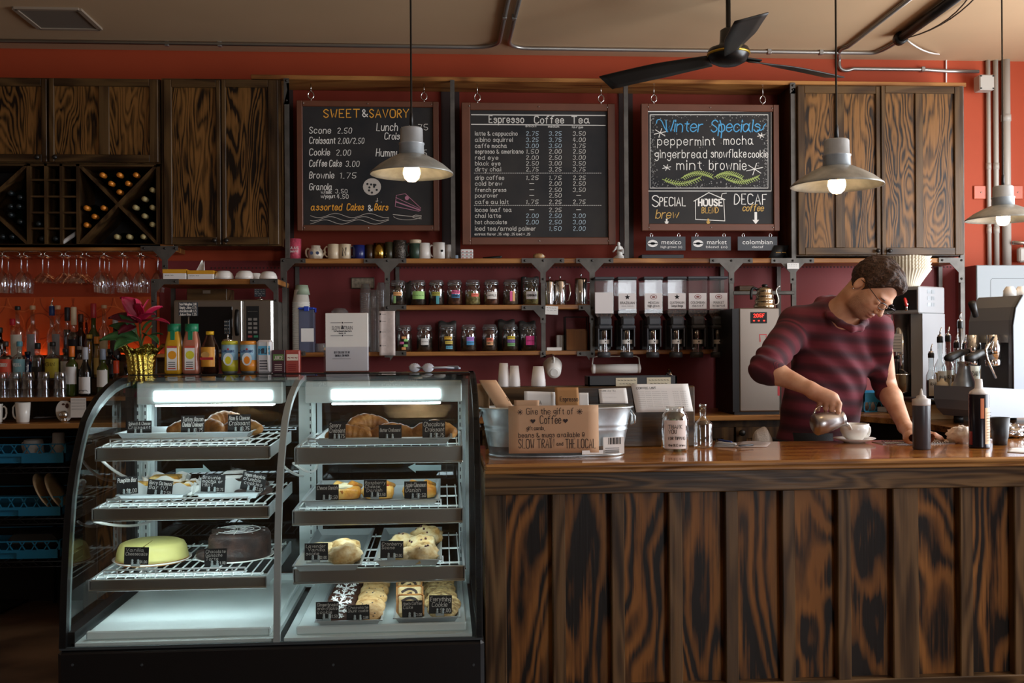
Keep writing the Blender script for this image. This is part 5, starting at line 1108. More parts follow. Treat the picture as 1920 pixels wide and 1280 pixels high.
flat_sheet('white paper lying beside the tall white mug', [PZ(62, 784, BZ), PZ(128, 781, BZ), PZ(122, 773, BZ), PZ(80, 774, BZ)], BZ)
q = P(120, 784, 5.5); t = thing('tip_disc', 'white oval display disc holding a chrome ball on the back counter', 'ornament', (q.x, 5.5, BZ)); s = SZ(120, 1, 5.5)
b = MB(); b.prism([(15.5 * s * math.cos(a), 21 * s + 21 * s * math.sin(a)) for a in [2 * PI * i / 28 for i in range(28)]], 0, .012); b.m(1); f = front(0, -.0002, 0); disc(b, f, -1 * s, 34 * s, 3 * s, 12, 2 * s); disc(b, f, 6 * s, 31 * s, 3.5 * s, 12, 5 * s); b.build('disc', [WPLAS, mat('brown_print', '4a2e28', .6)], t)
b = MB(); b.ball((1 * s, -.012, 14 * s), 8.5 * s, 18, 12); b.lathe([(5 * s, 0), (6 * s, 4 * s), (4 * s, 8 * s)], 14, c=(1 * s, -.012, 0)); b.build('ball', CHROME, t)
x0, x1, zz0, zz1 = R(131, 746, 160, 772, 5.48); t = thing('note_card', 'white handwritten note leaning behind the case corner', 'note', (x0, 5.49, zz0 - .03)); MB().box(0, x1 - x0, 0, .001, 0, zz1 - zz0 + .03).build('card', PAPER, t); b = MB(); f = front(0, -.0003, .03)
for i in range(4): write(b, f, '~~~~ ~~~ ~~ ~~', .006, (zz1 - zz0) * (.8 - .22 * i), .008, .001, wid=(x1 - x0) * .85)
b.build('handwriting', INK, t)
# ---------------------------------------------------------------- dish racks on dark wire shelves under the counter
x0 = P(-160, 900, 5.5).x; x1 = P(152, 900, 5.45).x; t = thing('wire_shelving', 'black wire shelving holding blue dish racks below the left back counter', 'shelving', (x0, 5.46, 0)); b = MB()
DK = mat('dark_wire', '1b1b1c', .5, .4); zs = [P(60, y, 5.46).z for y in (874, 970, 1050)]
for z in zs:
    for y in (0, .5): b.tube([(0, y, z - .008), (x1 - x0, y, z - .008)], .004, 5); b.tube([(0, y, z - .035), (x1 - x0, y, z - .035)], .003, 5)
    b.tube([((x1 - x0) * i / 24, 0, z - (.008 if i % 2 else .035)) for i in range(25)], .0025, 5)
    for i in range(12): xx = (x1 - x0) * (i + .5) / 12; b.tube([(xx, 0, z - .004), (xx, .5, z - .004)], .0025, 4)
b.build('shelf', DK, t); b = MB()
for px in (33, 140, -120): xx = P(px, 800, 5.46).x - x0; b.tube([(xx, .5, 0), (xx, .5, 1.03)], .012, 8)
b.build('post', DK, t)
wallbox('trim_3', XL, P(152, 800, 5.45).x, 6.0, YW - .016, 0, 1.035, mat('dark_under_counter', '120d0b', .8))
RBLUE = mat('blue_rack_plastic', '2383ae', .45)
def dish_rack(lab, px0, px1, ytop, ymid, ybot, Y):
    x0 = P(px0, ybot, Y).x; x1 = P(px1, ybot, Y).x; z0, zm, zt = P(60, ybot, Y).z, P(60, ymid, Y).z, P(60, ytop, Y).z; t = thing('dish_rack', lab, 'dish rack', (x0, Y, z0)); W_ = x1 - x0; D_ = .46; hm, hh = zm - z0, zt - z0
    b = MB(); n = 6
    b.box(0, W_ * .38, 0, .008, 0, hm); b.box(W_ * .62, W_, 0, .008, 0, hm); b.box(W_ * .38, W_ * .62, 0, .008, hm * .7, hm); b.box(W_ * .38, W_ * .62, .015, .02, 0, hm)
    b.box(0, .008, 0, D_, 0, hm); b.box(W_ - .008, W_, 0, D_, 0, hm); b.box(0, W_, D_ - .008, D_, 0, hm); b.box(0, W_, .01, D_, .0, .006); b.build('tub', RBLUE, t)
    b = MB(); b.box(0, W_, 0, .008, hh - .006, hh); b.box(0, .006, 0, D_, hh - .006, hh); b.box(W_ - .006, W_, 0, D_, hh - .006, hh); b.box(0, W_, D_ - .006, D_, hh - .006, hh); hx = W_ / 9
    for i in range(9):
        c = hx * (i + .5); m_ = (hm + hh) / 2; rz = (hh - hm) / 2
        b.tube([(c + hx * .5 * a, .004, m_ + rz * e) for a, e in ((-.5, 1), (-1, 0), (-.5, -1), (.5, -1), (1, 0), (.5, 1))], .004, 4)
    for c in (0, W_): b.box(c - .004, c + .004, 0, .01, hm, hh); b.box(c - .004, c + .004, D_ - .01, D_, hm, hh)
    b.build('lattice', RBLUE, t)
dish_rack('bright blue dish rack on the upper under-counter shelf', -95, 122, 832, 850, 868, 5.52); dish_rack('blue dish rack holding plates on the middle under-counter shelf', -100, 116, 931, 951, 967, 5.52); dish_rack('dark blue dish rack lowest under the left counter', -100, 111, 1014, 1031, 1047, 5.52)
mug('white cup upside down in the bright blue rack', 63, 852, 5.62, 34, 824, WHITE, 2.8, taper=1.15); t = thing('milk_pitcher', 'pale plastic pitcher upside down in the bright blue rack', 'pitcher', P(110, 855, 5.62)); s = SZ(110, 1, 5.62); MB().lathe([(15 * s, 0), (14 * s, 20 * s), (11 * s, 30 * s), (11 * s, 44 * s), (9 * s, 46 * s), (0, 46 * s)], 22).build('body', WPLAS, t)
for px, lb in ((82, 'cream plate standing in the middle blue rack, nearer the left'), (104, 'cream plate standing in the middle blue rack, next to the case')):
    q = P(px, 950, 5.6); MB_ = MB(); MB_.M = M_at((0, 0, .075), ry=PI / 2 - .5); MB_.lathe([(0, 0), (.06, 0), (.11, .012), (.112, .016), (.06, .006), (0, .005)], 32); tag(MB_.build('plate', mat('cream_plate', 'c9b08c', .4), None, q), lb, 'plate')
x0 = P(10, 1030, 5.6); b = MB(); b.box(0, .26, 0, .25, 0, .075, .03); tag(b.build('dish_tub', mat('dark_tub', '3c3a38', .6), None, x0), 'dark grey tub in the lowest blue rack', 'tub')

# ---------------------------------------------------------------- row of drinks and poinsettia on top of the case
ZTOP = 1.357; YT = 3.85
def ontop(px, Y=YT): q = P(px, 690, Y); return Vector((q.x, Y, ZTOP))
def th(px, py, Y=YT): return P(px, py, Y).z - ZTOP
PULP = mat('orange_juice', 'cf9a22', .25, coat=.6); LEMO = mat('pink_lemonade', 'b4705a', .25, coat=.6); GCAP = mat('green_cap', '157a55', .4)
def juice(lab, px, m, fruit):
    H = th(px, 607); s = SZ(px, 1, YT); t = thing('juice_bottle', lab, 'bottle', ontop(px)); b = MB(); r = 16 * s
    def ring(w, z): return [(w * math.copysign(min(1, abs(1.25 * math.cos(a))), math.cos(a)), w * .9 * math.copysign(min(1, abs(1.25 * math.sin(a))), math.sin(a)), z) for a in [2 * PI * (i + .5) / 24 for i in range(24)]]
    pr = [(.9, 0), (1, .04), (1, .1), (.94, .55), (.86, .66), (.68, .8), (.62, .86)]; n = len(pr)
    b.add([p for w, z in pr for p in ring(w * r, z * H)], [(j * 24 + i, j * 24 + (i + 1) % 24, j * 24 + 24 + (i + 1) % 24, j * 24 + 24 + i) for j in range(n - 1) for i in range(24)] + [tuple(range(24))[::-1]], True); b.build('body', m, t)
    b = MB(); b.lathe([(r * .66, H * .84), (r * .78, H * .85), (r * .78, H), (r * .7, H), (0, H)], 20); b.box(-r * .25, r * .25, -r * .8, -r * .6, H * .68, H * .86); b.build('cap', GCAP, t)
    b = MB(); f = Face((0, -r * .93, 0), (1, 0, 0), (0, .02, 1), (0, -1, 0)); y0 = -.002; patch(b, f, -r * .62, H * .08, r * .55, H * .56, .002); b.m(1); disc(b, f, r * .0, H * .38, r * .5, 18, h=.0025); b.m(2); patch(b, f, -r * .62, H * .52, r * .55, H * .56, .0026); patch(b, f, -r * .5, H * .1, r * .4, H * .125, .0026); b.m(3); write(b, f, 'Simply', -r * .5, H * .41, H * .055, H * .012, wid=r * .9, slant=.2); write(b, f, fruit, -r * .5, H * .33, H * .05, H * .011, wid=r * .95, slant=.2); [patch(b, f, -r * .45, H * (.15 + .04 * i), r * .35, H * (.162 + .04 * i), .0027) for i in range(3)]
    b.build('label', [PAPER, cm('e79a26' if fruit == 'Orange' else 'd8cf3a'), cm('c8503c'), INK], t)
juice('orange juice bottle with green cap, nearest the gold flower pot', 327, PULP, 'Orange'); juice('pinkish lemonade bottle with green cap, second in the drink row', 360, LEMO, 'Lemon')
t = thing('tea_bottle', 'dark brown tea bottle with yellow cap and orange label', 'bottle', ontop(394)); H = th(394, 621); s = SZ(394, 1, YT)
MB().lathe([(14 * s, 0), (17 * s, .006), (17 * s, H * .55), (16 * s, H * .62), (9 * s, H * .82), (7 * s, H * .9), (7 * s, H * .94)], 26).build('glass', mat('cola_brown_glass', '2a130a', .1, coat=.5), t); MB().lathe([(7.5 * s, H * .92), (7.5 * s, H), (0, H)], 18).build('cap', cm('d8a81e'), t)
b = MB(); b.lathe([(17.3 * s, H * .17), (17.3 * s, H * .63)], 20, ang=1.9, a0=-PI / 2 - 1.15); b.m(1); f = Face((-2 * s, -17.6 * s, 0), (1, 0, 0), (0, 0, 1), (0, -1, 0)); disc(b, f, -3 * s, H * .45, 8 * s, 18, 6 * s); b.m(2); patch(b, f, -13 * s, H * .33, 12 * s, H * .39, .0012); b.build('label', [cm('dd9a34'), cm('b88a4a'), cm('a8242a')], t)
def can(lab, px, c1, c2, fruit):
    t = thing('drink_can', lab, 'can', ontop(px)); H = th(px, 640); s = SZ(px, 1, YT); r = 15.4 * s
    MB().lathe([(r * .8, 0), (r * .86, .003), (r, .012), (r, H - .012), (r * .9, H - .004), (r * .93, H), (r * .88, H - .002), (0, H - .003)], 28).build('shell', GALV, t)
    b = MB(); b.lathe([(r * 1.01, H * .08), (r * 1.01, H * .42)], 28); b.m(1); b.lathe([(r * 1.01, H * .42), (r * 1.01, H * .92)], 28); b.m(0); b.lathe([(r * 1.02, H * .9), (r * .98, H * .985), (r * .9, H + .002), (0, H + .001)], 28); f = Face((0, -r * 1.015, 0), (1, 0, 0), (0, 0, 1), (0, -1, 0)); b.m(3); disc(b, f, 0, H * .45, r * .6, 20, H * .2); b.m(2); disc(b, f, 0, H * .42, r * .36, 18, H * .12, h=.001); b.m(4); write(b, f, 'SANPELLEGRINO', 0, H * .66, H * .07, H * .013, wid=r * 1.5, align='c'); b.m(5); disc(b, f, 0, H * .76, r * .14, 5)
    b.build('print', [cm(c1), cm('8fb6cc'), cm(fruit), cm('dfe6ea'), cm('24407a'), cm('c8343c')], t)
can('lemon sparkling drink can with yellow base and blue top', 431, 'b4ae2c', '', 'e6d62c'); can('orange sparkling drink can with orange base and blue top', 466, 'cf8428', '', 'ee8a22')
def carton(name, lab, px, x0, x1, top, cols, txt, bev=.003):
    s = SZ(px, 1, YT); w_ = (x1 - x0) * s / 2; H = th(px, top); t = thing(name, lab, 'carton', ontop(px)); MB().box(-w_, w_, -.02, .022, 0, H, bev).build('box', cm(cols[0]), t); b = MB(); f = front(0, -.0205, 0); patch(b, f, -w_ * .8, H * .55, w_ * .8, H * .82); b.m(1); write(b, f, txt, 0, H * .6, H * .14, H * .03, wid=w_ * 1.3, align='c'); [patch(b, f, -w_ * .6, H * (.12 + .08 * i), w_ * .5, H * (.15 + .08 * i)) for i in range(4)]; b.build('print', [cm(cols[1]), cm(cols[2])], t); return t, w_, H
t, w_, H = carton('milk_carton', 'silver white chocolate milk carton with blue panel', 497, 483, 511, 637, ('c9c6c8', '5aa2c4', '3a3a44'), 'MILK', .008); MB().tube([(w_ * .5, -.022, H * .1), (w_ * .5, -.022, H * .95)], .002, 6).build('straw', WPLAS, t)
carton('juice_box', 'dark purple juice box beside the red one', 524, 512, 537, 656, ('4a2832', '57793c', 'c8b8b0'), 'JUICE'); carton('juice_box', 'red juice box at the right end of the drink row', 550, 537.5, 564, 656, ('a84a40', 'e0d4c4', '8c2424'), '~~~')
# signs on clips among the drinks
def clip_sign(lab, x0, y0, x1, y1, Y, base, lines, rz=0):
    a = P((x0 + x1) / 2, y1, Y); s = SZ(x0, 1, Y); W_, H_ = (x1 - x0) * s, (y1 - y0) * s; d = a.z - base; t = thing('clip_sign', lab, 'sign', (a.x, Y, base), rz)
    MB().box(-W_ / 2, W_ / 2, 0, .002, d, d + H_).build('card', mat('slate_card', '333b44', .55), t); b = MB(); f = front(0, 0, d)
    for i, l in enumerate(lines): write(b, f, l, -W_ * .45, H_ * (.78 - .25 * i), H_ * .17, H_ * .03, wid=W_ * .88)
    b.build('handwriting', CHALKW, t); b = MB(); b.tube([(0, .004, .004), (0, .004, d + .004)], .0025, 6); b.lathe([(.02, 0), (.018, .006), (.004, .01)], 14, c=(0, .004, 0)); b.ball((-.006, .004, d + .006), .005, 8, 6); b.ball((.006, .004, d + .006), .005, 8, 6); b.build('stand', CHROME, t)
clip_sign('dark price sign on a clip stand above the juice bottles', 335, 566, 371, 592, YT + .05, ZTOP, ['San Pellegrino 2.00', 'Simply Juice 2.75', 'chocolate milk 1.75', 'Juice Box 1.25']); clip_sign('small dark sign turned sideways above the lemon can', 419, 599, 432, 626, YT, ZTOP + th(431, 640) + .001, ['~~~ ~', '~~~ ~', '~~ ~'], -.5)
# poinsettia
q = ontop(265); t = thing('potted_poinsettia', 'red poinsettia in a crinkled gold foil pot on the case corner', 'potted plant', q); s = SZ(265, 1, YT); GOLD = mat('gold_foil', 'cdb658', .22, 1.0, bump=.5, bs=90)
b = MB(); b.grid(lambda u, v: tuple(((23 + 4 * v + (v > .7) * (v - .7) * 45) * s * (1 + (.05 + .07 * v) * math.sin(u * 2 * PI * 17 + v * 2)) * c for c in (math.cos(2 * PI * u), math.sin(2 * PI * u)))) + ((v * 54 + (v > .8) * 5 * math.sin(u * 2 * PI * 5)) * s,), 90, 14, True, True); b.lathe([(0, .002), (22 * s, .002)], 20); b.build('foil_pot', GOLD, t)
MB().lathe([(0, 40 * s), (24 * s, 40 * s)], 20).build('soil', mat('potting_soil', '2a1c14', .9), t); LEAF = mat('poinsettia_leaf', '2f5a2e', .45, var=.25, vs=30); BRAC = mat('red_bract', 'a8123c', .5, var=.2, vs=20); BRAD = mat('dark_red_bract', '5c0f22', .5)
def leaf(b, base, tip, w, droop=.1, roll=0.0):
    base, tip = Vector(base), Vector(tip); d = tip - base; L = d.length; sd = d.cross(Vector((0, -.5, 1))).normalized()
    n_ = sd.cross(d).normalized(); sd = (sd * math.cos(roll) + n_ * math.sin(roll))
    def fn(u, v): k = math.sin(PI * min(1, .04 + u * .96)) ** .75 * (1 - .25 * u); return base + d * u + sd * ((v - .5) * 2 * w * k) + n_ * (droop * L * math.sin(PI * u) + .25 * w * abs(v - .5) * 2) 
    b.sheet(fn, 8, 4, .0007)
c = lambda px, py, dy=0: (P(px, py, YT + dy) - q)
lv = [((262, 640), (186, 640), 13, 0), ((258, 632), (205, 612), 12, .1), ((250, 640), (214, 658), 12, -.06), ((272, 630), (298, 648), 14, -.05), ((268, 620), (300, 596), 9, .05), ((255, 625), (222, 590), 8, .06), ((280, 630), (306, 628), 9, .08)]
for i, (a_, e, w_, dy) in enumerate(lv): b = MB(); leaf(b, c(*a_), c(*e, -.06 + dy), w_ * s, .12, .5); b.build('leaf', LEAF, t)
br = [((262, 602), (224, 558), 19, -.03, BRAC), ((262, 602), (250, 560), 15, -.05, BRAC), ((264, 602), (280, 562), 17, .02, BRAC), ((264, 604), (318, 608), 16, -.04, BRAC), ((268, 600), (306, 576), 15, .03, BRAC), ((258, 606), (203, 598), 15, 0, BRAD), ((256, 612), (222, 628), 13, -.04, BRAD), ((264, 606), (292, 590), 14, -.09, BRAC), ((262, 608), (238, 592), 14, -.09, BRAC), ((262, 600), (264, 572), 14, -.08, BRAC)]
for a_, e, w_, dy, m_ in br: b = MB(); leaf(b, c(*a_), c(*e, dy), w_ * s, .1, .9 if e[1] < 580 else .3); b.build('bract', m_, t)
b = MB()
for px, py in ((262, 604), (240, 600), (285, 610), (250, 620)): b.tube(arc(c(265, 660), c(264, 630), c(px, py)), .0035, 6)
b.build('stem', mat('plant_stem', '5a6a34', .6), t)
# menu holder and tongs
Ym = 3.86; x0, x1, zz0, zz1 = R(608, 650, 693, 699, Ym); t = thing('menu_holder', 'clear acrylic stand of printed menus on the case top', 'menu holder', ((x0 + x1) / 2, Ym, ZTOP)); W_ = (x1 - x0) / 2; hh = zz1 - ZTOP
ACR = glass('acrylic', 'fafbfe', 1.0); b = MB(); b.box(-W_, W_, -.022, -.019, 0, hh); b.box(-W_, W_, .02, .023, 0, hh * 1.9); b.box(-W_, -W_ + .003, -.02, .02, 0, hh); b.box(W_ - .003, W_, -.02, .02, 0, hh); b.box(-W_, W_, -.02, .045, 0, .004); b.build('stand', ACR, t)
ph = P(650, 587, Ym).z - ZTOP; xa = P(611, 600, Ym).x - t.location.x; xb = P(690, 600, Ym).x - t.location.x; MB().box(xa, xb, -.017, .016, .006, ph, .001).build('menu_stack', PAPER, t); b = MB(); f = front(0, -.0172, 0); M_ = lambda px: P(px, 620, Ym).x - t.location.x; Zm = lambda py: P(650, py, Ym).z - ZTOP
for yy in (605, 629): line(b, f, [(M_(621), Zm(yy)), (M_(640), Zm(yy))], .0016); line(b, f, [(M_(646), Zm(yy)), (M_(662), Zm(yy))], .0016); disc(b, f, M_(643), Zm(yy), .003)
fontmesh(b, f, 'SLOW', M_(631), Zm(618), .015, wid=M_(640) - M_(624)); fontmesh(b, f, 'TRAIN', M_(654), Zm(618), .015, wid=M_(662) - M_(646)); poly(b, f, [(M_(640), Zm(617)), (M_(646), Zm(617)), (M_(645), Zm(612)), (M_(642), Zm(609))])
write(b, f, 'Coffee House & Beer Cafe', M_(627), Zm(622), .006, .0011, wid=M_(660) - M_(627)); write(b, f, 'Oberlin, OH', M_(636), Zm(626), .005, .0009, wid=M_(649) - M_(636)); write(b, f, '55 E COLLEGE ST. #3', M_(627), Zm(662), .007, .0014, wid=M_(656) - M_(627)); write(b, f, 'OBERLIN, OH 44074', M_(629), Zm(668), .007, .0014, wid=M_(655) - M_(629)); line(b, f, [(M_(624), Zm(672)), (M_(658), Zm(672))], .001)
b.build('print', mat('grey_ink', '3c3c44', .8), t)
t = thing('serving_tongs', 'pale plastic serving tongs lying on the case top', 'tongs', ontop(815, 3.8)); s = SZ(815, 1, 3.8); TONG = mat('frosted_plastic', 'b4bac6', .35)
for y0, ctr in ((-.025, -12), (.02, -38)):
    b = MB(); b.tube([(48 * s, 0, 7 * s), (20 * s, y0 * .6, 9 * s), (ctr * s, y0, 8 * s)], [3 * s, 3.4 * s, 3.4 * s], 8, sq=(1, .6)); M_ = M_at((ctr * s, y0, 9 * s), rx=.9); b.lathe([(0, 3 * s), (7 * s, 2 * s), (10 * s, 0), (10.5 * s, -1.5 * s), (6 * s, .5 * s), (0, 1.5 * s)], 18, M=M_)
    for k_ in range(9): a_ = 2 * PI * k_ / 18; b.ball(M_ @ Vector((10.3 * s * math.cos(a_), 10.3 * s * math.sin(a_), -1.4 * s)), 1.3 * s, 6, 4)
    b.build('arm', TONG, t)
MB().box(22 * s, 46 * s, -.012, .012, 5 * s, 12 * s, .004).build('grip', mat('grey_grip', '5a5e68', .5), t)
# ---------------------------------------------------------------- microwave rack
MW = thing('microwave', 'stainless steel microwave with black window standing on the steel rack', 'microwave', (0, 0, 0)); Ymw = 5.47
x0, x1, zz0, zz1 = R(326, 562, 512, 662, Ymw); MW.location = (x0, Ymw, zz0); W_, H_ = x1 - x0, zz1 - zz0; X = lambda px: P(px, 610, Ymw).x - x0; Z = lambda py: P(410, py, Ymw).z - zz0
xa, xb = R(284, 523, 521, 533, 5.5)[:2]; rk = bpy.data.objects['microwave_rack']; MB().box(xa, xb, 5.46, 5.9, zz0 - .02, zz0 - .001, .003).build('shelf_board', W_SHELF, rk)
MB().box(0, W_, .0, .4, 0, H_, .006).build('body', BRUSH, MW); d = MB().box(X(328), X(455), -.02, -.001, .004, H_ - .004, .004).build('door', BRUSH, MW)
MB().box(X(341), X(437), -.0215, -.02, .02, Z(575), .002).build('window', mat('microwave_window', '0c0d0f', .12, spec=.6), d)
b = MB(); b.tube(arc((X(446), -.02, Z(582)), (X(446), -.06, Z(605)), (X(446), -.02, Z(628)), 8), .011, 8); b.build('handle', BLACK, d)
MB().box(X(459), X(510), -.018, -.001, .004, H_ - .004, .003).build('control_panel', BRUSH, MW); b = MB(); f = front(0, -.018, 0); patch(b, f, X(463), .03, X(487), Z(574)); b.m(1)
for i in range(4):
    for j in range(2): patch(b, f, X(466.5 + 10 * j), Z(602 + 8 * i) + .002, X(473.5 + 10 * j), Z(598 + 8 * i) + .004, .001)
b.m(2); patch(b, f, X(466), Z(633), X(474), Z(629), .001); b.m(3); patch(b, f, X(477), Z(633), X(485), Z(629), .001); b.m(1); write(b, f, '~~~~~~', X(466), Z(585), .006, .001, wid=X(484) - X(466)); b.build('keypad', [INK, cm('8e8a84'), cm('a04848'), cm('3c8a68')], MW)
def on(px, Y, z): q = P(px, 500, Y); return Vector((q.x, Y, z))
def boxthing(name, lab, cat, px0, px1, py, Y, z, depth, m, grp=None, bev=.003):
    a, c = P(px0, py, Y), P(px1, py, Y); t = thing(name, lab, cat, ((a.x + c.x) / 2, Y, z), 0, grp); w_ = (c.x - a.x) / 2; h = a.z - z; MB().box(-w_, w_, 0, depth, 0, h, bev).build('box', m, t); return t, w_, h
t, w_, h = boxthing('wooden_box', 'brown wooden box lying on top of the microwave', 'box', 350, 425, 541, 5.6, zz1, .2, W_CABH); b = MB(); b.box(-.02, .02, -.004, 0, h * .6, h * .85); b.build('latch', BRUSH, t)
clip_sign('small dark sign standing on the microwave', 477, 541, 498, 556, 5.52, zz1 + .001, ['~~~~', '~~ ~~', '~~~'])
for px0, px1, py, lb in ((305, 349, 505, 'white and yellow tissue box, closed, above the microwave'), (351, 400, 507, 'white and yellow tissue box with a tissue pulled out')):
    t, w_, h = boxthing('tissue_box', lb, 'box', px0, px1, py, 5.55, ZM, .11, PAPER); b = MB(); b.box(-w_ - .0005, w_ + .0005, -.0008, .1105, h * .62, h + .0008); b.build('yellow_band', cm('d89c28'), t); b = MB(); write(b, front(0, -.0008, 0), '~~~ ~~', -w_ * .8, h * .35, h * .16, h * .03, wid=w_ * .7); b.build('lettering', INK, t)
    if 'pulled' in lb: b = MB(); b.sheet(lambda u, v: (-.01 + .05 * (u - .5) * (1 - v * .6) + .012 * v, .05 + .012 * math.sin(5 * u), h + v * (.05 + .012 * math.sin(7 * u))), 8, 5); b.build('tissue', PAPER, t)
for px, w_, dy, lb in ((420, 18.5, 0, 'white bowl upside down beside the tissue boxes'), (459, 18.5, 0, 'white bowl upside down, middle of the bowls above the microwave'), (478, 17, .12, 'white bowl upside down behind the middle one'), (503, 17, 0, 'white bowl upside down at the right end of the microwave rack')):
    t = thing('bowl', lb, 'bowl', on(px, 5.6 + dy, ZM)); r = SZ(px, w_, 5.6); MB().lathe([(r * .97, .002), (r, 0), (r * .97, r * .35), (r * .85, r * .68), (r * .6, r * .92), (r * .5, r * .95), (0, r * .95)], 30, cap0=False).build('bowl', WHITE, t)

# ---------------------------------------------------------------- cups and lids on the lowest board
Yl = 5.86
def stack(name, lab, px, y0, y1, rpx, m, n, taper=.8, cat='cups', up=False, grp=None, Y=Yl, z=None, inv=True):
    z = Z3 if z is None else z; r = SZ(px, rpx, Y); h = P(px, y1, Y).z - P(px, y0, Y).z; t = thing(name, lab, cat, on(px, Y, z), 0, grp); pr = []; k = h / n
    for i in range(n): pr += [(r * .97, i * k), (r, i * k + k * .15), (r, i * k + k * .5), (r * .97, i * k + k * .55)]
    if not inv: pr = [(r * taper, -0.0), (r * .97, h * .12)] + [(a, max(q, h * .13)) for a, q in pr if q > h * .12]
    else: pr += [(r * taper, h + r * 1.3)]
    MB().lathe(pr + ([(0, h + r * 1.3)] if inv else []), 24).build('stack', m, t); return t
PAP = mat('paper_cup', 'd8d4ca', .6); PCL = glass('clear_cup_stack', 'dcdcda', 2.2, .05, .12)
stack('paper_bowl_stack', 'tall stack of pale paper bowls on the lowest board', 564, 658, 562, 16.5, PAP, 26, .75); t = thing('paper_bowl', 'greenish printed paper bowl upside down on the tall bowl stack', 'bowl', on(566, Yl, Z3 + P(564, 546, Yl).z - P(564, 658, Yl).z - .012)); MB().lathe([(SZ(566, 15, Yl), 0), (SZ(566, 11, Yl), .055), (0, .055)], 24).build('bowl', mat('sage_print', '9aa890', .6), t)
t, w_, h = boxthing('storage_canister', 'tall clear canister with blue locking lid and white label', 'canister', 560, 588, 580, 5.8, Z3, .085, glass('canister_plastic', '8f94ac', 1, .05, .3)); b = MB(); b.box(-w_ * 1.08, w_ * 1.08, -.004, .089, h, h + .012, .004); b.box(-w_ * .3, w_ * .4, -.01, -.004, h - .01, h + .018, .003); b.box(w_ * 1.08, w_ * 1.2, .02, .06, h - .015, h + .01); b.build('lid', cm('2846b4'), t); b = MB(); b.box(-w_ * .7, w_ * 1.0, -.0012, 0, h * .25, h * .56); b.build('label', PAPER, t)
stack('deli_cup_stack', 'short stack of translucent deli cups behind the blue-lidded canister', 601, 658, 640, 11, PCL, 6, .9, inv=False)
for px, y1, r_, lb in ((685, 545, 11, 'clear plastic cup stack, tallest of the left pair'), (699, 552, 8, 'slim clear plastic cup stack in the middle'), (714, 540, 9, 'clear plastic cup stack nearest the steel post'), (671, 610, 8, 'short clear plastic cup stack behind the menu stand')): stack('plastic_cup_stack', lb, px, 658, y1, r_, PCL, 30 if y1 < 600 else 8, .72, dy if 0 else 'cups')
t = thing('lid_stack', 'stack of clear domed lids behind the menu stand', 'lids', on(636, Yl, Z3)); r = SZ(636, 18, Yl); b = MB(); zt = P(636, 590, Yl).z - Z3; [b.lathe([(r, zt * (i / 14)), (r * .97, zt * (i / 14) + .012)], 24, cap0=False, cap1=False) for i in range(14)]; b.lathe([(r, zt), (r * .9, zt + .02), (r * .6, zt + .036), (0, zt + .04)], 24, cap0=False); b.build('dome', PCL, t)
x0, x1, a0, a1 = R(711, 583, 741, 666, 5.75); t = thing('order_slip', 'long creased white order slip hanging from the lowest boards', 'paper', (x0, 5.75, a0)); MB().sheet(lambda u, v: ((x1 - x0) * u, .004 * math.sin(v * 7) + .004 * math.sin(u * 5), (a1 - a0) * v), 6, 10).build('slip', mat('creased_paper', 'd8cac4', .7, var=.1, vs=40), t); b = MB()
for i, v in enumerate((.93, .77, .53, .22)): f = front(0, -.011, 0); disc(b, f, .008, (a1 - a0) * v, .005); write(b, f, '~~~~', .018, (a1 - a0) * v - .005, .009, .0014)
b.build('print', INK, t)
x0, x1, a0, a1 = R(658, 520, 702, 541, 6.03); t = thing('picture_sign', 'small framed botanical print hung behind the cup stacks', 'picture', (x0, 6.037, a0)); MB().box(0, x1 - x0, -.01, 0, 0, a1 - a0, .002).build('frame', cm('4a3c30'), t); MB().box(.006, x1 - x0 - .006, -.011, -.01, .006, a1 - a0 - .006).build('print', mat('botanical_print', '8a7c68', .6, var=.4, vs=60), t)

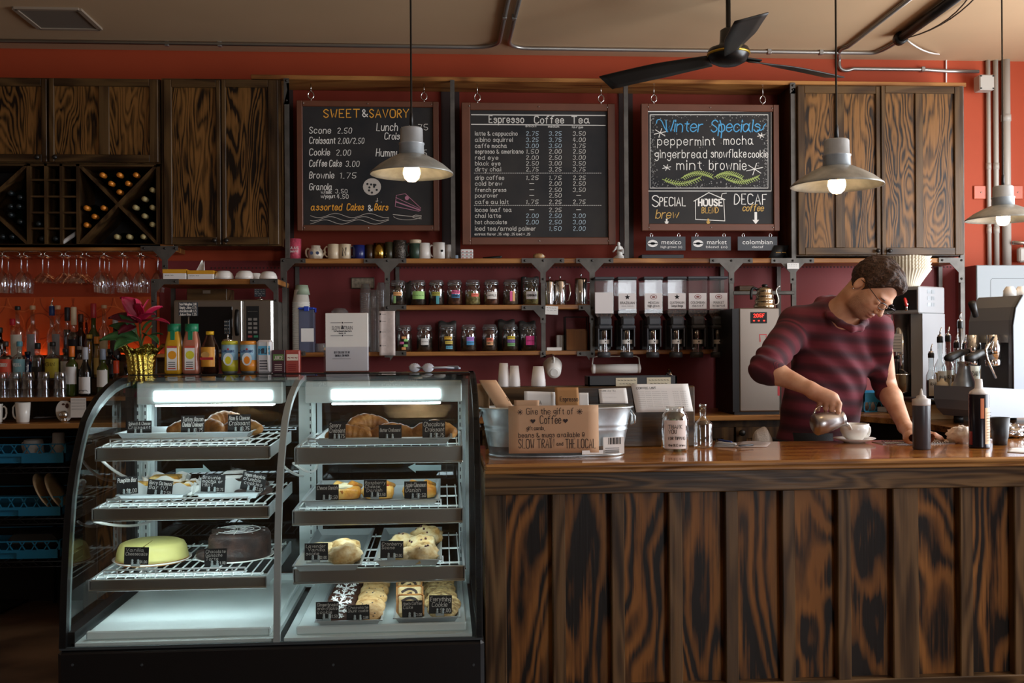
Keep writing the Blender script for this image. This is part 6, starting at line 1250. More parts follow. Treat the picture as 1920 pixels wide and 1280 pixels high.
# ---------------------------------------------------------------- clip-top tea jars
JGL = glass('jar_glass', 'eef0ee', 3.2); BAIL = mat('bail_wire', 'cccccc', .25, 1.0); TEA = {k_: bake('tea_' + k_, *v_, 60, .8) for k_, v_ in {'dark': ('17110d', '2a1f17', '44352a'), 'brown': ('3a1d14', '5c3222', '7c4a34'), 'green': ('5c5230', '8f8450', 'c0b478'), 'grey': ('3c332a', '5c5044', '8a7c6c')}.items()}
def jar(lab, px, z, Ytop, tea, labels, ypx, grp):
    Y = 5.87; r = SZ(px, 15, Y); H = P(px, Ytop, Y).z - P(px, ypx, Y).z; t = thing('tea_jar', lab, 'jar', on(px, Y, z), 0, grp)
    out = [(r * .85, 0), (r, .008), (r, H * .62), (r * .96, H * .7), (r * .8, H * .78), (r * .8, H * .84)]; MB().lathe([(0, .003)] + out, 24, cap0=False, cap1=False).build('glass', JGL, t)
    b = MB(); b.lathe([(r * .8, .006), (r * .93, .014), (r * .93, H * .5), (r * .6, H * .56), (0, H * .55)], 20); b.build('tea', TEA[tea], t)
    MB().lathe([(r * .88, H * .83), (r * .94, H * .86), (r * .94, H * .9), (r * .86, H * .92), (r * .8, H * .99), (r * .5, H), (0, H)], 24).build('lid', glass('lid_glass', 'e4e6e6', 2.2, .03, .08) if 'lid_glass' not in MATS else MATS['lid_glass'], t)
    b = MB(); a = -PI / 2 + rnd.uniform(-.5, .9); c_, s_ = math.cos(a), math.sin(a); b.tube([(r * .97 * math.cos(q), r * .97 * math.sin(q), H * .8) for q in [2 * PI * i / 20 for i in range(20)]], .0022, 5, closed=True); b.tube([(r * .97 * math.cos(q), r * .97 * math.sin(q), H * .88) for q in [2 * PI * i / 20 for i in range(20)]], .0018, 5, closed=True)
    for k_ in (-.2, .2): b.tube([(r * math.cos(a + k_), r * math.sin(a + k_), H * .9), (r * 1.08 * math.cos(a + k_ * 1.3), r * 1.08 * math.sin(a + k_ * 1.3), H * .74), (r * 1.03 * c_, r * 1.03 * s_, H * .56)], .0022, 5)
    b.build('wire_clamp', BAIL, t); mats = []; b = MB()
    for u0, v0, u1, v1, col, tx in labels:
        b.m(len(mats)); mats.append(cm(col, .6)); w0, w1 = (u0 - .5) * 1.9, (u1 - .5) * 1.9; b.lathe([(r + .0012, H * v0 * .62), (r + .0012, H * v1 * .62)], 8, ang=w1 - w0, a0=-PI / 2 + w0)
        if tx: b.m(len(mats)); mats.append(INK); um = ((u0 + u1) / 2 - .5) * 1.9; f = Face((math.sin(um) * (r + .002), -math.cos(um) * (r + .002), 0), (math.cos(um), math.sin(um), 0), (0, 0, 1)); write(b, f, tx, 0, H * .62 * (v0 * .6 + v1 * .4) - .002, H * .07, H * .012, wid=min(r * 1.5, (u1 - u0) * r * 1.5), align='c')
    b.build('label', mats, t)
J1 = [(745, 'dark', [(.25, .62, .8, .85, 'e8a868', '~~~'), (.25, .15, .42, .6, 'a8d890', '')], 'orange and green'), (784, 'dark', [(.1, .4, .95, .9, 'a4d47c', '~~~~')], 'wide green wavy'), (818, 'dark', [(.2, .6, .75, .85, 'a8a444', '~~~'), (.48, .1, .68, .6, '4a9aa0', '')], 'olive and teal'), (852, 'brown', [(.3, .72, .85, .95, 'f06a98', 'RED'), (.3, .48, .85, .7, '3c84b4', 'ROOIBOS')], 'pink and blue'), (886, 'green', [(.4, .55, .9, .75, 'f07058', '~~~~')], 'coral'), (921, 'brown', [(.2, .4, .85, .85, 'eae4dc', 'APPLE')], 'white'), (957, 'grey', [(.42, .25, .58, .88, 'ec6aa0', ''), (.6, .25, .76, .88, 'e8b070', '')], 'upright pink and orange'), (995, 'green', [(.15, .35, .9, .8, 'f0ecec', 'LEMONGRASS')], 'large white')]
for px, te, lb, d in J1: jar('clip-top tea jar on the upper board with %s label' % d, px, Z2, 523 if px < 990 else 519, te, lb, 571, 'tea jars on the upper board')
J2 = [(757, [(.35, .78, .65, .92, 'e8a868', ''), (.5, .62, .78, .76, '8cc870', ''), (.22, .46, .5, .6, 'f080b4', ''), (.48, .3, .75, .44, '8cc870', ''), (.35, .12, .62, .28, 'e8a868', '')], 'five small staggered coloured'), (795, [(.28, .4, .78, .8, 'e6e4e0', '~~~~')], 'square white'), (838, [(.3, .72, .8, .9, 'e0b030', '~~~'), (.35, .45, .85, .63, 'd8c050', '~~~~'), (.4, .15, .85, .34, '58a0b8', '~~~')], 'three stepped yellow and teal'), (878, [(.35, .62, .85, .86, 'a878c8', '~~~~'), (.35, .38, .85, .62, '4494c4', '~~~~~')], 'purple and blue'), (917, [(.28, .58, .72, .8, 'e87858', 'EARL'), (.28, .36, .72, .58, 'e8b080', 'GREY')], 'coral and orange'), (956, [(.28, .7, .78, .9, 'd8c038', '~~~'), (.28, .5, .78, .7, '8464a8', '~~~'), (.28, .3, .78, .48, '7cb070', '~~~~')], 'yellow purple and green'), (991, [(.25, .35, .82, .9, 'ee4a9c', '~~~~ ~~')], 'bright pink')]
for px, lb, d in J2: jar('clip-top tea jar on the lowest board with %s label' % d, px, Z3, 608, 'dark', lb, 658, 'tea jars on the lowest board')
KB = mat('dark_foil_bag', '4a4744', .4, .3)
for px, z, y0, y1, w_, lb in ((762, Z2, 571, 524, 10, 'dark bag standing between the first two upper jars'), (838, Z3, 658, 602, 17, 'dark foil tea bag standing behind the third lower jar'), (949, Z3, 658, 600, 16, 'dark foil tea bag behind the sixth lower jar'), (988, Z3, 658, 603, 16, 'dark foil tea bag behind the bright pink labelled jar'), (994, Z2, 571, 517, 17, 'dark foil tea bag behind the lemongrass jar')):
    q = on(px, 5.965, z); h = P(px, y1, 5.965).z - P(px, y0, 5.965).z; w_ = SZ(px, w_, 5.965); tag(MB().sheet(lambda u, v: (w_ * (2 * u - 1), -.02 * math.sin(PI * u) * (1 - v) + .012 * v, h * v + .006 * math.sin(u * 9) * v), 10, 8, .012).build('tea_bag', KB, None, q), lb, 'bag')
# steel pots, kraft menu holder and small things
def pot(lab, px, w_, ytop, dy=0):
    t = thing('steel_pot', lab, 'coffee pot', on(px, 5.88 + dy, Z2)); r = SZ(px, w_, 5.88); H = P(px, ytop, 5.88).z - P(px, 571, 5.88).z; MB().lathe([(r * .97, 0), (r, .005), (r, H * .94), (r * .9, H), (r * .3, H * 1.02), (0, H * 1.02)], 28).build('body', CHROME, t); MB().lathe([(.003, H * 1.02), (.003, H * 1.1), (.008, H * 1.13), (.008, H * 1.16), (0, H * 1.18)], 12).build('knob', CHROME, t); b = MB(); b.tube([(r * .95, -.02, H * .85), (r * 1.4, -.03, H * .85), (r * 1.5, -.03, H * .5), (r * 1.3, -.03, H * .2), (r * .95, -.02, H * .15)], .005, 8); b.build('handle', CHROME, t)
pot('polished steel coffee press nearest the jars', 1030, 9, 525); pot('polished steel coffee press in the middle of three', 1050, 12, 524, .02); pot('polished steel coffee press nearest the bean dispensers', 1089, 12.5, 521)
Y = 5.84; x0, x1, a0, a1 = R(1060, 592, 1103, 655, Y); t = thing('card_holder', 'dark wire holder filled with kraft loyalty cards', 'card holder', (x0, Y, Z3)); W_ = x1 - x0; H_ = a1 - a0; b = MB(); b.tube([(0, 0, 0), (0, 0, H_), (W_, 0, H_), (W_, 0, 0)], .004, 6); b.tube([(0, .06, 0), (0, .06, H_), (W_, .06, H_), (W_, .06, 0)], .004, 6); b.box(0, W_, 0, .06, 0, .003); b.build('frame', DK, t); b = MB(); [b.box(.008, W_ - .006, .006 + i * .009, .012 + i * .009, .003, H_ * .58 + .006 * (i % 3)) for i in range(5)]; b.build('cards', wood('kraft_card', '6a4220', '8a5a30', 'a06c3c', 'z', 3, 3, .6), t)
t, w_, h = boxthing('white_carton', 'small white carton beside the kraft card holder', 'box', 1044, 1060, 628, 5.92, Z3, .06, PAPER); tag(boxthing('notebook', '', 'x', 1025, 1053, 651, 5.8, Z3, .09, WPLAS, bev=.002)[0], 'thin white notebook lying on the lowest board', 'notebook')
def note(lab, px0, py0, px1, py1, Y, tx=(), rot=0):
    x0, x1, a0, a1 = R(px0, py0, px1, py1, Y); t = thing('paper_note', lab, 'note', (x0, Y, a0)); b = MB(); M_ = Matrix.Rotation(rot, 4, 'Y'); b.M = M_; b.box(0, x1 - x0, 0, .001, 0, a1 - a0); b.build('paper', PAPER, t); b = MB(); b.M = M_; f = front(0, -.0002, 0)
    for i, l in enumerate(tx): write(b, f, l, (x1 - x0) * .1, (a1 - a0) * (.7 - .28 * i), (a1 - a0) * .16, (a1 - a0) * .03, wid=(x1 - x0) * .75)
    if tx: b.build('handwriting', INK, t)
note('white note taped under the upper board by the steel pots', 1022, 573, 1046, 589, 5.768, ['~~~~', '~~~'], .05); note('white arrow tag hanging on the steel bracket behind the barista', 1476, 493, 1498, 504, 5.755, ['~~~~', '~~~~'])

# ---------------------------------------------------------------- mugs and curios on the top board
def topmug(lab, px, w_, top, m, ang, **kw): return mug(lab, px, 484, 5.88, w_, top, m, ang, z=ZT, name=kw.pop('name', 'mug'), **kw)
CREAM = mat('cream_glaze', 'd8c6a8', .3); NAVY = mat('navy_enamel', '1c2560', .3); GLDM = mat('gold_mug', 'c9a850', .15, 1); DGRN = mat('green_glaze', '34493c', .3, var=.3, vs=20); PEWT = mat('pewter_relief', '5c5650', .35, .7, var=.5, vs=60, bump=.6, bs=120)
t = topmug('pink patterned tumbler with white lettering, first on the top board', 552, 26, 448, mat('pink_glitter', 'b8485c', .4, var=.3, vs=90), None, name='tumbler_cup', taper=.96); b = MB(); write(b, front(0, -.045, 0), 'JULIUS', -.03, .06, .012, .002, wid=.06); write(b, front(0, -.045, 0), 'Meinl', -.028, .04, .012, .002, wid=.05); b.build('lettering', PAPER, t)
t = thing('owl_teapot', 'painted white ceramic owl pot with handle on the top board', 'teapot', on(592, 5.88, ZT)); s = SZ(592, 1, 5.88); MB().lathe([(0, 0), (12 * s, 0), (14.5 * s, 8 * s), (13 * s, 18 * s), (9 * s, 23 * s), (9 * s, 27 * s), (0, 27 * s)], 26).build('body', mat('painted_ceramic', 'c8bca8', .3, var=.35, vs=40), t); b = MB(); handle(b, 13 * s, 25 * s, PI, 2 * s, .5); b.tube([(12 * s, 0, 8 * s), (18 * s, 0, 14 * s), (16 * s, 0, 20 * s)], [2.5 * s, 2.5 * s, 2 * s], 8); b.build('handle', CREAM, t); b = MB(); f = front(0, -13.6 * s, 0); [disc(b, f, x * s, 12 * s, 3.2 * s, 14) for x in (-6, 5)]; b.build('eye', cm('3a4868'), t)
for px, lb, ang in ((626, 'cream mug with handle on its left side', PI), (647, 'cream mug printed with a black letter N', .1)): t = topmug(lb, px, 23, 458, CREAM, ang, extra=(lambda b, f, r, h: write(b, f, 'N', -r * .3, h * .25, h * .5, h * .07, wid=r * .55)) if 'N' in lb else None, taper=.97)
topmug('navy blue enamel mug on the top board', 673, 24, 460, NAVY, PI, taper=.97); topmug('brown glazed mug half behind the gold one', 693, 16, 459, mat('brown_glaze', '3c2818', .3), None, taper=.95); topmug('shiny gold mug on the top board', 711, 22, 456, GLDM, .1, taper=.99); topmug('dark olive mug right of the gold one', 730, 16, 454, mat('olive_glaze', '3a3826', .3), None); topmug('embossed pewter stein with dark handle', 750, 25, 451, PEWT, .1, name='stein', taper=.95); topmug('tall green mug with pale rim beside the stein', 779, 22, 450, DGRN, PI * .95, taper=.95, rim=CREAM); topmug('plain white mug with narrow base on the top board', 796, 22, 456, WHITE, None, taper=1.1); topmug('white mug with its handle on the left, last of the mugs', 823, 23, 455, WHITE, PI, taper=.97, extra=lambda b, f, r, h: disc(b, f, r * .5, h * .5, r * .2, 14)); mug('white mug peeping behind the last mug', 840, 484, 5.97, 14, 459, WHITE, None, z=ZT)
t, w_, h = boxthing('patterned_box', 'small white cube box printed with red hearts', 'box', 864, 887, 467, 5.86, ZT, .07, PAPER); b = MB(); f = front(0, -.0005, 0); [poly(b, f, [(w_ * (-.66 + .66 * i), h * (.1 + .3 * j)), (w_ * (-.44 + .66 * i), h * (.25 + .3 * j)), (w_ * (-.66 + .66 * i), h * (.2 + .3 * j)), (w_ * (-.88 + .66 * i), h * (.25 + .3 * j))]) for i in range(3) for j in range(3)]; b.m(1); [patch(b, f, -w_, h * q - .0015, w_, h * q + .0015, .001) for q in (.34, .64)]; b.build('pattern', [cm('b02828'), cm('444444')], t)
t, w_, h = boxthing('light_blue_box', 'tiny pale blue box beside the heart patterned cube', 'box', 852, 859, 478, 5.86, ZT, .02, cm('8fa4b8'))
tag(MB().tube([(-.06, 0, .005), (0, 0, .009), (.04, 0, .012), (.05, 0, .016)], [.006, .008, .008, .004], 8).build('black_tool', BLACK, None, on(925, 5.84, ZT)), 'small black tool lying on the top board under the middle chalkboard', 'tool')
t = thing('seashell', 'tan seashell lying on the top board above the steel bracket', 'shell', on(1009, 5.86, ZT)); s = SZ(1009, 1, 5.86); MB().ball((0, 0, 5.4 * s), (11 * s, 8 * s, 6 * s), 18, 10, lambda d: 1 + .12 * math.sin(d.x * 14) + .1 * d.x).build('shell', mat('shell_tan', 'b08a5c', .4, var=.2, vs=40), t); MB().ball((7 * s, -3 * s, 6 * s), (4 * s, 4 * s, 3.6 * s), 12, 8).build('aperture', CREAM, t)
t = thing('figurine', 'white ceramic figurine of a seated figure with a raised arm on a round base', 'figurine', on(1162, 5.87, ZT)); s = SZ(1162, 1, 5.87); b = MB(); b.lathe([(13 * s, 0), (13 * s, 3 * s), (10 * s, 5 * s), (5 * s, 9 * s), (6 * s, 13 * s), (4 * s, 17 * s), (0, 18 * s)], 22); b.lathe([(3 * s, 11 * s), (9 * s, 15 * s), (9 * s, 18 * s), (7 * s, 17 * s), (0, 13 * s)], 18, c=(6 * s, 0, 0)); b.ball((-1 * s, 0, 21 * s), (5 * s, 4 * s, 6 * s), 14, 9); b.ball((-2 * s, 0, 29 * s), (3.4 * s, 3.4 * s, 4 * s), 12, 8); b.tube([(-5 * s, 0, 24 * s), (-10 * s, 0, 17 * s), (-13 * s, 0, 14 * s)], [2 * s, 1.6 * s, 1.4 * s], 8); b.tube([(3 * s, 0, 24 * s), (6 * s, 0, 18 * s)], 1.8 * s, 8); b.build('figure', WPLAS, t)
t, w_, h = boxthing('flat_case', 'flat dark grey case under the hanging brew signs', 'case', 1203, 1282, 477, 5.86, ZT, .1, mat('case_grey', '2e2e32', .5))
t = thing('tent_card', 'black folded tent card standing at the right end of the top board', 'card', on(1462, 5.83, ZT)); s = SZ(1462, 1, 5.83); b = MB(); b.sheet(lambda u, v: (s * (-22 + 27 * u + 13 * v), .0 + .05 * v * 0 + .03 * u * 0, s * 25 * v * (1)), 2, 2, .0015); b.sheet(lambda u, v: (s * (5 + 13 * (1 - v) + 0 * u), .10 * u, s * 25 * v), 2, 2, .0015); b.build('card', CARD, t); b = MB(); write(b, front(0, -.001, 0), '~~~~ ~~~', -s * 8, s * 9, s * 5, s * .7, wid=s * 18, slant=.5); b.build('lettering', CHALKY, t)

# ---------------------------------------------------------------- bulk bean dispensers
BGRY = mat('dispenser_grey', '3d4045', .45); BEAN = bake('coffee_beans', '0f0805', '2c190e', '5c3a22', 110, .5, 200, 1.0); HOP = glass('hopper_acrylic', 'f2f2f2', .8, .03, .06); Yd = 5.70
for i, (px, w1, logo, w2) in enumerate([(1133, '', 0, ''), (1176, 'BRAZILIAN', 1, '~~~ ~~~~'), (1225, 'MEXICAN', 2, 'high grown'), (1269, 'GUATEMALAN', 1, 'Geisya Range'), (1308, 'COLOMBIAN', 2, 'decaf'), (1347, 'MARKET', 2, 'blend')]):
    lab = ('bulk bean dispenser with a blank label' if not w1 else 'bulk bean dispenser labelled %s' % w1.lower()) + (' nearest the steel pots' if i == 0 else ''); t = thing('bean_dispenser', lab, 'bean dispenser', on(px, Yd, P(px, 670, Yd).z), 0, 'bean dispensers on the lowest board'); s = SZ(px, 1, Yd); z = lambda py: (670 - py) * s; w_ = 18 * s
    MB().box(-w_, w_, 0, .16, z(589), z(525), .004).build('hopper', HOP, t); MB().box(-w_ * 1.03, w_ * 1.03, -.003, .163, z(525), z(520), .004).build('lid', BGRY, t)
    b = MB(); b.prism([(-w_ * .96, z(589)), (w_ * .96, z(589)), (w_ * .96, z(582)), (-w_ * .96, z(582))], .005, .155); b.prism([(-w_ * .5, z(601)), (w_ * .5, z(601)), (w_ * .96, z(589)), (-w_ * .96, z(589))], .01, .15); b.build('beans', BEAN, t)
    b = MB(); b.box(-12.5 * s, 12.5 * s, -.02, .1, z(612), z(594), .012); b.box(-14 * s, 14 * s, -.024, .1, z(618), z(609), .01); b.box(-13 * s, -11 * s, -.015, .08, z(650), z(615)); b.box(11 * s, 13 * s, -.015, .08, z(650), z(615)); b.box(-16 * s, 16 * s, .09, .16, z(655), z(600)); b.build('spout', BGRY, t)
    b = MB(); b.lathe([(11 * s, z(662)), (11 * s, z(622)), (9 * s, z(613))], 20, c=(0, .035, 0), cap0=False, cap1=False); b.build('catch_tube', JGL, t); b = MB(); b.lathe([(10 * s, z(635)), (10 * s, z(622)), (6 * s, z(617)), (0, z(616))], 18, c=(0, .035, 0)); b.build('tube_beans', BEAN, t); b = MB(); b.lathe([(12 * s, z(670)), (12.5 * s, z(662)), (11 * s, z(660)), (0, z(660))], 20, c=(0, .035, 0)); b.build('tube_base', BGRY, t)
    b = MB(); b.lathe([(11.3 * s, z(644.5)), (11.3 * s, z(637))], 14, c=(0, .035, 0), ang=2.2, a0=-PI / 2 - 1.1); b.m(1); disc(b, front(0, .035 - 11.6 * s, 0), 1.5 * s, z(640.5), 1.3 * s, 8); b.build('tube_label', [PAPER, INK], t)
    b = MB(); f = front(0, -.0005, 0); patch(b, f, -w_ * (.98 if i == 0 else .93), z(588 if i == 0 else 580), w_ * .9, z(549 if i == 0 else 551)); mt = [cm('d9d2d0', .6), INK, cm('7c3a30')]
    if w1:
        b.m(1); fontmesh(b, f, w1, 0, z(571), 5 * s, wid=w_ * (1.5 if len(w1) > 7 else 1.1), lift=.001); write(b, f, w2, 0, z(576.5), 4 * s, .6 * s, wid=w_ * 1.2, align='c')
        if logo == 1: poly(b, f, [(5.4 * s * (1 if k_ % 2 == 0 else .42) * math.sin(PI * k_ / 5), z(558) + 5.4 * s * (1 if k_ % 2 == 0 else .42) * math.cos(PI * k_ / 5)) for k_ in range(10)], .001)
        else: b.m(2); disc(b, f, 0, z(558), 6.5 * s, 18, 4.5 * s, .0008); b.m(0); disc(b, f, 0, z(558), 5.3 * s, 18, 3.4 * s, .001); b.m(2); disc(b, f, 0, z(558), 3.6 * s, 14, 1.8 * s, .0012)
    b.build('label', mt, t)
# ---------------------------------------------------------------- back counter right of the dispensers
def oc(px, py, z=BZ): return PZ(px, py, z)
Y = 5.45; x0, x1, a0, a1 = R(1374, 577, 1462, 768, Y); t = thing('hot_water_tower', 'tall stainless hot water tower with red digital display', 'water boiler', (x0, Y, a0 - .03)); W_, H_ = x1 - x0, a1 - a0 + .03; k_ = W_ * .14
MB().box(k_, W_, 0, .35, .02, H_, .006).build('body', mat('tower_steel', '8f857b', .45, .9), t); b = MB(); b.box(0, k_, .005, .35, .02, H_ - .004); b.box(.01, W_, .01, .34, 0, .02); b.build('casing', BLACK, t)
X = lambda px: P(px, 600, Y).x - x0; Z = lambda py: P(1420, py, Y).z - a0 + .03; f = front(0, -.0005, 0); b = MB(); patch(b, f, X(1407), Z(606), X(1438), Z(585)); b.build('display', INK, t)
b = MB(); write(b, f, '205F', X(1413), Z(594.5), .018, .003, wid=X(1433) - X(1413), smooth=0); [patch(b, f, X(x), Z(602), X(x + 3), Z(600), .001) for x in (1412, 1421, 1431)]; b.build('digits', mat('led_red', 'ff2a1a', .5, emit=3), t)
b = MB(); line(b, f, [(X(1425), Z(640)), (X(1424), Z(627)), (X(1437), Z(627)), (X(1436), Z(632))], .006); b.build('tag', cm('b8242c'), t); b = MB(); patch(b, f, X(1457), Z(742), X(1461), Z(722)); b.build('sticker', cm('b8242c'), t)
t = thing('gooseneck_kettle', 'ribbed steel gooseneck kettle with black handle on the hot water tower', 'kettle', P(1434, 577, 5.55)); s = SZ(1434, 1, 5.55); t.location.z = a1 + .001
MB().lathe([(20 * s, 0)] + [((20 - 7 * q + .9 * math.sin(q * 22)) * s, 2 * s + 34 * s * q) for q in [i / 20 for i in range(21)]] + [(10 * s, 38 * s), (4 * s, 40 * s), (0, 40 * s)], 28).build('body', mat('kettle_steel', 'c8b89c', .22, 1), t); MB().lathe([(3 * s, 39 * s), (6 * s, 42 * s), (4 * s, 44 * s), (0, 44 * s)], 14).build('lid_knob', BLACK, t)
b = MB(); b.tube(arc((-13 * s, 0, 34 * s), (-28 * s, 0, 46 * s), (-25 * s, 0, 16 * s), 8), 2.6 * s, 8); b.build('handle', BLACK, t); b = MB(); b.tube(arc((17 * s, 0, 6 * s), (32 * s, 0, 6 * s), (22 * s, 0, 28 * s), 7) + arc((22 * s, 0, 28 * s), (20 * s, 0, 38 * s), (29 * s, 0, 41 * s), 5)[1:], 1.3 * s, 8); b.build('spout', BRUSH, t)
x0, x1, a0, a1 = R(1385, 535, 1413, 545, 5.8); tag(MB().box(0, x1 - x0, 0, .1, 0, a1 - a0, .004).build('wooden_block', W_CABH, None, (x0, 5.79, P(1400, 549, YF).z + .0125)), 'small brown wooden block resting on the steel crossbar', 'block')
# pump bottle, sponge, tap, towel roll, hanging mug
q = oc(1311, 764); t = thing('syrup_bottle', 'squeeze bottle half full of pink syrup on the back counter', 'bottle', q); s = SZ(1311, 1, q.y); MB().lathe([(8.5 * s, 0), (9 * s, 2 * s), (9 * s, 36 * s)], 20).build('syrup', mat('pink_syrup', 'b85a78', .3), t); MB().lathe([(9.2 * s, 36 * s), (9.2 * s, 47 * s), (8 * s, 50 * s), (3 * s, 52 * s), (2 * s, 57 * s), (0, 57 * s)], 20).build('top', mat('cloudy_plastic', 'a89a98', .4), t)
q = oc(1340, 764); tag(MB().box(-.04, .04, -.02, .02, 0, .022, .006).build('sponge', cm('c9a820', .9), None, q), 'yellow sponge lying on the back counter edge', 'sponge')
t = thing('tap', 'curved chrome tap rising behind the paper tray', 'tap', on(1250, 5.75, BZ)); b = MB(); zz = P(1250, 690, 5.75).z - BZ; b.tube([(0, 0, 0), (0, 0, zz - .03)] + arc((0, 0, zz - .03), (.0, -.04, zz + .02), (0, -.1, zz - .05), 6), .011, 8); b.build('spout', CHROME, t)
t = thing('paper_towel_roll', 'white paper towel roll on a wire holder under the lowest board', 'paper towel', P(1155, 691, 5.82)); s = SZ(1155, 1, 5.82); r = 8.5 * s; MB().cyl((-40 * s, 0, 0), (40 * s, 0, 0), r, n=24).build('roll', PAPER, t); b = MB(); [b.lathe([(r * .2, -3 * s), (r, -1 * s), (r * 1.05, 0), (r, 5 * s)], 18, M=M_at((k_ * 44 * s, 0, 0), ry=-k_ * PI / 2)) for k_ in (-1, 1)]; b.tube([(-45 * s, 0, 0), (-43 * s, 0, 20 * s), (-38 * s, 0, 23 * s), (38 * s, 0, 23 * s), (43 * s, 0, 20 * s), (45 * s, 0, 0)], 1.2 * s, 6); b.build('holder', WPLAS, t)
q = P(1038, 696, 5.7); t = thing('hanging_mug', 'white enamel mug hanging from a hook under the lowest board', 'mug', q); s = SZ(1038, 1, 5.7); b = MB(); b.lathe([(0, 0), (10 * s, 0), (13 * s, 3 * s), (18.5 * s, 34 * s), (17.5 * s, 34 * s), (12 * s, 5 * s), (0, 3 * s)], 28, M=M_at((0, -.03, -2 * s), rx=-PI / 2 + .35)); b.lathe([(7 * s, -1 * s), (8 * s, -1 * s), (8 * s, 1 * s)], 20, M=M_at((0, -.03, -2 * s), rx=-PI / 2 + .35)); b.build('cup', WPLAS, t); b = MB(); b.tube([(0, .0, 14 * s), (0, -.03, 24 * s), (0, .02, 27 * s)], 2 * s, 8); b.build('handle', WPLAS, t); b = MB(); b.tube(arc((0, .09, 31 * s), (0, .03, 34 * s), (0, -.01, 27 * s), 5) + [(0, .02, 23 * s), (0, .04, 26 * s)], 1.1 * s, 6); b.build('hook', BRUSH, t)

# ---------------------------------------------------------------- return counter, brewer, filters, bottles
pts = [oc(1600, 779), oc(1690, 786), oc(1815, 806), oc(1990, 812)]; pts = [(p_.x, p_.y) for p_ in pts] + [(XR - .02, pts[-1].y), (XR - .02, 5.39), (pts[0].x, 5.39)]
t = thing('return_counter', 'wooden side counter joining the back counter, under the espresso machine', 'counter', (0, 0, 0)); MB().prism(pts, BZ - .028, BZ, 'xy').build('worktop', W_BACKTOP, t); ins = [(x + .12, y + .05) for x, y in pts[:4]] + [(XR - .03, pts[4][1] + .05), (XR - .03, 5.38), (pts[6][0] + .15, 5.38)]; MB().prism(ins, 0, BZ - .028, 'xy').build('carcass', mat('dark_base', '15110e', .7), t)
def rackR(): 
    x0 = oc(1617, 772).x; z0 = BZ; Yr = oc(1660, 772).y; t = thing('dish_rack', 'bright blue dish rack on the side counter behind the barista', 'dish rack', (x0, Yr, z0)); W_ = oc(1716, 772).x - x0; s = SZ(1660, 1, Yr); b = MB(); b.box(0, W_, 0, .006, 18 * s, 35 * s); b.box(0, W_, 0, .006, 0, 2 * s); b.box(0, .006, 0, .3, 0, 35 * s); b.box(W_ - .006, W_, 0, .3, 0, 35 * s); b.box(0, W_, .3, .306, 0, 35 * s); b.build('tub', RBLUE, t); b = MB()
    for i in range(8): c = W_ * (i + .5) / 8; h = W_ / 16; b.tube([(c + h * a, .003, 10 * s + 8 * s * e) for a, e in ((-.5, 1), (-1, 0), (-.5, -1), (.5, -1), (1, 0), (.5, 1))], .003, 4)
    b.build('lattice', RBLUE, t); [tag(MB().lathe([(0, .002), (.026, 0), (.03, .06), (.028, .06), (.024, .006)], 16).build('rack_cup', WHITE, None, (x0 + W_ * (i + .5) / 5, Yr + .1, z0 + .003)), 'white cup standing in the blue rack behind the barista, ' + ('first', 'second', 'third', 'fourth', 'fifth')[i] + ' in its row', 'cup', 'cups in the blue rack') for i in range(5)]
rackR()
q = on(1712, 5.5, BZ); t = thing('coffee_brewer', 'stainless batch coffee brewer with black panel and red tap lever', 'coffee brewer', q, -.96); t.scale = (.85, .85, 1); BREW = mat('brewer_steel', 'aeb0b2', .36, .45); H_ = P(1712, 538, 5.45).z - BZ; zb = P(1712, 588, 5.4).z - BZ
b = MB(); b.box(-.17, .13, -.16, .16, zb, H_, .006); b.box(.05, .13, -.12, .16, .02, zb); b.box(-.17, .05, .02, .16, .02, zb); b.box(-.17, .13, -.16, .16, 0, .03, .004); b.build('body', BREW, t); MB().box(-.155, .115, -.162, -.16, zb + .02, H_ - .02).build('panel', INK, t)
b = MB(); [b.box(.13, .1315, -.06 + .05 * j, -.02 + .05 * j, zb + .04 + .035 * i, zb + .06 + .035 * i) for i in range(3) for j in range(2)]; b.build('louvre', GALV, t); b = MB(); b.cyl((.06, -.16, zb + .05), (.06, -.2, zb + .05), .01); b.cyl((.06, -.19, zb + .055), (.06, -.19, zb + .015), .008); b.build('tap', CHROME, t); b = MB(); b.tube([(.06, -.19, zb + .06), (.055, -.2, zb + .08), (.075, -.215, zb + .04)], .009, 6); b.build('tap_lever', cm('c02820'), t)
b = MB(); b.cyl((-.06, -.05, .03), (-.06, -.05, zb), .05, n=24); b.build('column', CHROME, t); b = MB(); b.tube([(-.09, -.13, .1), (-.09, -.13, zb * .55), (.0, -.19, zb * .57)], .01, 8); b.tube([(-.06, -.13, .1), (-.06, -.13, zb * .52)], .012, 8); b.build('faucet', BLACK, t); b = MB(); b.box(-.09, .01, -.155, -.153, zb * .62, zb * .8); b.m(1); f = front(0, -.155, 0); [line(b, f, [(-.08, zb * (.65 + .03 * i)), (0, zb * (.65 + .03 * i))], .003) for i in range(5)]; b.build('notice', [PAPER, cm('9a9a9a')], t)
t = thing('coffee_filters', 'stack of white fluted paper coffee filters on the brewer', 'coffee filters', (P(1709, 540, 5.45).x, 5.5, BZ + H_ + .001)); s = SZ(1709, 1, 5.5); b = MB()
for j in range(5): b.grid(lambda u, v, j=j: ((20 + 20.5 * v + (1.6 * v) * math.sin(2 * PI * 42 * u)) * s * math.cos(2 * PI * u), (20 + 20.5 * v + (1.6 * v) * math.sin(2 * PI * 42 * u)) * s * math.sin(2 * PI * u), (j * 5.5 + 33 * v ** .9 + .8 * v * math.sin(u * 2 * PI * 5 + j)) * s), 168, 5, True, True)
b.lathe([(0, .001), (20 * s, .001)], 24); b.build('filter', mat('filter_paper', 'eadfc8', .7), t)
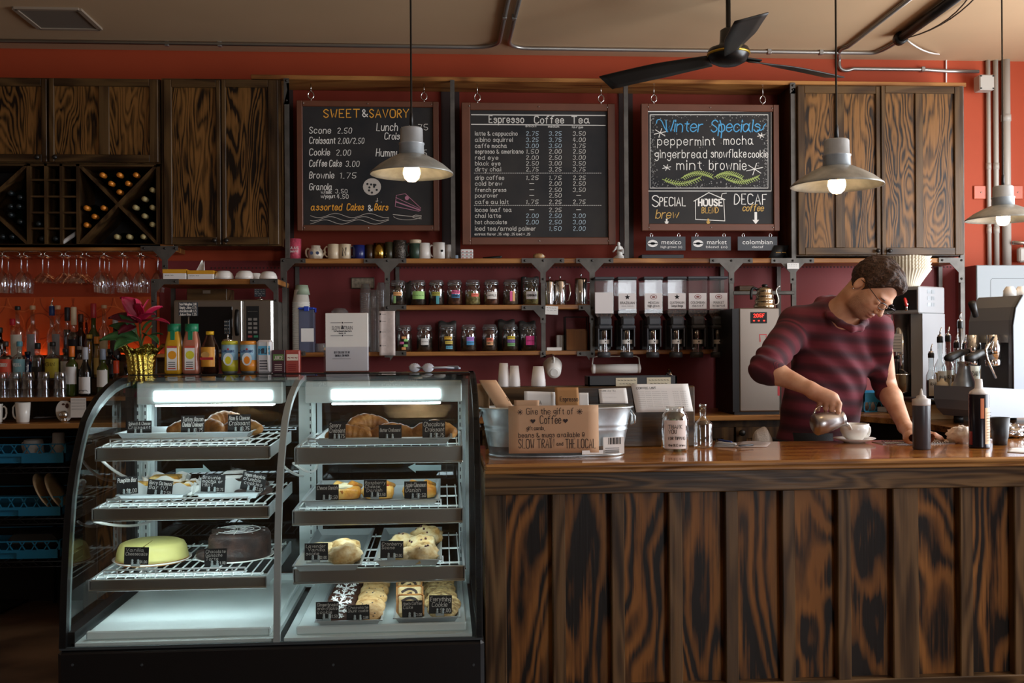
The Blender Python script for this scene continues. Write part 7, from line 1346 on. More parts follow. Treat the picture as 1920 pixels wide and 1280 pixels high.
q = oc(1704, 776); t = thing('steel_bowl', 'stainless bowl with black handle standing in front of the brewer', 'bowl', Vector((q.x, q.y + .13, BZ + .03))); s = SZ(1704, 1, q.y + .13); t.location.z = P(1704, 737, q.y + .13).z; b = MB(); b.lathe([(0, 0), (22 * s, 0), (25 * s, 4 * s), (26.5 * s, 34 * s), (28 * s, 36 * s), (26 * s, 35 * s), (23 * s, 5 * s), (0, 3 * s)], 30); b.build('bowl', CHROME, t); b = MB(); b.tube([(-24 * s, -6 * s, 34 * s), (-28 * s, -14 * s, 26 * s), (-24 * s, -14 * s, 4 * s)], 4 * s, 8); b.build('handle', BLACK, t)
zb2 = t.location.z; tag(MB().box(-.085, .16, -.06, .14, 0, zb2 - BZ, .004).build('steel_stand', DK, None, (q.x + .02, q.y + .16, BZ)), 'low dark stand under the stainless bowl', 'stand')
x0, x1, a0, a1 = R(1744, 757, 1850, 795, 4.95); t = thing('drawer_box', 'pale wooden knock box with black rubber rim on the side counter', 'box', (x0, 4.95, BZ)); W_ = x1 - x0; MB().box(0, W_, 0, .3, 0, a1 - BZ, .004).build('box', wood('birch_ply', '8a7250', 'b09468', 'c8b088', 'x', 3, 2, .5), t); MB().box(-.012, W_ - .1, -.01, .31, a1 - BZ, a1 - BZ + .022, .006).build('rim', BLACK, t); ZK = a1 + .0225
RB_ = 'RAIN'; SY = dict(pour=True, neck=.34, sh=.16, label='c8c0b0', lz=(.08, .45), text=([RB_], '3a3226'), cap='1a1a1a', caph=.09, glassk='clear')
for px, top, r_, liqd, dy, lb in ((1746, 663, 9, 'dark', .0, 'short syrup bottle of dark syrup, left end of the syrup row'), (1763, 632, 10.5, 'gold', .06, 'syrup bottle with steel pourer, second in the syrup row'), (1778, 630, 10.5, None, .1, 'clear syrup bottle with raised pourer, third in the syrup row'), (1794, 643, 9.5, 'amber', .03, 'syrup bottle standing behind the steel funnel'), (1810, 645, 9.5, 'gold', .08, 'syrup bottle behind the black portafilter'), (1801, 603, 8, None, .24, 'tallest clear syrup bottle at the back of the row'), (1823, 616, 11, None, .24, 'clear bottle at the back beside the espresso machine'), (1843, 628, 12, None, .2, 'clear bottle half hidden by the espresso machine')):
    Yq = 4.99 + dy; bottle('syrup_bottle', lb, Vector((P(px, 700, Yq).x, Yq, ZK)), P(px, top, Yq).z - ZK, SZ(px, r_, Yq), liquid=liqd, fill=.42, **SY)
for px, lb in ((1765, 'cream coloured squeeze bottle before the syrup row'), (1794, 'cream squeeze bottle behind the steel funnel')): q = on(px, 4.975 if px < 1780 else 4.985, ZK); s = SZ(px, 1, 4.97); t = thing('cream_bottle', lb, 'bottle', q + Vector((0, -.0, 0))); MB().lathe([(11 * s, 0), (11.5 * s, 2 * s), (11 * s, 27 * s), (9 * s, 31 * s), (4 * s, 33 * s), (3 * s, 38 * s), (0, 38 * s)], 20).build('body', mat('cream_plastic', 'd8c4a0', .4), t)
q = Vector((P(1808, 700, 4.92).x, 4.92, BZ)); t = thing('steel_funnel', 'bell-shaped steel dosing funnel in front of the syrup bottles', 'funnel', q); s = SZ(1808, 1, 4.92); h0 = P(1808, 748, 4.92).z - BZ; MB().lathe([(15 * s, 0), (15 * s, h0), (19 * s, h0), (19.5 * s, h0 + 24 * s), (17 * s, h0 + 34 * s), (11 * s, h0 + 52 * s), (10 * s, h0 + 62 * s), (13 * s, h0 + 68 * s), (12 * s, h0 + 68 * s), (0, h0 + 60 * s)], 28).build('body', GALV, t)
for i_, px in enumerate((1842, 1862, 1884)): q = on(px, 5.25, BZ); s = SZ(px, 1, 5.25); t = thing('tall_tumbler', 'clear tall tumbler behind the portafilter, ' + ('first', 'second', 'third')[i_] + ' from the syrup bottles', 'glass', q, 0, 'tumblers behind the espresso machine'); MB().lathe([(0, .003), (8 * s, 0), (10 * s, 74 * s)], 20, cap0=False, cap1=False).build('glass', TUMB, t)
# espresso machine, facing left
Ye = 4.62; t = thing('espresso_machine', 'large silver espresso machine facing left, cut by the right edge of the photo', 'espresso machine', on(1812, Ye, BZ)); ox = t.location.x; F_ = lambda px, py: (P(px, py, Ye).x - ox, P(px, py, Ye).z - BZ); SILV = mat('machine_silver', '7c8087', .35, .25)
b = MB(); b.prism([F_(*p_) for p_ in ((1897, 642), (1899, 600), (1906, 575), (1924, 553), (2015, 548), (2015, 642))][::-1], .02, .25); b.build('hood', SILV, t); b = MB(); b.prism([F_(*p_) for p_ in ((1898, 735), (1898, 600), (1905, 575), (1925, 552), (2015, 548), (2015, 735))][::-1], 0, .02); b.prism([F_(*p_) for p_ in ((1930, 735), (1930, 640), (2015, 640), (2015, 735))][::-1], .02, .25); b.build('body_panel', mat('machine_grey', '6c727a', .4, .1), t)
b = MB(); b.tube([(*F_(1898, 735)[:1], -.004, F_(1898, 735)[1]), (F_(1897, 610)[0], -.004, F_(1897, 610)[1]), (F_(1904, 577)[0], -.004, F_(1904, 577)[1]), (F_(1922, 553)[0], -.004, F_(1922, 553)[1])], .005, 6); b.build('seam', BLACK, t)
b = MB(); b.prism([F_(*p_) for p_ in ((1808, 724), (2015, 735), (2015, 784), (1832, 782), (1815, 768), (1808, 750))][::-1], -.01, .25); b.build('drip_tray', SILV, t); [MB().cyl((F_(px, 784)[0], y, 0), (F_(px, 784)[0], y, F_(px, 780)[1]), .022).build('foot', BLACK, t) for px in (1850, 1990) for y in (.05, .2)]
for y, nm in ((.07, 1), (.19, 0)):
    g = F_(1882, 655); MB().lathe([(.036, -.05), (.036, .02), (.03, .03), (.03, .07)], 20, c=(g[0], y, g[1])).build('group_head', CHROME, t); o = MB().lathe([(.034, -.06), (.037, -.052), (.037, -.03), (.034, -.025)], 20, c=(g[0], y, g[1] - .02)).build('portafilter', CHROME, t)
    b = MB(); h0 = F_(1866, 655); h1 = F_(1800, 672); b.tube([(h0[0], y, h0[1] - .01), (h0[0] * .6 + h1[0] * .4, y - .02, h0[1] * .6 + h1[1] * .4), (h1[0] + .03, y - .03, h1[1] + .004), (h1[0], y - .03, h1[1])], [.013, .018, .022, .012], 12); b.build('handle', BLACK, o)
b = MB(); b.tube([(F_(1868, 632)[0], .04, F_(1868, 632)[1])] + [(F_(*q_)[0], .0, F_(*q_)[1]) for q_ in ((1830, 655), (1834, 672), (1856, 708))], .006, 8); b.build('steam_wand', CHROME, t); b = MB(); a_, c_ = F_(1832, 592), F_(1814, 568); b.cyl((a_[0], .06, a_[1]), (c_[0], .04, c_[1]), .014, .018, 12); b.build('steam_lever', BLACK, t)
EM = t
for px, lb in ((1893, 'white cup upside down on top of the espresso machine'), (1915, 'white cup on top of the espresso machine at the photo edge')): q = on(px, Ye + .25, BZ + F_(1900, 553)[1]); q.z = P(1905, 553, Ye).z + .004; t = thing('espresso_cup', lb, 'cup', q); MB().lathe([(.032, 0), (.03, .03), (.018, .05), (0, .05)], 20).build('cup', WHITE, t)

c_ = Vector((F_(1898, 600)[0], 0, 0)); EM.rotation_euler.z = .36; EM.location += c_ - Matrix.Rotation(.36, 3, 'Z') @ c_

# ---------------------------------------------------------------- things on the service counter
def onc(px, py): return PZ(px, py, ZCT)
q = onc(1040, 858); q.y += .09; Yb = q.y; t = thing('galvanised_tub', 'oval galvanised metal tub holding cards on the counter', 'tub', (P(1043, 858, Yb).x, Yb, ZCT)); s = SZ(1043, 1, Yb); hb = P(1043, 763, Yb).z - ZCT; b = MB(); pr = [(.86, 0), (.87, .06), (.9, .30), (.925, .52), (.935, .545), (.928, .57), (.935, .62), (.945, .645), (.938, .67), (.985, .97), (1, 1), (.99, 1.005), (.97, .98), (.87, .03)]
def oval(k, z, n=56):
    out = []
    for i in range(n): a = 2 * PI * i / n; ca, sa = math.cos(a), math.sin(a); out.append((143 * s * (k - .0) * math.copysign(abs(ca) ** .8, ca), .105 * k * math.copysign(abs(sa) ** .8, sa), z * hb))
    return out
n = 56; b.add([p_ for k_, z_ in pr for p_ in oval(k_, z_)], [(j * n + i, j * n + (i + 1) % n, (j + 1) * n + (i + 1) % n, (j + 1) * n + i) for j in range(len(pr) - 1) for i in range(n)] + [tuple((len(pr) - 1) * n + i for i in range(n))], True); b.tube(oval(.865, .03), .005, 6, closed=True); b.tube(oval(1, 1), .004, 6, closed=True); b.build('tub', GALV, t)
for k_ in (-1, 1): xx = k_ * 139 * s; b = MB(); b.tube([(xx, -.02, hb * .93), (xx + k_ * .012, -.03, hb * .8), (xx + k_ * .012, -.03, hb * .68), (xx + k_ * .005, 0, hb * .62), (xx + k_ * .012, .03, hb * .68), (xx + k_ * .012, .03, hb * .8), (xx, .02, hb * .93)], .004, 8); b.build('handle', GALV, t)
b = MB(); f = Face((80 * s, -.099, 0), (1, .15, 0), (0, 0, 1), (0, -1, 0)); patch(b, f, -40 * s, .012, 30 * s, .026, .003); patch(b, f, 0, .012, 40 * s, .07, .003); b.m(1); [patch(b, f, (10 + 3 * i) * s, .045, (11.2 + 3 * i + i % 2) * s, .068, .0036) for i in range(8)]; [line(b, f, [(4 * s, .018 + .007 * i), (30 * s, .018 + .007 * i)], .002, .0036) for i in range(3)]; b.build('barcode_label', [PAPER, INK], t)
def cardboard(name, lab, quad, Y0, lines, m=KRAFT, lean=.0, curl=0, w_=1.1, inkm=None):
    """quad: photo corners tl, tr, br, bl on the plane Y0 (top pushed back by lean)"""
    c = P(*quad[3], Y0); t = thing(name, lab, 'sign' if lines else 'card', c); Q = [P(p_[0], p_[1], Y0 + (lean if i < 2 else 0)) - c for i, p_ in enumerate(quad)]
    MB().sheet(lambda u, v: (Q[3] * (1 - u) + Q[2] * u) * (1 - v) + (Q[0] * (1 - u) + Q[1] * u) * v + Vector((0, curl * math.sin(PI * u), 0)), 8, 6, .0012).build('card', m, t)
    if lines:
        b = MB(); ux = (Q[2] - Q[3]); vy = (Q[0] - Q[3]); W_ = ux.length; H_ = vy.length; n_ = ux.cross(vy).normalized()
        f = Face((0, 0, 0), ux, vy, n_)
        for tx, x, y, x1, h, wd in lines:
            if tx == '<3': poly(b, f, [(W_ * x + W_ * .028 * 16 * math.sin(a) ** 3 / 16, H_ * y + W_ * .028 * (13 * math.cos(a) - 5 * math.cos(2 * a) - 2 * math.cos(3 * a) - math.cos(4 * a)) / 16) for a in [2 * PI * i / 20 for i in range(20)]], .0012)
            elif tx == '**':
                for i in range(4): a = PI * i / 4; line(b, f, [(W_ * x - W_ * .03 * math.cos(a), H_ * y - W_ * .03 * math.sin(a)), (W_ * x + W_ * .03 * math.cos(a), H_ * y + W_ * .03 * math.sin(a))], W_ * .006, .0012)
            else: f2 = lambda p_, q_, h_=.001: f(p_, q_, .0014); write(b, f2, tx, W_ * x, H_ * y, H_ * h, H_ * wd, wid=W_ * (x1 - x))
        b.build('handwriting', inkm or mat('brown_ink', '2e2220', .8), t)
    return t
Yt = Yb - .109; cardboard('gift_sign', 'kraft cardboard sign about giving the gift of coffee, fixed on the tub', [(953, 761), (1122, 759), (1123, 848), (954, 850)], Yt, [('Give the gift of', .2, .82, .72, .13, .013), ('**', .13, .87, 0, 0, 0), ('**', .79, .87, 0, 0, 0), ('Coffee', .35, .62, .58, .17, .015), ('<3', .27, .68, 0, 0, 0), ('<3', .63, .68, 0, 0, 0), ('gift cards,', .2, .49, .4, .08, .011), ('beans & mugs available @', .11, .335, .84, .1, .012), ('SLOW TRAIN', .11, .11, .5, .19, .015), ('and', .53, .16, .6, .07, .011), ('THE LOCAL', .63, .1, .96, .19, .015)], lean=-.006)
cardboard('kraft_card', 'curled kraft card marked in pencil at the left end of the tub', [(897, 712), (930, 712), (964, 764), (930, 764)], Yb - .02, [('Paper', .1, .42, .8, .14, .02), ('Bead', .35, .24, .95, .14, .02)], lean=.03, curl=-.008)
cardboard('kraft_envelope', 'kraft envelope marked espresso sticking out of the tub', [(1040, 726), (1084, 726), (1087, 768), (1043, 768)], Yb, [('Espresso', .2, .38, .95, .2, .025)], m=mat('kraft_orange', 'b07f4c', .75))
cardboard('white_card', 'creased white card standing in the tub left of the espresso envelope', [(983, 733), (1041, 735), (1041, 768), (983, 768)], Yb + .03, [('A', .48, .3, .55, .2, .03)], m=PAPER, curl=.006); cardboard('white_card', 'small white card in the tub right of the espresso envelope', [(1085, 736), (1103, 736), (1104, 768), (1085, 768)], Yb + .025, [], m=PAPER); cardboard('kraft_card', 'plain kraft card standing behind the gift sign', [(964, 750), (1011, 750), (1011, 775), (964, 775)], Yb - .06, [])
q = P(906, 752, Yb + .06); tag(MB().sheet(lambda u, v: (.03 * math.cos(2.6 * u - .4) - .01, .03 * math.sin(2.6 * u - .4) - .05, .12 * v - .055), 10, 4, .001).build('kraft_roll', mat('kraft_dark', '8a6a48', .75), None, q), 'rolled brown paper standing at the left end of the tub', 'paper')
# wooden till stand with menus, drawer tray and cups
Ys = 3.82; x0, x1, a0, a1 = R(912, 725, 1303, 850, Ys); t = thing('till_stand', 'dark brown wooden till stand behind the galvanised tub', 'stand', (x0, Ys, ZCT)); W_ = x1 - x0; H_ = P(1100, 725, Ys).z - ZCT; MB().box(0, W_, 0, .02, 0, H_, .004).box(0, .02, .02, .14, 0, H_).box(W_ - .02, W_, .02, .14, 0, H_).build('panel', W_CABH, t); MB().box(0, W_, .02, .14, H_ - .02, H_).build('shelf', W_CABH, t); ZS = ZCT + H_
x0, x1, a0, a1 = R(1103, 706, 1269, 724, Ys + .03); t = thing('paper_tray', 'black paper tray with taped labels on the till stand', 'tray', (x0, Ys + .03, ZS + .001)); W_ = x1 - x0; b = MB(); b.box(0, W_, 0, .006, 0, a1 - a0); b.box(0, .006, 0, .1, 0, a1 - a0); b.box(W_ - .006, W_, 0, .1, 0, a1 - a0); b.box(0, W_, .094, .1, 0, a1 - a0); b.box(0, W_, 0, .1, 0, .004); b.build('tray', mat('tray_black', '2a2a2c', .5), t)
for xa, xb, tx in ((.31, .55, '~~~~~~'), (.66, .93, '~~~~~~~')): b = MB(); b.box(W_ * xa, W_ * xb, -.0015, 0, -.002, (a1 - a0) * .85); b.m(1); f = front(0, -.0016, 0); write(b, f, tx, W_ * (xa + .02), .017, .009, .0016, wid=W_ * (xb - xa) * .85); write(b, f, '~~~~~', W_ * (xa + .04), .005, .007, .0013, wid=W_ * (xb - xa) * .7); b.build('taped_label', [mat('cream_label', 'd8cfb4', .6), INK], t)
def menu(lab, quad, title, nl, prices=False):
    rows = [(title, .08, .82, .42 if prices else .6, .07 if prices else .11, .012)] + [('~~~~~ ~~~~ ~~~~~~ ~~~~', .08, .7 - .6 * i / nl, .6, .035, .006) for i in range(nl)] + ([('~~~ ~~~', .7, .7 - .6 * i / nl, .93, .035, .006) for i in range(nl)] if prices else [])
    return cardboard('menu_sheet', lab, quad, Ys - .012, rows, m=PAPER, lean=.008, inkm=INK)
menu('white printed sheet headed loose leaf tea on the till stand', [(1122, 729), (1174, 727), (1178, 756), (1125, 756)], 'LOOSE LEAF TEA', 2); menu('large white printed coffee list sheet leaning on the till stand', [(1183, 720), (1290, 719), (1300, 771), (1193, 773)], 'COFFEE LIST', 9, True)
for px, top, r0, lb in ((943, 681, 11, 'tall white paper cup stack upside down, leftmost on the till stand'), (963, 686, 11, 'white paper cup stack upside down beside the tallest one'), (1008, 687, 13.5, 'wide white paper cup stack upside down near the hanging mug')): q = on(px, Ys + .08, ZS + .001); s = SZ(px, 1, Ys + .08); h = P(px, top, Ys + .08).z - ZS; t = thing('paper_cup_stack', lb, 'paper cups', q); MB().lathe([(r0 * s, 0), (r0 * s * 1.02, .004), (r0 * s, .006), (r0 * s * 1.01, .014), (r0 * s * .98, .016), (r0 * s * .99, .024), (r0 * s * .96, .026), (r0 * s * .72, h), (r0 * s * .68, h - .004), (0, h - .004)], 28, cap0=False).build('cups', mat('white_cup_paper', 'e4e2e2', .55), t)
# tip jar, empty bottle, pens and leaflets
q = onc(1268, 846); q.y += .02; t = thing('tip_jar', 'clear mason tip jar with a thank you label and notes inside', 'jar', q); s = SZ(1268, 1, q.y); H = P(1268, 762, q.y).z - ZCT; MB().lathe([(0, .004), (21 * s, 0), (25 * s, 4 * s), (25 * s, 58 * s), (22 * s, 68 * s), (17 * s, 74 * s), (17.5 * s, 76 * s), (17 * s, H), (16.4 * s, H)], 32, cap0=False, cap1=False).build('glass', JGL, t); b = MB(); b.lathe([(25.4 * s, 6 * s), (25.4 * s, 58 * s)], 16, ang=1.75, a0=-PI / 2 - 1.1); b.m(1); f = Face((-4 * s, -26 * s, 0), (1, -.12, 0), (0, 0, 1), (0, -1, 0)); [write(b, f, tx, -14 * s, y_ * s, h_ * s, .9 * s, wid=w_ * s) for tx, y_, h_, w_ in (('THANK', 43, 7, 25), ('YOU', 34, 7, 15), ('FOR TIPPING', 23, 5, 30), ('the SLC crew', 11, 4, 30))]; b.build('label', [mat('pinkish_label', 'e4d4cc', .6), INK], t); b = MB(); [b.sheet(lambda u, v, i=i: ((-12 + 24 * u) * s * math.cos(i) + 3 * s * math.sin(6 * v + i), (-12 + 24 * u) * s * math.sin(i) + 3 * s * math.cos(7 * u), (4 + 50 * v + 6 * math.sin(u * 5 + i)) * s), 6, 6, .0006) for i in (0.3, 1.2, 2.2)]; b.build('banknote', mat('green_note', '7c8468', .7), t)
q = onc(1321, 841); q.y += .02; bottle('empty_bottle', 'empty clear glass bottle beside the tip jar', q, P(1321, 757, q.y).z - ZCT, SZ(1321, 17.5, q.y), neck=.3, nr=SZ(1321, 6, q.y), sh=.16)
flat_sheet('striped leaflet lying on the counter right of the empty bottle', [onc(1375, 839), onc(1438, 838), onc(1446, 829), onc(1385, 829)], ZCT, mat('leaflet', 'b8a8a0', .6), 5); flat_sheet('printed card under the pens on the counter', [onc(1338, 838), onc(1388, 839), onc(1384, 830), onc(1342, 829)], ZCT, mat('card_grey', '8f8b88', .6), 3)
for a_, e_, col, lb in (((1344, 834), (1380, 838), 'e0e0e0', 'white pen lying by the empty bottle'), ((1346, 829), (1372, 834), '2c4a90', 'blue pen lying by the empty bottle'), ((1384, 841), (1412, 839), '16161a', 'black pen at the front of the leaflets')): p0, p1 = onc(*a_), onc(*e_); b = MB(); d_ = p1 - p0; b.tube([Vector((0, 0, .0105)), d_ * .1 + Vector((0, 0, .0105)), d_ * .95 + Vector((0, 0, .0105)), d_ + Vector((0, 0, .0105))], [.001, .004, .0045, .003], 8); tag(b.build('pen', cm(col), None, p0), lb, 'pen')
# cup and saucer, drip mat, sauce bottle, cream can, black cup, cloth, foil
q = onc(1602, 829); CUPQ = q.copy(); t = thing('saucer', 'white saucer under the coffee cup being filled', 'saucer', q); s = SZ(1602, 1, q.y); MB().lathe([(0, .002), (18 * s, 0), (20 * s, .003), (37 * s, .016), (37.5 * s, .018), (30 * s, .014), (18 * s, .006), (0, .006)], 44).build('dish', WHITE, t)
t = thing('coffee_cup', 'white coffee cup on the saucer in front of the barista', 'cup', q + Vector((0, 0, .0065))); Hc = P(1600, 797, q.y).z - q.z; MB().lathe([(0, .003), (13 * s, 0), (13.5 * s, .004), (20 * s, Hc * .25), (25 * s, Hc * .6), (26 * s, Hc), (25 * s, Hc), (23.5 * s, Hc * .6), (18 * s, Hc * .25), (0, .012)], 40).build('bowl', WHITE, t); b = MB(); b.lathe([(0, Hc * .84), (24.4 * s, Hc * .84)], 30); b.build('coffee', mat('latte', '8a5c34', .3), t); b = MB(); handle(b, 25 * s, Hc, -.9 + PI * .75 - 1.2, .006, .42); b.build('handle', WHITE, t)
cn = [onc(1646, 832), onc(1778, 836), onc(1776, 827), onc(1662, 826)]; c_ = sum(cn, Vector()) / 4; t = thing('drip_mat', 'slatted metal drip mat on the counter under the sauce bottle', 'mat', c_); b = MB(); hx = .15; hy = .05; b.box(-hx, hx, -hy, hy, 0, .003); [b.tube([(-hx + .02 + i * .011, -hy + .004, .005), (-hx - .0 + i * .011 + .04, hy - .004, .005)], .0025, 5) for i in range(23)]; b.build('grid', BRUSH, t)
q = onc(1728, 842); t = thing('sauce_bottle', 'dark chocolate sauce squeeze bottle with white cap on the counter', 'bottle', q); s = SZ(1728, 1, q.y); MB().lathe([(14 * s, 0), (15.5 * s, 2 * s), (15.5 * s, 80 * s), (15 * s, 84 * s)], 30).build('body', mat('chocolate_sauce_bottle', '3b3a40', .35), t); MB().lathe([(15.8 * s, 80 * s), (16 * s, 82 * s), (16 * s, 91 * s), (9 * s, 93 * s), (8 * s, 97 * s), (3.5 * s, 99 * s), (1.6 * s, 110 * s), (0, 110 * s)], 28).build('cap', mat('milky_cap', 'c2bcb8', .4), t)
q = onc(1836, 839); t = thing('cream_can', 'black whipped cream spray can with gold panel and clear cap', 'spray can', q); s = SZ(1836, 1, q.y); MB().lathe([(17 * s, 0), (18 * s, 2 * s), (17.6 * s, 4 * s), (17.6 * s, 96 * s), (15 * s, 99 * s)], 30).build('can', mat('can_black', '14101a', .25, .3), t); MB().lathe([(17 * s, 97 * s), (15 * s, 102 * s), (9 * s, 106 * s), (7 * s, 108 * s), (6 * s, 124 * s), (0, 125 * s)], 24).build('cap', mat('clear_white_cap', 'dcd8d4', .35), t); b = MB(); b.lathe([(17.8 * s, 8 * s), (17.8 * s, 73 * s)], 8, ang=.9, a0=-PI / 2 + .1); b.m(1); b.lathe([(17.8 * s, 54 * s), (17.8 * s, 90 * s)], 6, ang=.35, a0=-PI / 2 - .35); b.m(2); b.lathe([(17.8 * s, 6 * s), (17.8 * s, 30 * s)], 6, ang=.5, a0=-PI - .1); b.m(3); f = Face((9 * s, -15.6 * s, 0), (1, .55, 0), (0, 0, 1), (.5, -1, 0)); [line(b, f, [(-6 * s, (14 + 5 * i) * s), (7 * s, (14 + 5 * i) * s)], .7 * s, .001) for i in range(11)]; b.build('label', [cm('d8b48a'), cm('d87a44'), cm('8a1c20'), INK], t)
q = onc(1875, 834); t = thing('black_cup', 'matte black tapered cup on the counter near the right edge', 'cup', q); s = SZ(1875, 1, q.y); MB().lathe([(12 * s, 0), (12.5 * s, 10 * s), (14 * s, 14 * s), (17 * s, 50 * s), (16 * s, 50 * s), (12 * s, 12 * s), (0, 10 * s)], 28).build('cup', mat('matte_black', '17181c', .5), t)
q = onc(1808, 832); tag(MB().ball((0, .03, .03), (.046, .045, .038), 30, 18, lambda d: 1 + .3 * mnoise.noise(d * 3) + .12 * mnoise.noise(d * 9)).build('cloth', mat('white_cloth', 'ddd0c2', .85, bump=.3, bs=80), None, q + Vector((0, 0, -.004))), 'crumpled white cloth lying beside the cream can', 'cloth')
q = onc(1908, 822); tag(MB().ball((0, .06, .025), (.06, .06, .03), 30, 18, lambda d: 1 + .35 * mnoise.noise(d * 4) + .2 * mnoise.noise(d * 11)).build('foil_ball', mat('crumpled_foil', 'a8a4a0', .25, 1), None, q), 'crumpled foil on the counter behind the black cup', 'foil'); flat_sheet('glossy white sheet on the counter at the right edge', [onc(1888, 848), onc(1925, 850), onc(1935, 842), onc(1893, 841)], ZCT)
# ---------------------------------------------------------------- barista: smooth solids blended on a grid, then skinned
f4 = np.float32
class Field:
    def __init__(s, lo, hi, h):
        s.lo = np.array(lo, f4); s.h = h; s.n = np.ceil((np.array(hi) - np.array(lo)) / h).astype(int) + 1; s.F = np.full(s.n, 1.0, f4); s.ax = [s.lo[i] + h * np.arange(s.n[i], dtype=f4) for i in range(3)]
    def region(s, lo, hi, pad):
        a = np.clip(((np.array(lo) - pad - s.lo) / s.h).astype(int), 0, s.n); b = np.clip(((np.array(hi) + pad - s.lo) / s.h).astype(int) + 2, 0, s.n)
        sl = tuple(slice(int(p), int(q)) for p, q in zip(a, b)); return sl, np.meshgrid(*[s.ax[i][sl[i]] for i in range(3)], indexing='ij', sparse=True)
    def put(s, lo, hi, fn, k=.02, sub=False, pad=None):
        sl, (X, Y, Z) = s.region(lo, hi, pad if pad is not None else .03 + k)
        if 0 in [q.stop - q.start for q in sl]: return s
        d = fn(X, Y, Z); F = s.F[sl]; k = max(k, 1e-5)
        if sub: d = -d; h = np.clip(.5 - .5 * (d - F) / k, 0, 1); h = 1 - np.clip(.5 + .5 * (d - F) / k, 0, 1); s.F[sl] = F * h + d * (1 - h) + k * h * (1 - h)
        else: h = np.clip(.5 + .5 * (d - F) / k, 0, 1); s.F[sl] = F * h + d * (1 - h) - k * h * (1 - h)
        return s
    def cone(s, a, b, ra, rb, k=.02, sub=False, sy=1.0):
        a, b = np.array(a, f4), np.array(b, f4); ab = b - a; ab2 = float(ab[0] ** 2 + (ab[1] * sy) ** 2 + ab[2] ** 2) + 1e-12; m = max(ra, rb)
        def fn(X, Y, Z):
            x, y, z = X - a[0], (Y - a[1]) * sy, Z - a[2]; t = np.clip((x * ab[0] + y * ab[1] * sy + z * ab[2]) / ab2, 0, 1); return np.sqrt((x - t * ab[0]) ** 2 + (y - t * ab[1] * sy) ** 2 + (z - t * ab[2]) ** 2) - (ra + (rb - ra) * t)
        return s.put(np.minimum(a, b) - m, np.maximum(a, b) + m, fn, k, sub)
    def chain(s, pts, rs, k=.012):
        for i in range(len(pts) - 1): s.cone(pts[i], pts[i + 1], rs[i], rs[i + 1], k if i == 0 else .004)
        return s
    def ell(s, c, ax, r, k=.02, sub=False):
        c = np.array(c, f4); A = np.array(ax, f4); r = np.array(r, f4); e = float(r.max())
        def fn(X, Y, Z):
            x, y, z = X - c[0], Y - c[1], Z - c[2]; q = [(x * A[i, 0] + y * A[i, 1] + z * A[i, 2]) for i in range(3)]
            k0 = np.sqrt(sum((q[i] / r[i]) ** 2 for i in range(3))); k1 = np.sqrt(sum((q[i] / r[i] ** 2) ** 2 for i in range(3))) + 1e-6; return k0 * (k0 - 1) / k1
        return s.put(c - e, c + e, fn, k, sub)
    def nets(s):
        F = s.F; S = F < 0; n0, n1, n2 = F.shape; off = [(i, j, k) for i in (0, 1) for j in (0, 1) for k in (0, 1)]
        cnt = np.zeros((n0 - 1, n1 - 1, n2 - 1), np.int8)
        for i, j, k in off: cnt += S[i:n0 - 1 + i, j:n1 - 1 + j, k:n2 - 1 + k]
        ijk = np.argwhere((cnt > 0) & (cnt < 8)); idx = np.full(cnt.shape, -1, np.int32); idx[tuple(ijk.T)] = np.arange(len(ijk))
        val = np.stack([F[ijk[:, 0] + i, ijk[:, 1] + j, ijk[:, 2] + k] for i, j, k in off], 1); acc = np.zeros((len(ijk), 3)); ct = np.zeros((len(ijk), 1)); O = np.array(off, float)
        for a in range(8):
            for b in range(a + 1, 8):
                if np.abs(O[a] - O[b]).sum() != 1: continue
                m = (val[:, a] < 0) != (val[:, b] < 0); t = np.where(m, val[:, a] / (val[:, a] - val[:, b] + 1e-12), 0); acc += (m[:, None]) * (O[a] + t[:, None] * (O[b] - O[a])); ct += m[:, None]
        V = s.lo + s.h * (ijk + acc / np.maximum(ct, 1)); Q = []
        for ax in range(3):
            u, w_ = [(1, 2), (2, 0), (0, 1)][ax]; sl0 = [slice(1, -1)] * 3; sl1 = [slice(1, -1)] * 3; sl0[ax] = slice(0, -1); sl1[ax] = slice(1, None); A, B = S[tuple(sl0)], S[tuple(sl1)]; e = np.argwhere(A != B)
            if not len(e): continue
            inside = A[tuple(e.T)]; base = e.copy(); base[:, u] += 1; base[:, w_] += 1
            def cell(du, dw): q = base.copy(); q[:, u] += du; q[:, w_] += dw; return idx[tuple(q.T)]
            q = np.stack([cell(-1, -1), cell(0, -1), cell(0, 0), cell(-1, 0)], 1); q[~inside] = q[~inside][:, ::-1]; Q.append(q)
        return V, np.concatenate(Q)
def skin(name, field, m, parent, loc, attrs=None, sm=0):
    V, Q = field.nets()
    for _ in range(sm):
        A = np.zeros_like(V); c = np.zeros((len(V), 1))
        for i in range(4): a, b_ = Q[:, i], Q[:, (i + 1) % 4]; np.add.at(A, a, V[b_]); np.add.at(c, a, 1); np.add.at(A, b_, V[a]); np.add.at(c, b_, 1)
        V = V * .5 + .5 * A / np.maximum(c, 1)
    me = bpy.data.meshes.new(name); me.from_pydata((V - np.array(loc)).tolist(), [], Q.tolist()); me.polygons.foreach_set('use_smooth', [True] * len(Q)); me.materials.append(m)
    for an, fn in (attrs or {}).items(): at = me.attributes.new(an, 'FLOAT', 'POINT'); at.data.foreach_set('value', np.asarray(fn(V), f4))
    me.update(); o = bpy.data.objects.new(name, me); COL.objects.link(o); o.parent = parent; return o
W3 = lambda px, py, Y: np.array(P(px, py, Y), f4)
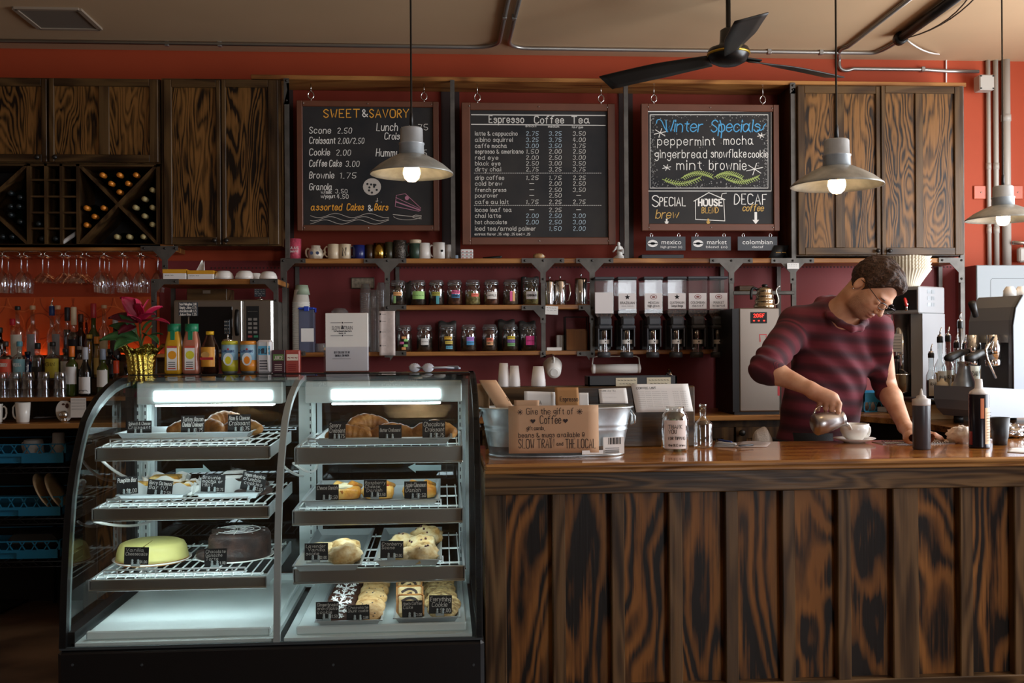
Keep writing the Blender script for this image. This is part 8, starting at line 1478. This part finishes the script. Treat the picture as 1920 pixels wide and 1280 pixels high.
# head frame: f face forward, u crown, s his right
yw, pt, rl = math.radians(20), math.radians(48), math.radians(24)
fh = Vector((math.sin(yw) * math.cos(pt), -math.cos(yw) * math.cos(pt), -math.sin(pt))); u0 = Vector((math.sin(yw) * math.sin(pt), -math.cos(yw) * math.sin(pt), math.cos(pt))); s0 = Vector((-math.cos(yw), -math.sin(yw), 0))
uh = u0 * math.cos(rl) - s0 * math.sin(rl); sh_ = s0 * math.cos(rl) + u0 * math.sin(rl); HC = Vector(P(1637, 541, 3.99)); HA = [fh, uh, sh_]
def H(f, u, s=0): return np.array(HC + fh * f + uh * u + sh_ * s, f4)
shR, elR, wrR = W3(1494, 609, 4.17), W3(1433, 690, 4.02), W3(1520, 729, 3.87); shL, elL, wrL = W3(1646, 622, 4.12), W3(1661, 722, 4.21), W3(1697, 800, 3.97)
hip, wai, che, upc, nek = W3(1530, 850, 4.27), W3(1540, 762, 4.24), W3(1562, 668, 4.19), W3(1570, 618, 4.15), W3(1574, 588, 4.12)
B = Field((.98, 3.72, .96), (1.98, 4.46, 1.80), .0034)
B.ell(H(-.012, .026), HA, (.099, .092, .076), .02); B.ell(H(.03, -.035), HA, (.062, .078, .059), .03); B.ell(H(.052, -.09), HA, (.03, .026, .032), .03)
for k_ in (-1, 1): B.ell(H(.052, -.032, .042 * k_), HA, (.024, .022, .018), .02); B.ell(H(.02, -.075, .047 * k_), HA, (.03, .03, .013), .03)
B.ell(H(.079, .016), HA, (.014, .010, .046), .016)
for k_ in (-1, 1): B.ell(H(.1, -.006, .031 * k_), HA, (.016, .012, .017), .012, sub=True); B.ell(H(.0775, -.008, .031 * k_), HA, (.0135, .0125, .0145), .004)
B.cone(H(.088, .004), H(.114, -.036), .0075, .0105, .008); 
for k_ in (-1, 1): B.ell(H(.1, -.041, .0105 * k_), HA, (.009, .0075, .0075), .005)
B.ell(H(.089, -.0625), HA, (.0085, .0055, .022), .006); B.ell(H(.087, -.0745), HA, (.0085, .006, .019), .006); B.cone(H(.0985, -.0685, -.02), H(.0985, -.0685, .02), .0022, .0022, .003, sub=True)
for k_ in (-1, 1): B.ell(H(-.012, -.014, .079 * k_), [fh * .96 - sh_ * .28 * k_, uh, sh_ * .96 + fh * .28 * k_], (.017, .029, .007), .006); B.ell(H(-.006, -.012, .087 * k_), HA, (.009, .017, .005), .004, sub=True)
B.cone(H(-.03, -.06), nek, .054, .058, .03); B.cone(H(-.01, -.085), nek + np.array([.0, -.03, -.01], f4), .045, .05, .03)
B.cone(shR, shL, .06, .06, .03); B.cone(upc, che, .12, .13, .04, sy=1.5); B.cone(che, wai, .13, .125, .03, sy=1.4); B.cone(wai, hip, .125, .135, .03, sy=1.3)
for a, e, w_ in ((shR, elR, wrR), (shL, elL, wrL)): B.cone(a, e, .052, .042, .02); d = (w_ - e); B.cone(e, e + d * .3, .041, .043, .015); B.cone(e + d * .3, w_, .043, .0275, .015)
# right hand: draped over the pitcher handle, fingers pointing down
q = lambda px, py, Y: W3(px, py, Y)
B.cone(wrR, q(1552, 744, 3.845), .0265, .026, .015); B.cone(q(1528, 735, 3.86), q(1561, 745, 3.83), .023, .021, .015); B.cone(q(1524, 738, 3.88), q(1545, 752, 3.865), .022, .018, .015)
for ch, rs in (([(1541, 745, 3.868), (1539, 755, 3.862), (1534, 764, 3.868), (1534, 768, 3.875)], [.0105, .0095, .0085, .007]), ([(1552, 746, 3.85), (1551, 757, 3.838), (1548, 766, 3.842), (1548, 770, 3.85)], [.0115, .0105, .009, .0075]), ([(1561, 746, 3.838), (1562, 758, 3.82), (1559, 768, 3.822), (1558, 772, 3.832)], [.012, .011, .0095, .0075]), ([(1566, 745, 3.83), (1573, 757, 3.812), (1572, 771, 3.808), (1568, 781, 3.815)], [.0125, .0115, .010, .0075]), ([(1548, 752, 3.87), (1560, 764, 3.86), (1563, 776, 3.85)], [.015, .0125, .0085])): B.chain([q(*c_) for c_ in ch], rs)
# left hand: flat on the mat beside the sauce bottle, fingers toward the right
pz = lambda px, py, up: np.array(PZ(px, py, ZCT + up), f4)
B.cone(wrL, pz(1712, 818, .032), .0275, .028, .015); B.cone(pz(1706, 820, .03), pz(1738, 822, .026), .026, .022, .015); B.cone(pz(1708, 815, .03), pz(1736, 815, .026), .024, .02, .015)
for ch, rs in (([(1738, 812, .03), (1752, 815, .034), (1763, 821, .02), (1768, 825, .010)], [.0115, .0105, .0095, .0075]), ([(1737, 817, .03), (1752, 820, .034), (1764, 827, .019), (1768, 831, .010)], [.012, .011, .0098, .0078]), ([(1735, 822, .028), (1748, 826, .031), (1758, 832, .018), (1762, 836, .010)], [.012, .0108, .0095, .0075]), ([(1731, 826, .024), (1740, 831, .026), (1748, 837, .015), (1751, 839, .010)], [.011, .0098, .0086, .007]), ([(1712, 826, .026), (1722, 834, .018), (1734, 839, .011)], [.015, .0125, .0085])): B.chain([pz(*c_) for c_ in ch], rs)
PB = Vector((hip[0], 4.27, 0)); man = thing('person', 'person in glasses and striped maroon hooded shirt pouring milk into a white cup', 'person', PB)
def hl(V): D = V - np.array(HC); return [D @ np.array(a) for a in (fh, uh, sh_)]
def blob(x, c, r): return np.clip(1 - np.abs(x - c) / r, 0, 1)
def stubble(V):
    f, u, s = hl(V); m = np.clip((-.045 - u) / .02, 0, 1) * np.clip((u + .135) / .02, 0, 1) * np.clip((f - .0) / .03, 0, 1); m2 = np.clip((.06 - np.abs(s)) / .01, 0, 1) * blob(u, -.052, .008) * np.clip((f - .07) / .02, 0, 1); side = np.clip((np.abs(s) - .045) / .02, 0, 1) * np.clip((-.01 - u) / .02, 0, 1) * np.clip((u + .12) / .02, 0, 1) * np.clip((f + .0) / .02, 0, 1); return np.clip(m + m2 * .7 + side * .7, 0, 1)
def lips(V): f, u, s = hl(V); return blob(u, -.0685, .012) * np.clip((.024 - np.abs(s)) / .006, 0, 1) * np.clip((f - .082) / .006, 0, 1)
k = NT('skin'); a1 = k.n('ShaderNodeAttribute', attribute_name='stubble'); a2 = k.n('ShaderNodeAttribute', attribute_name='lips'); n_ = k.noise(k.coords(rand=False), 18, 4); c0 = k.ramp(n_, [(.3, 'c08a6c'), (.7, 'd9a98b')]); g_ = k.noise(k.coords(rand=False), 400, 2); c1 = k.mix(k.math('MULTIPLY', a1.outputs[2], k.math('MULTIPLY', g_, .95)), c0, '4a3228'); c2 = k.mix(k.math('MULTIPLY', a2.outputs[2], .6), c1, 'a85a4e'); k.l(c2, k.b.inputs['Base Color']); k.b.inputs['Roughness'].default_value = .5; k.b.inputs['Subsurface Weight'].default_value = .12; k.b.inputs['Subsurface Radius'].default_value = (.012, .005, .003)
skin('body', B, k.m, man, PB, {'stubble': stubble, 'lips': lips}, 1)
# hair
G = Field(np.array(HC) - .17, np.array(HC) + .17, .003); G.ell(H(-.014, .03), HA, (.112, .103, .088), .01); G.ell(H(.03, .088), HA, (.055, .03, .058), .03)
def shape(F, fn): X, Y, Z = np.meshgrid(*F.ax, indexing='ij', sparse=True); D = [X - HC[0], Y - HC[1], Z - HC[2]]; f, u, s = [D[0] * a[0] + D[1] * a[1] + D[2] * a[2] for a in (fh, uh, sh_)]; F.F = fn(F.F, f, u, s, X, Y, Z).astype(f4)
def cut(F, f, u, s, X, Y, Z):
    F = F + .0035 * np.sin(95 * f + 3 * np.sin(50 * s)) * np.sin(80 * s + 40 * u) + .002 * np.sin(230 * s + 60 * f + 2 * np.sin(70 * u)) * np.sin(140 * u - 60 * f)
    F = np.maximum(F, 0.84 * f - .545 * u - .027 + .006 * np.sin(55 * s) - .10 * np.abs(s) ** 1.0 * 0 + 6 * np.maximum(0, np.abs(s) - .05) ** 2 * 3); F = np.maximum(F, -u - .062 + np.maximum(0, f + .02) * .55); er = np.sqrt((f + .006) ** 2 + ((u + .016) * .8) ** 2 + ((np.abs(s) - .09) * .7) ** 2); return np.maximum(F, .024 - er)
shape(G, cut); k = NT('brown_hair'); v_ = k.coords((1, 1, 1), False); n_ = k.noise(v_, 90, 4, 1.5); k.l(k.ramp(n_, [(.3, '1e130d'), (.52, '3d2a20'), (.75, '654b3c')]), k.b.inputs['Base Color']); k.b.inputs['Roughness'].default_value = .6; k.b.inputs['Specular IOR Level'].default_value = .25; k.bump(n_, .8, .006); skin('hair', G, k.m, man, PB)
b = MB()
for k_ in (-1, 1): b.tube([Vector(H(.094 - abs(x) * .25, .017 - .05 * (x * x) / .03, (.033 + x) * k_).tolist()) - PB for x in (-.02, -.01, 0, .01, .02)], [.001, .0022, .0022, .0018, .001], 6)
b.build('eyebrow', mat('brow_hair', '22160f', .7), man)
# glasses
hv = lambda f, u, s: Vector(H(f, u, s).tolist()) - PB
b = MB()
for k_ in (-1, 1):
    lens = [(.112 - .22 * abs(a * 1) * 0 - .10 * max(0, x - .03), y, x * k_) for x, y, a in ((.010, .007, 0), (.022, .010, 0), (.047, .010, 0), (.056, .006, 0), (.054, -.010, 0), (.046, -.016, 0), (.018, -.016, 0), (.010, -.010, 0))]; b.tube([hv(*p_) for p_ in lens], .0013, 6, closed=True); b.tube([hv(*lens[i]) for i in (0, 1, 2, 3)], .0022, 6)
    b.tube([hv(.109, .006, .054 * k_), hv(.095, .008, .074 * k_), hv(.02, .008, .082 * k_), hv(-.02, .0, .084 * k_), hv(-.035, -.018, .08 * k_)], .0015, 6)
b.tube([hv(.112, .006, -.01), hv(.116, .009, 0), hv(.112, .006, .01)], .0016, 6); b.build('glasses', mat('glasses_frame', '101014', .3, .4), man)
b = MB()
for k_ in (-1, 1): b.add([hv(.112 - .10 * max(0, x - .03), y, x * k_) for x, y in ((.011, .006), (.022, .009), (.045, .009), (.053, .004), (.051, -.012), (.040, -.018), (.022, -.018), (.012, -.012))], [tuple(range(8))])
b.build('lens', CLEAR, man)
b = MB(); b.ball(hv(-.008, -.045, .081), .0035, 8, 6); b.build('earring', CHROME, man)
# striped hooded shirt
T_ = Field((.98, 3.86, .985), (1.86, 4.5, 1.68), .0042)
T_.cone(upc + np.array([-.0, .01, .0], f4), che, .142, .158, .04, sy=1.45); T_.cone(che, wai, .158, .160, .04, sy=1.35); T_.cone(wai, hip, .160, .178, .04, sy=1.25); T_.cone(shR + np.array([.01, 0, .002], f4), shL + np.array([-.012, 0, 0], f4), .074, .070, .05)
dR, dL = (wrR - elR) / np.linalg.norm(wrR - elR), (wrL - elL) / np.linalg.norm(wrL - elL)
T_.cone(shR, elR + dR * .0, .075, .060, .035); T_.cone(elR, elR + dR * .035, .060, .056, .01); T_.cone(shL, elL, .072, .058, .035); T_.cone(elL, elL + dL * .03, .057, .053, .01)
for e, d, r in ((elR, dR, .054), (elL, dL, .051)):
    for j in range(2): T_.cone(e + d * (.022 + .02 * j), e + d * (.026 + .02 * j), r + .004 - .003 * j, r + .003 - .003 * j, .006)
def folds(F, X, Y, Z):
    dm = lambda c, r: np.exp(-((X - c[0]) ** 2 + (Y - c[1]) ** 2 + (Z - c[2]) ** 2) / r ** 2)
    a = .0065 * np.sin(70 * (X * .80 + Z * .5) + 2.5 * np.sin(14 * Z) + 1.5 * np.sin(17 * Y)) * (dm(W3(1625, 690, 4.08), .16) + .25); a = a + .006 * np.sin(95 * (X * .55 + Z * .8 + .4 * Y) + 2 * np.sin(25 * X)) * (dm(elR, .12) + dm(elL, .11) + .6 * dm(W3(1505, 660, 4.1), .09)); a = a + .004 * np.sin(45 * (Z - .35 * X) + 2 * np.sin(13 * X)) * dm(W3(1530, 800, 4.1), .2); return F + a
X, Y, Z = np.meshgrid(*T_.ax, indexing='ij', sparse=True); T_.F = folds(T_.F, X, Y, Z).astype(f4)
T_.cone(nek + np.array([.0, -.01, -.02], f4), H(-.02, -.05), .066, .075, .008, sub=True); T_.cone(nek + np.array([.03, -.07, -.02], f4), H(.02, -.09), .042, .062, .01, sub=True)
ring = [(1541, 566, 4.19), (1545, 577, 4.12), (1556, 592, 4.05), (1575, 606, 3.99), (1597, 616, 3.965), (1613, 615, 3.985), (1622, 604, 4.05), (1612, 588, 4.15), (1585, 570, 4.22), (1558, 562, 4.23)]
for i in range(len(ring)): T_.cone(q(*ring[i]), q(*ring[(i + 1) % len(ring)]), .0135, .0135, .014)
T_.cone(q(1541, 570, 4.2), q(1575, 572, 4.26), .03, .035, .03)
def stripe(V):
    t = V[:, 2] + .10 * (V[:, 0] - 1.4)
    for a, e in ((shR, elR), (shL, elL)):
        ab = e - a; L = np.linalg.norm(ab); s_ = (V - a) @ (ab / L); dd = np.linalg.norm(V - a - np.outer(np.clip(s_, 0, L + .06), ab / L), axis=1); w_ = np.clip((.085 - dd) / .01, 0, 1) * np.clip((s_ - .05) / .03, 0, 1); t = t * (1 - w_) + w_ * (a[2] - s_)
    return t
k = NT('striped_jersey'); at = k.n('ShaderNodeAttribute', attribute_name='stripe'); n_ = k.noise(k.coords(rand=False), 12, 3); s_ = k.math('SINE', k.math('MULTIPLY', k.math('ADD', at.outputs[2], k.math('MULTIPLY', n_, .008)), 2 * PI / .066)); s2 = k.math('SINE', k.math('MULTIPLY', at.outputs[2], 2 * PI / .0165)); tt = k.math('MULTIPLY_ADD', s_, .5); tt.node.inputs[2].default_value = .5; tt = k.math('ADD', tt, k.math('MULTIPLY', s2, .06)); fz = k.noise(k.coords(rand=False), 260, 2); tt = k.math('ADD', tt, k.math('MULTIPLY', k.math('SUBTRACT', fz, .5), .25)); k.l(k.ramp(tt, [(.05, '3c121e'), (.3, '4b1521'), (.6, '5e1b28'), (.9, '68202e')]), k.b.inputs['Base Color']); k.b.inputs['Roughness'].default_value = .85; k.b.inputs['Sheen Weight'].default_value = .06; k.bump(fz, .15, .002)
skin('shirt', T_, k.m, man, PB, {'stripe': stripe}, 3)
b = MB()
for k_ in (-1, 1): b.tube([(k_ * .09, 0, 1.04), (k_ * .1, 0, .85), (k_ * .11, -.01, .5), (k_ * .12, .02, .08)], [.12, .1, .075, .065], 16)
b.tube([(-.03, 0, 1.08), (-.03, 0, .9)], [.165, .17], 20, sq=(1, .75)); b.build('jeans', mat('dark_denim', '14161c', .8, bump=.2, bs=300), man); b = MB()
for k_ in (-1, 1): b.ball((k_ * .12, -.05, .045), (.05, .14, .045), 14, 8); b.box(k_ * .12 - .05, k_ * .12 + .05, -.18, .08, 0, .025, .01)
b.build('shoe', BLACK, man)
TW = W3(1432, 803, 4.22); tag(MB().ball((0, .02, -.075), (.045, .035, .08), 24, 16, lambda d: 1 + .05 * math.sin(d.x * 7) + .06 * mnoise.noise(d * 2)).build('bar_towel', mat('towel_white', 'd8cabc', .9, bump=.4, bs=120), None, TW.tolist()), 'white bar towel tucked at the hip of the barista', 'towel')
# milk pitcher being tipped, and the stream
pa, pb = Vector(P(1527, 797, 3.815)), Vector(P(1580, 784, 3.83)); ax_ = (pb - pa); Lp = ax_.length; t = thing('milk_pitcher', 'small stainless milk pitcher tipped over the white cup', 'pitcher', pa); Mq = ax_.to_track_quat('Z', 'X').to_matrix().to_4x4(); s = .00215; b = MB(); b.M = Mq
b.lathe([(0, 0), (17 * s, 0), (19 * s, .004), (19 * s, Lp * .35), (16 * s, Lp * .7), (13.5 * s, Lp * .9), (14.5 * s, Lp), (13.8 * s, Lp), (12.8 * s, Lp * .9), (15 * s, Lp * .6), (17 * s, .008), (0, .006)], 32); b.build('body', mat('pitcher_steel', 'b0aaa8', .28, .9), t)
hw = [Vector(P(px, py, Y)) - pa for px, py, Y in ((1524, 781, 3.84), (1529, 768, 3.85), (1536, 761, 3.858), (1552, 762, 3.85), (1568, 768, 3.84), (1575, 773, 3.835))]; MB().tube(hw, .0042, 8).build('handle', CHROME, t); sp = [Vector(P(px, py, 3.83)) - pa for px, py in ((1579, 792), (1586, 794), (1590, 797))]; b = MB(); b.tube(sp, [.012, .009, .006], 10); b.build('spout', MATS['pitcher_steel'], t)
b = MB(); b.tube([Vector(P(px, py, 3.832)) - pa for px, py in ((1586, 793), (1592, 796), (1596, 802), (1597, 806))], [.0035, .0038, .003, .0025], 8); tag(b.build('milk_stream', mat('milk', 'eee6da', .3), None, pa), 'thin stream of milk running from the pitcher into the cup', 'milk')
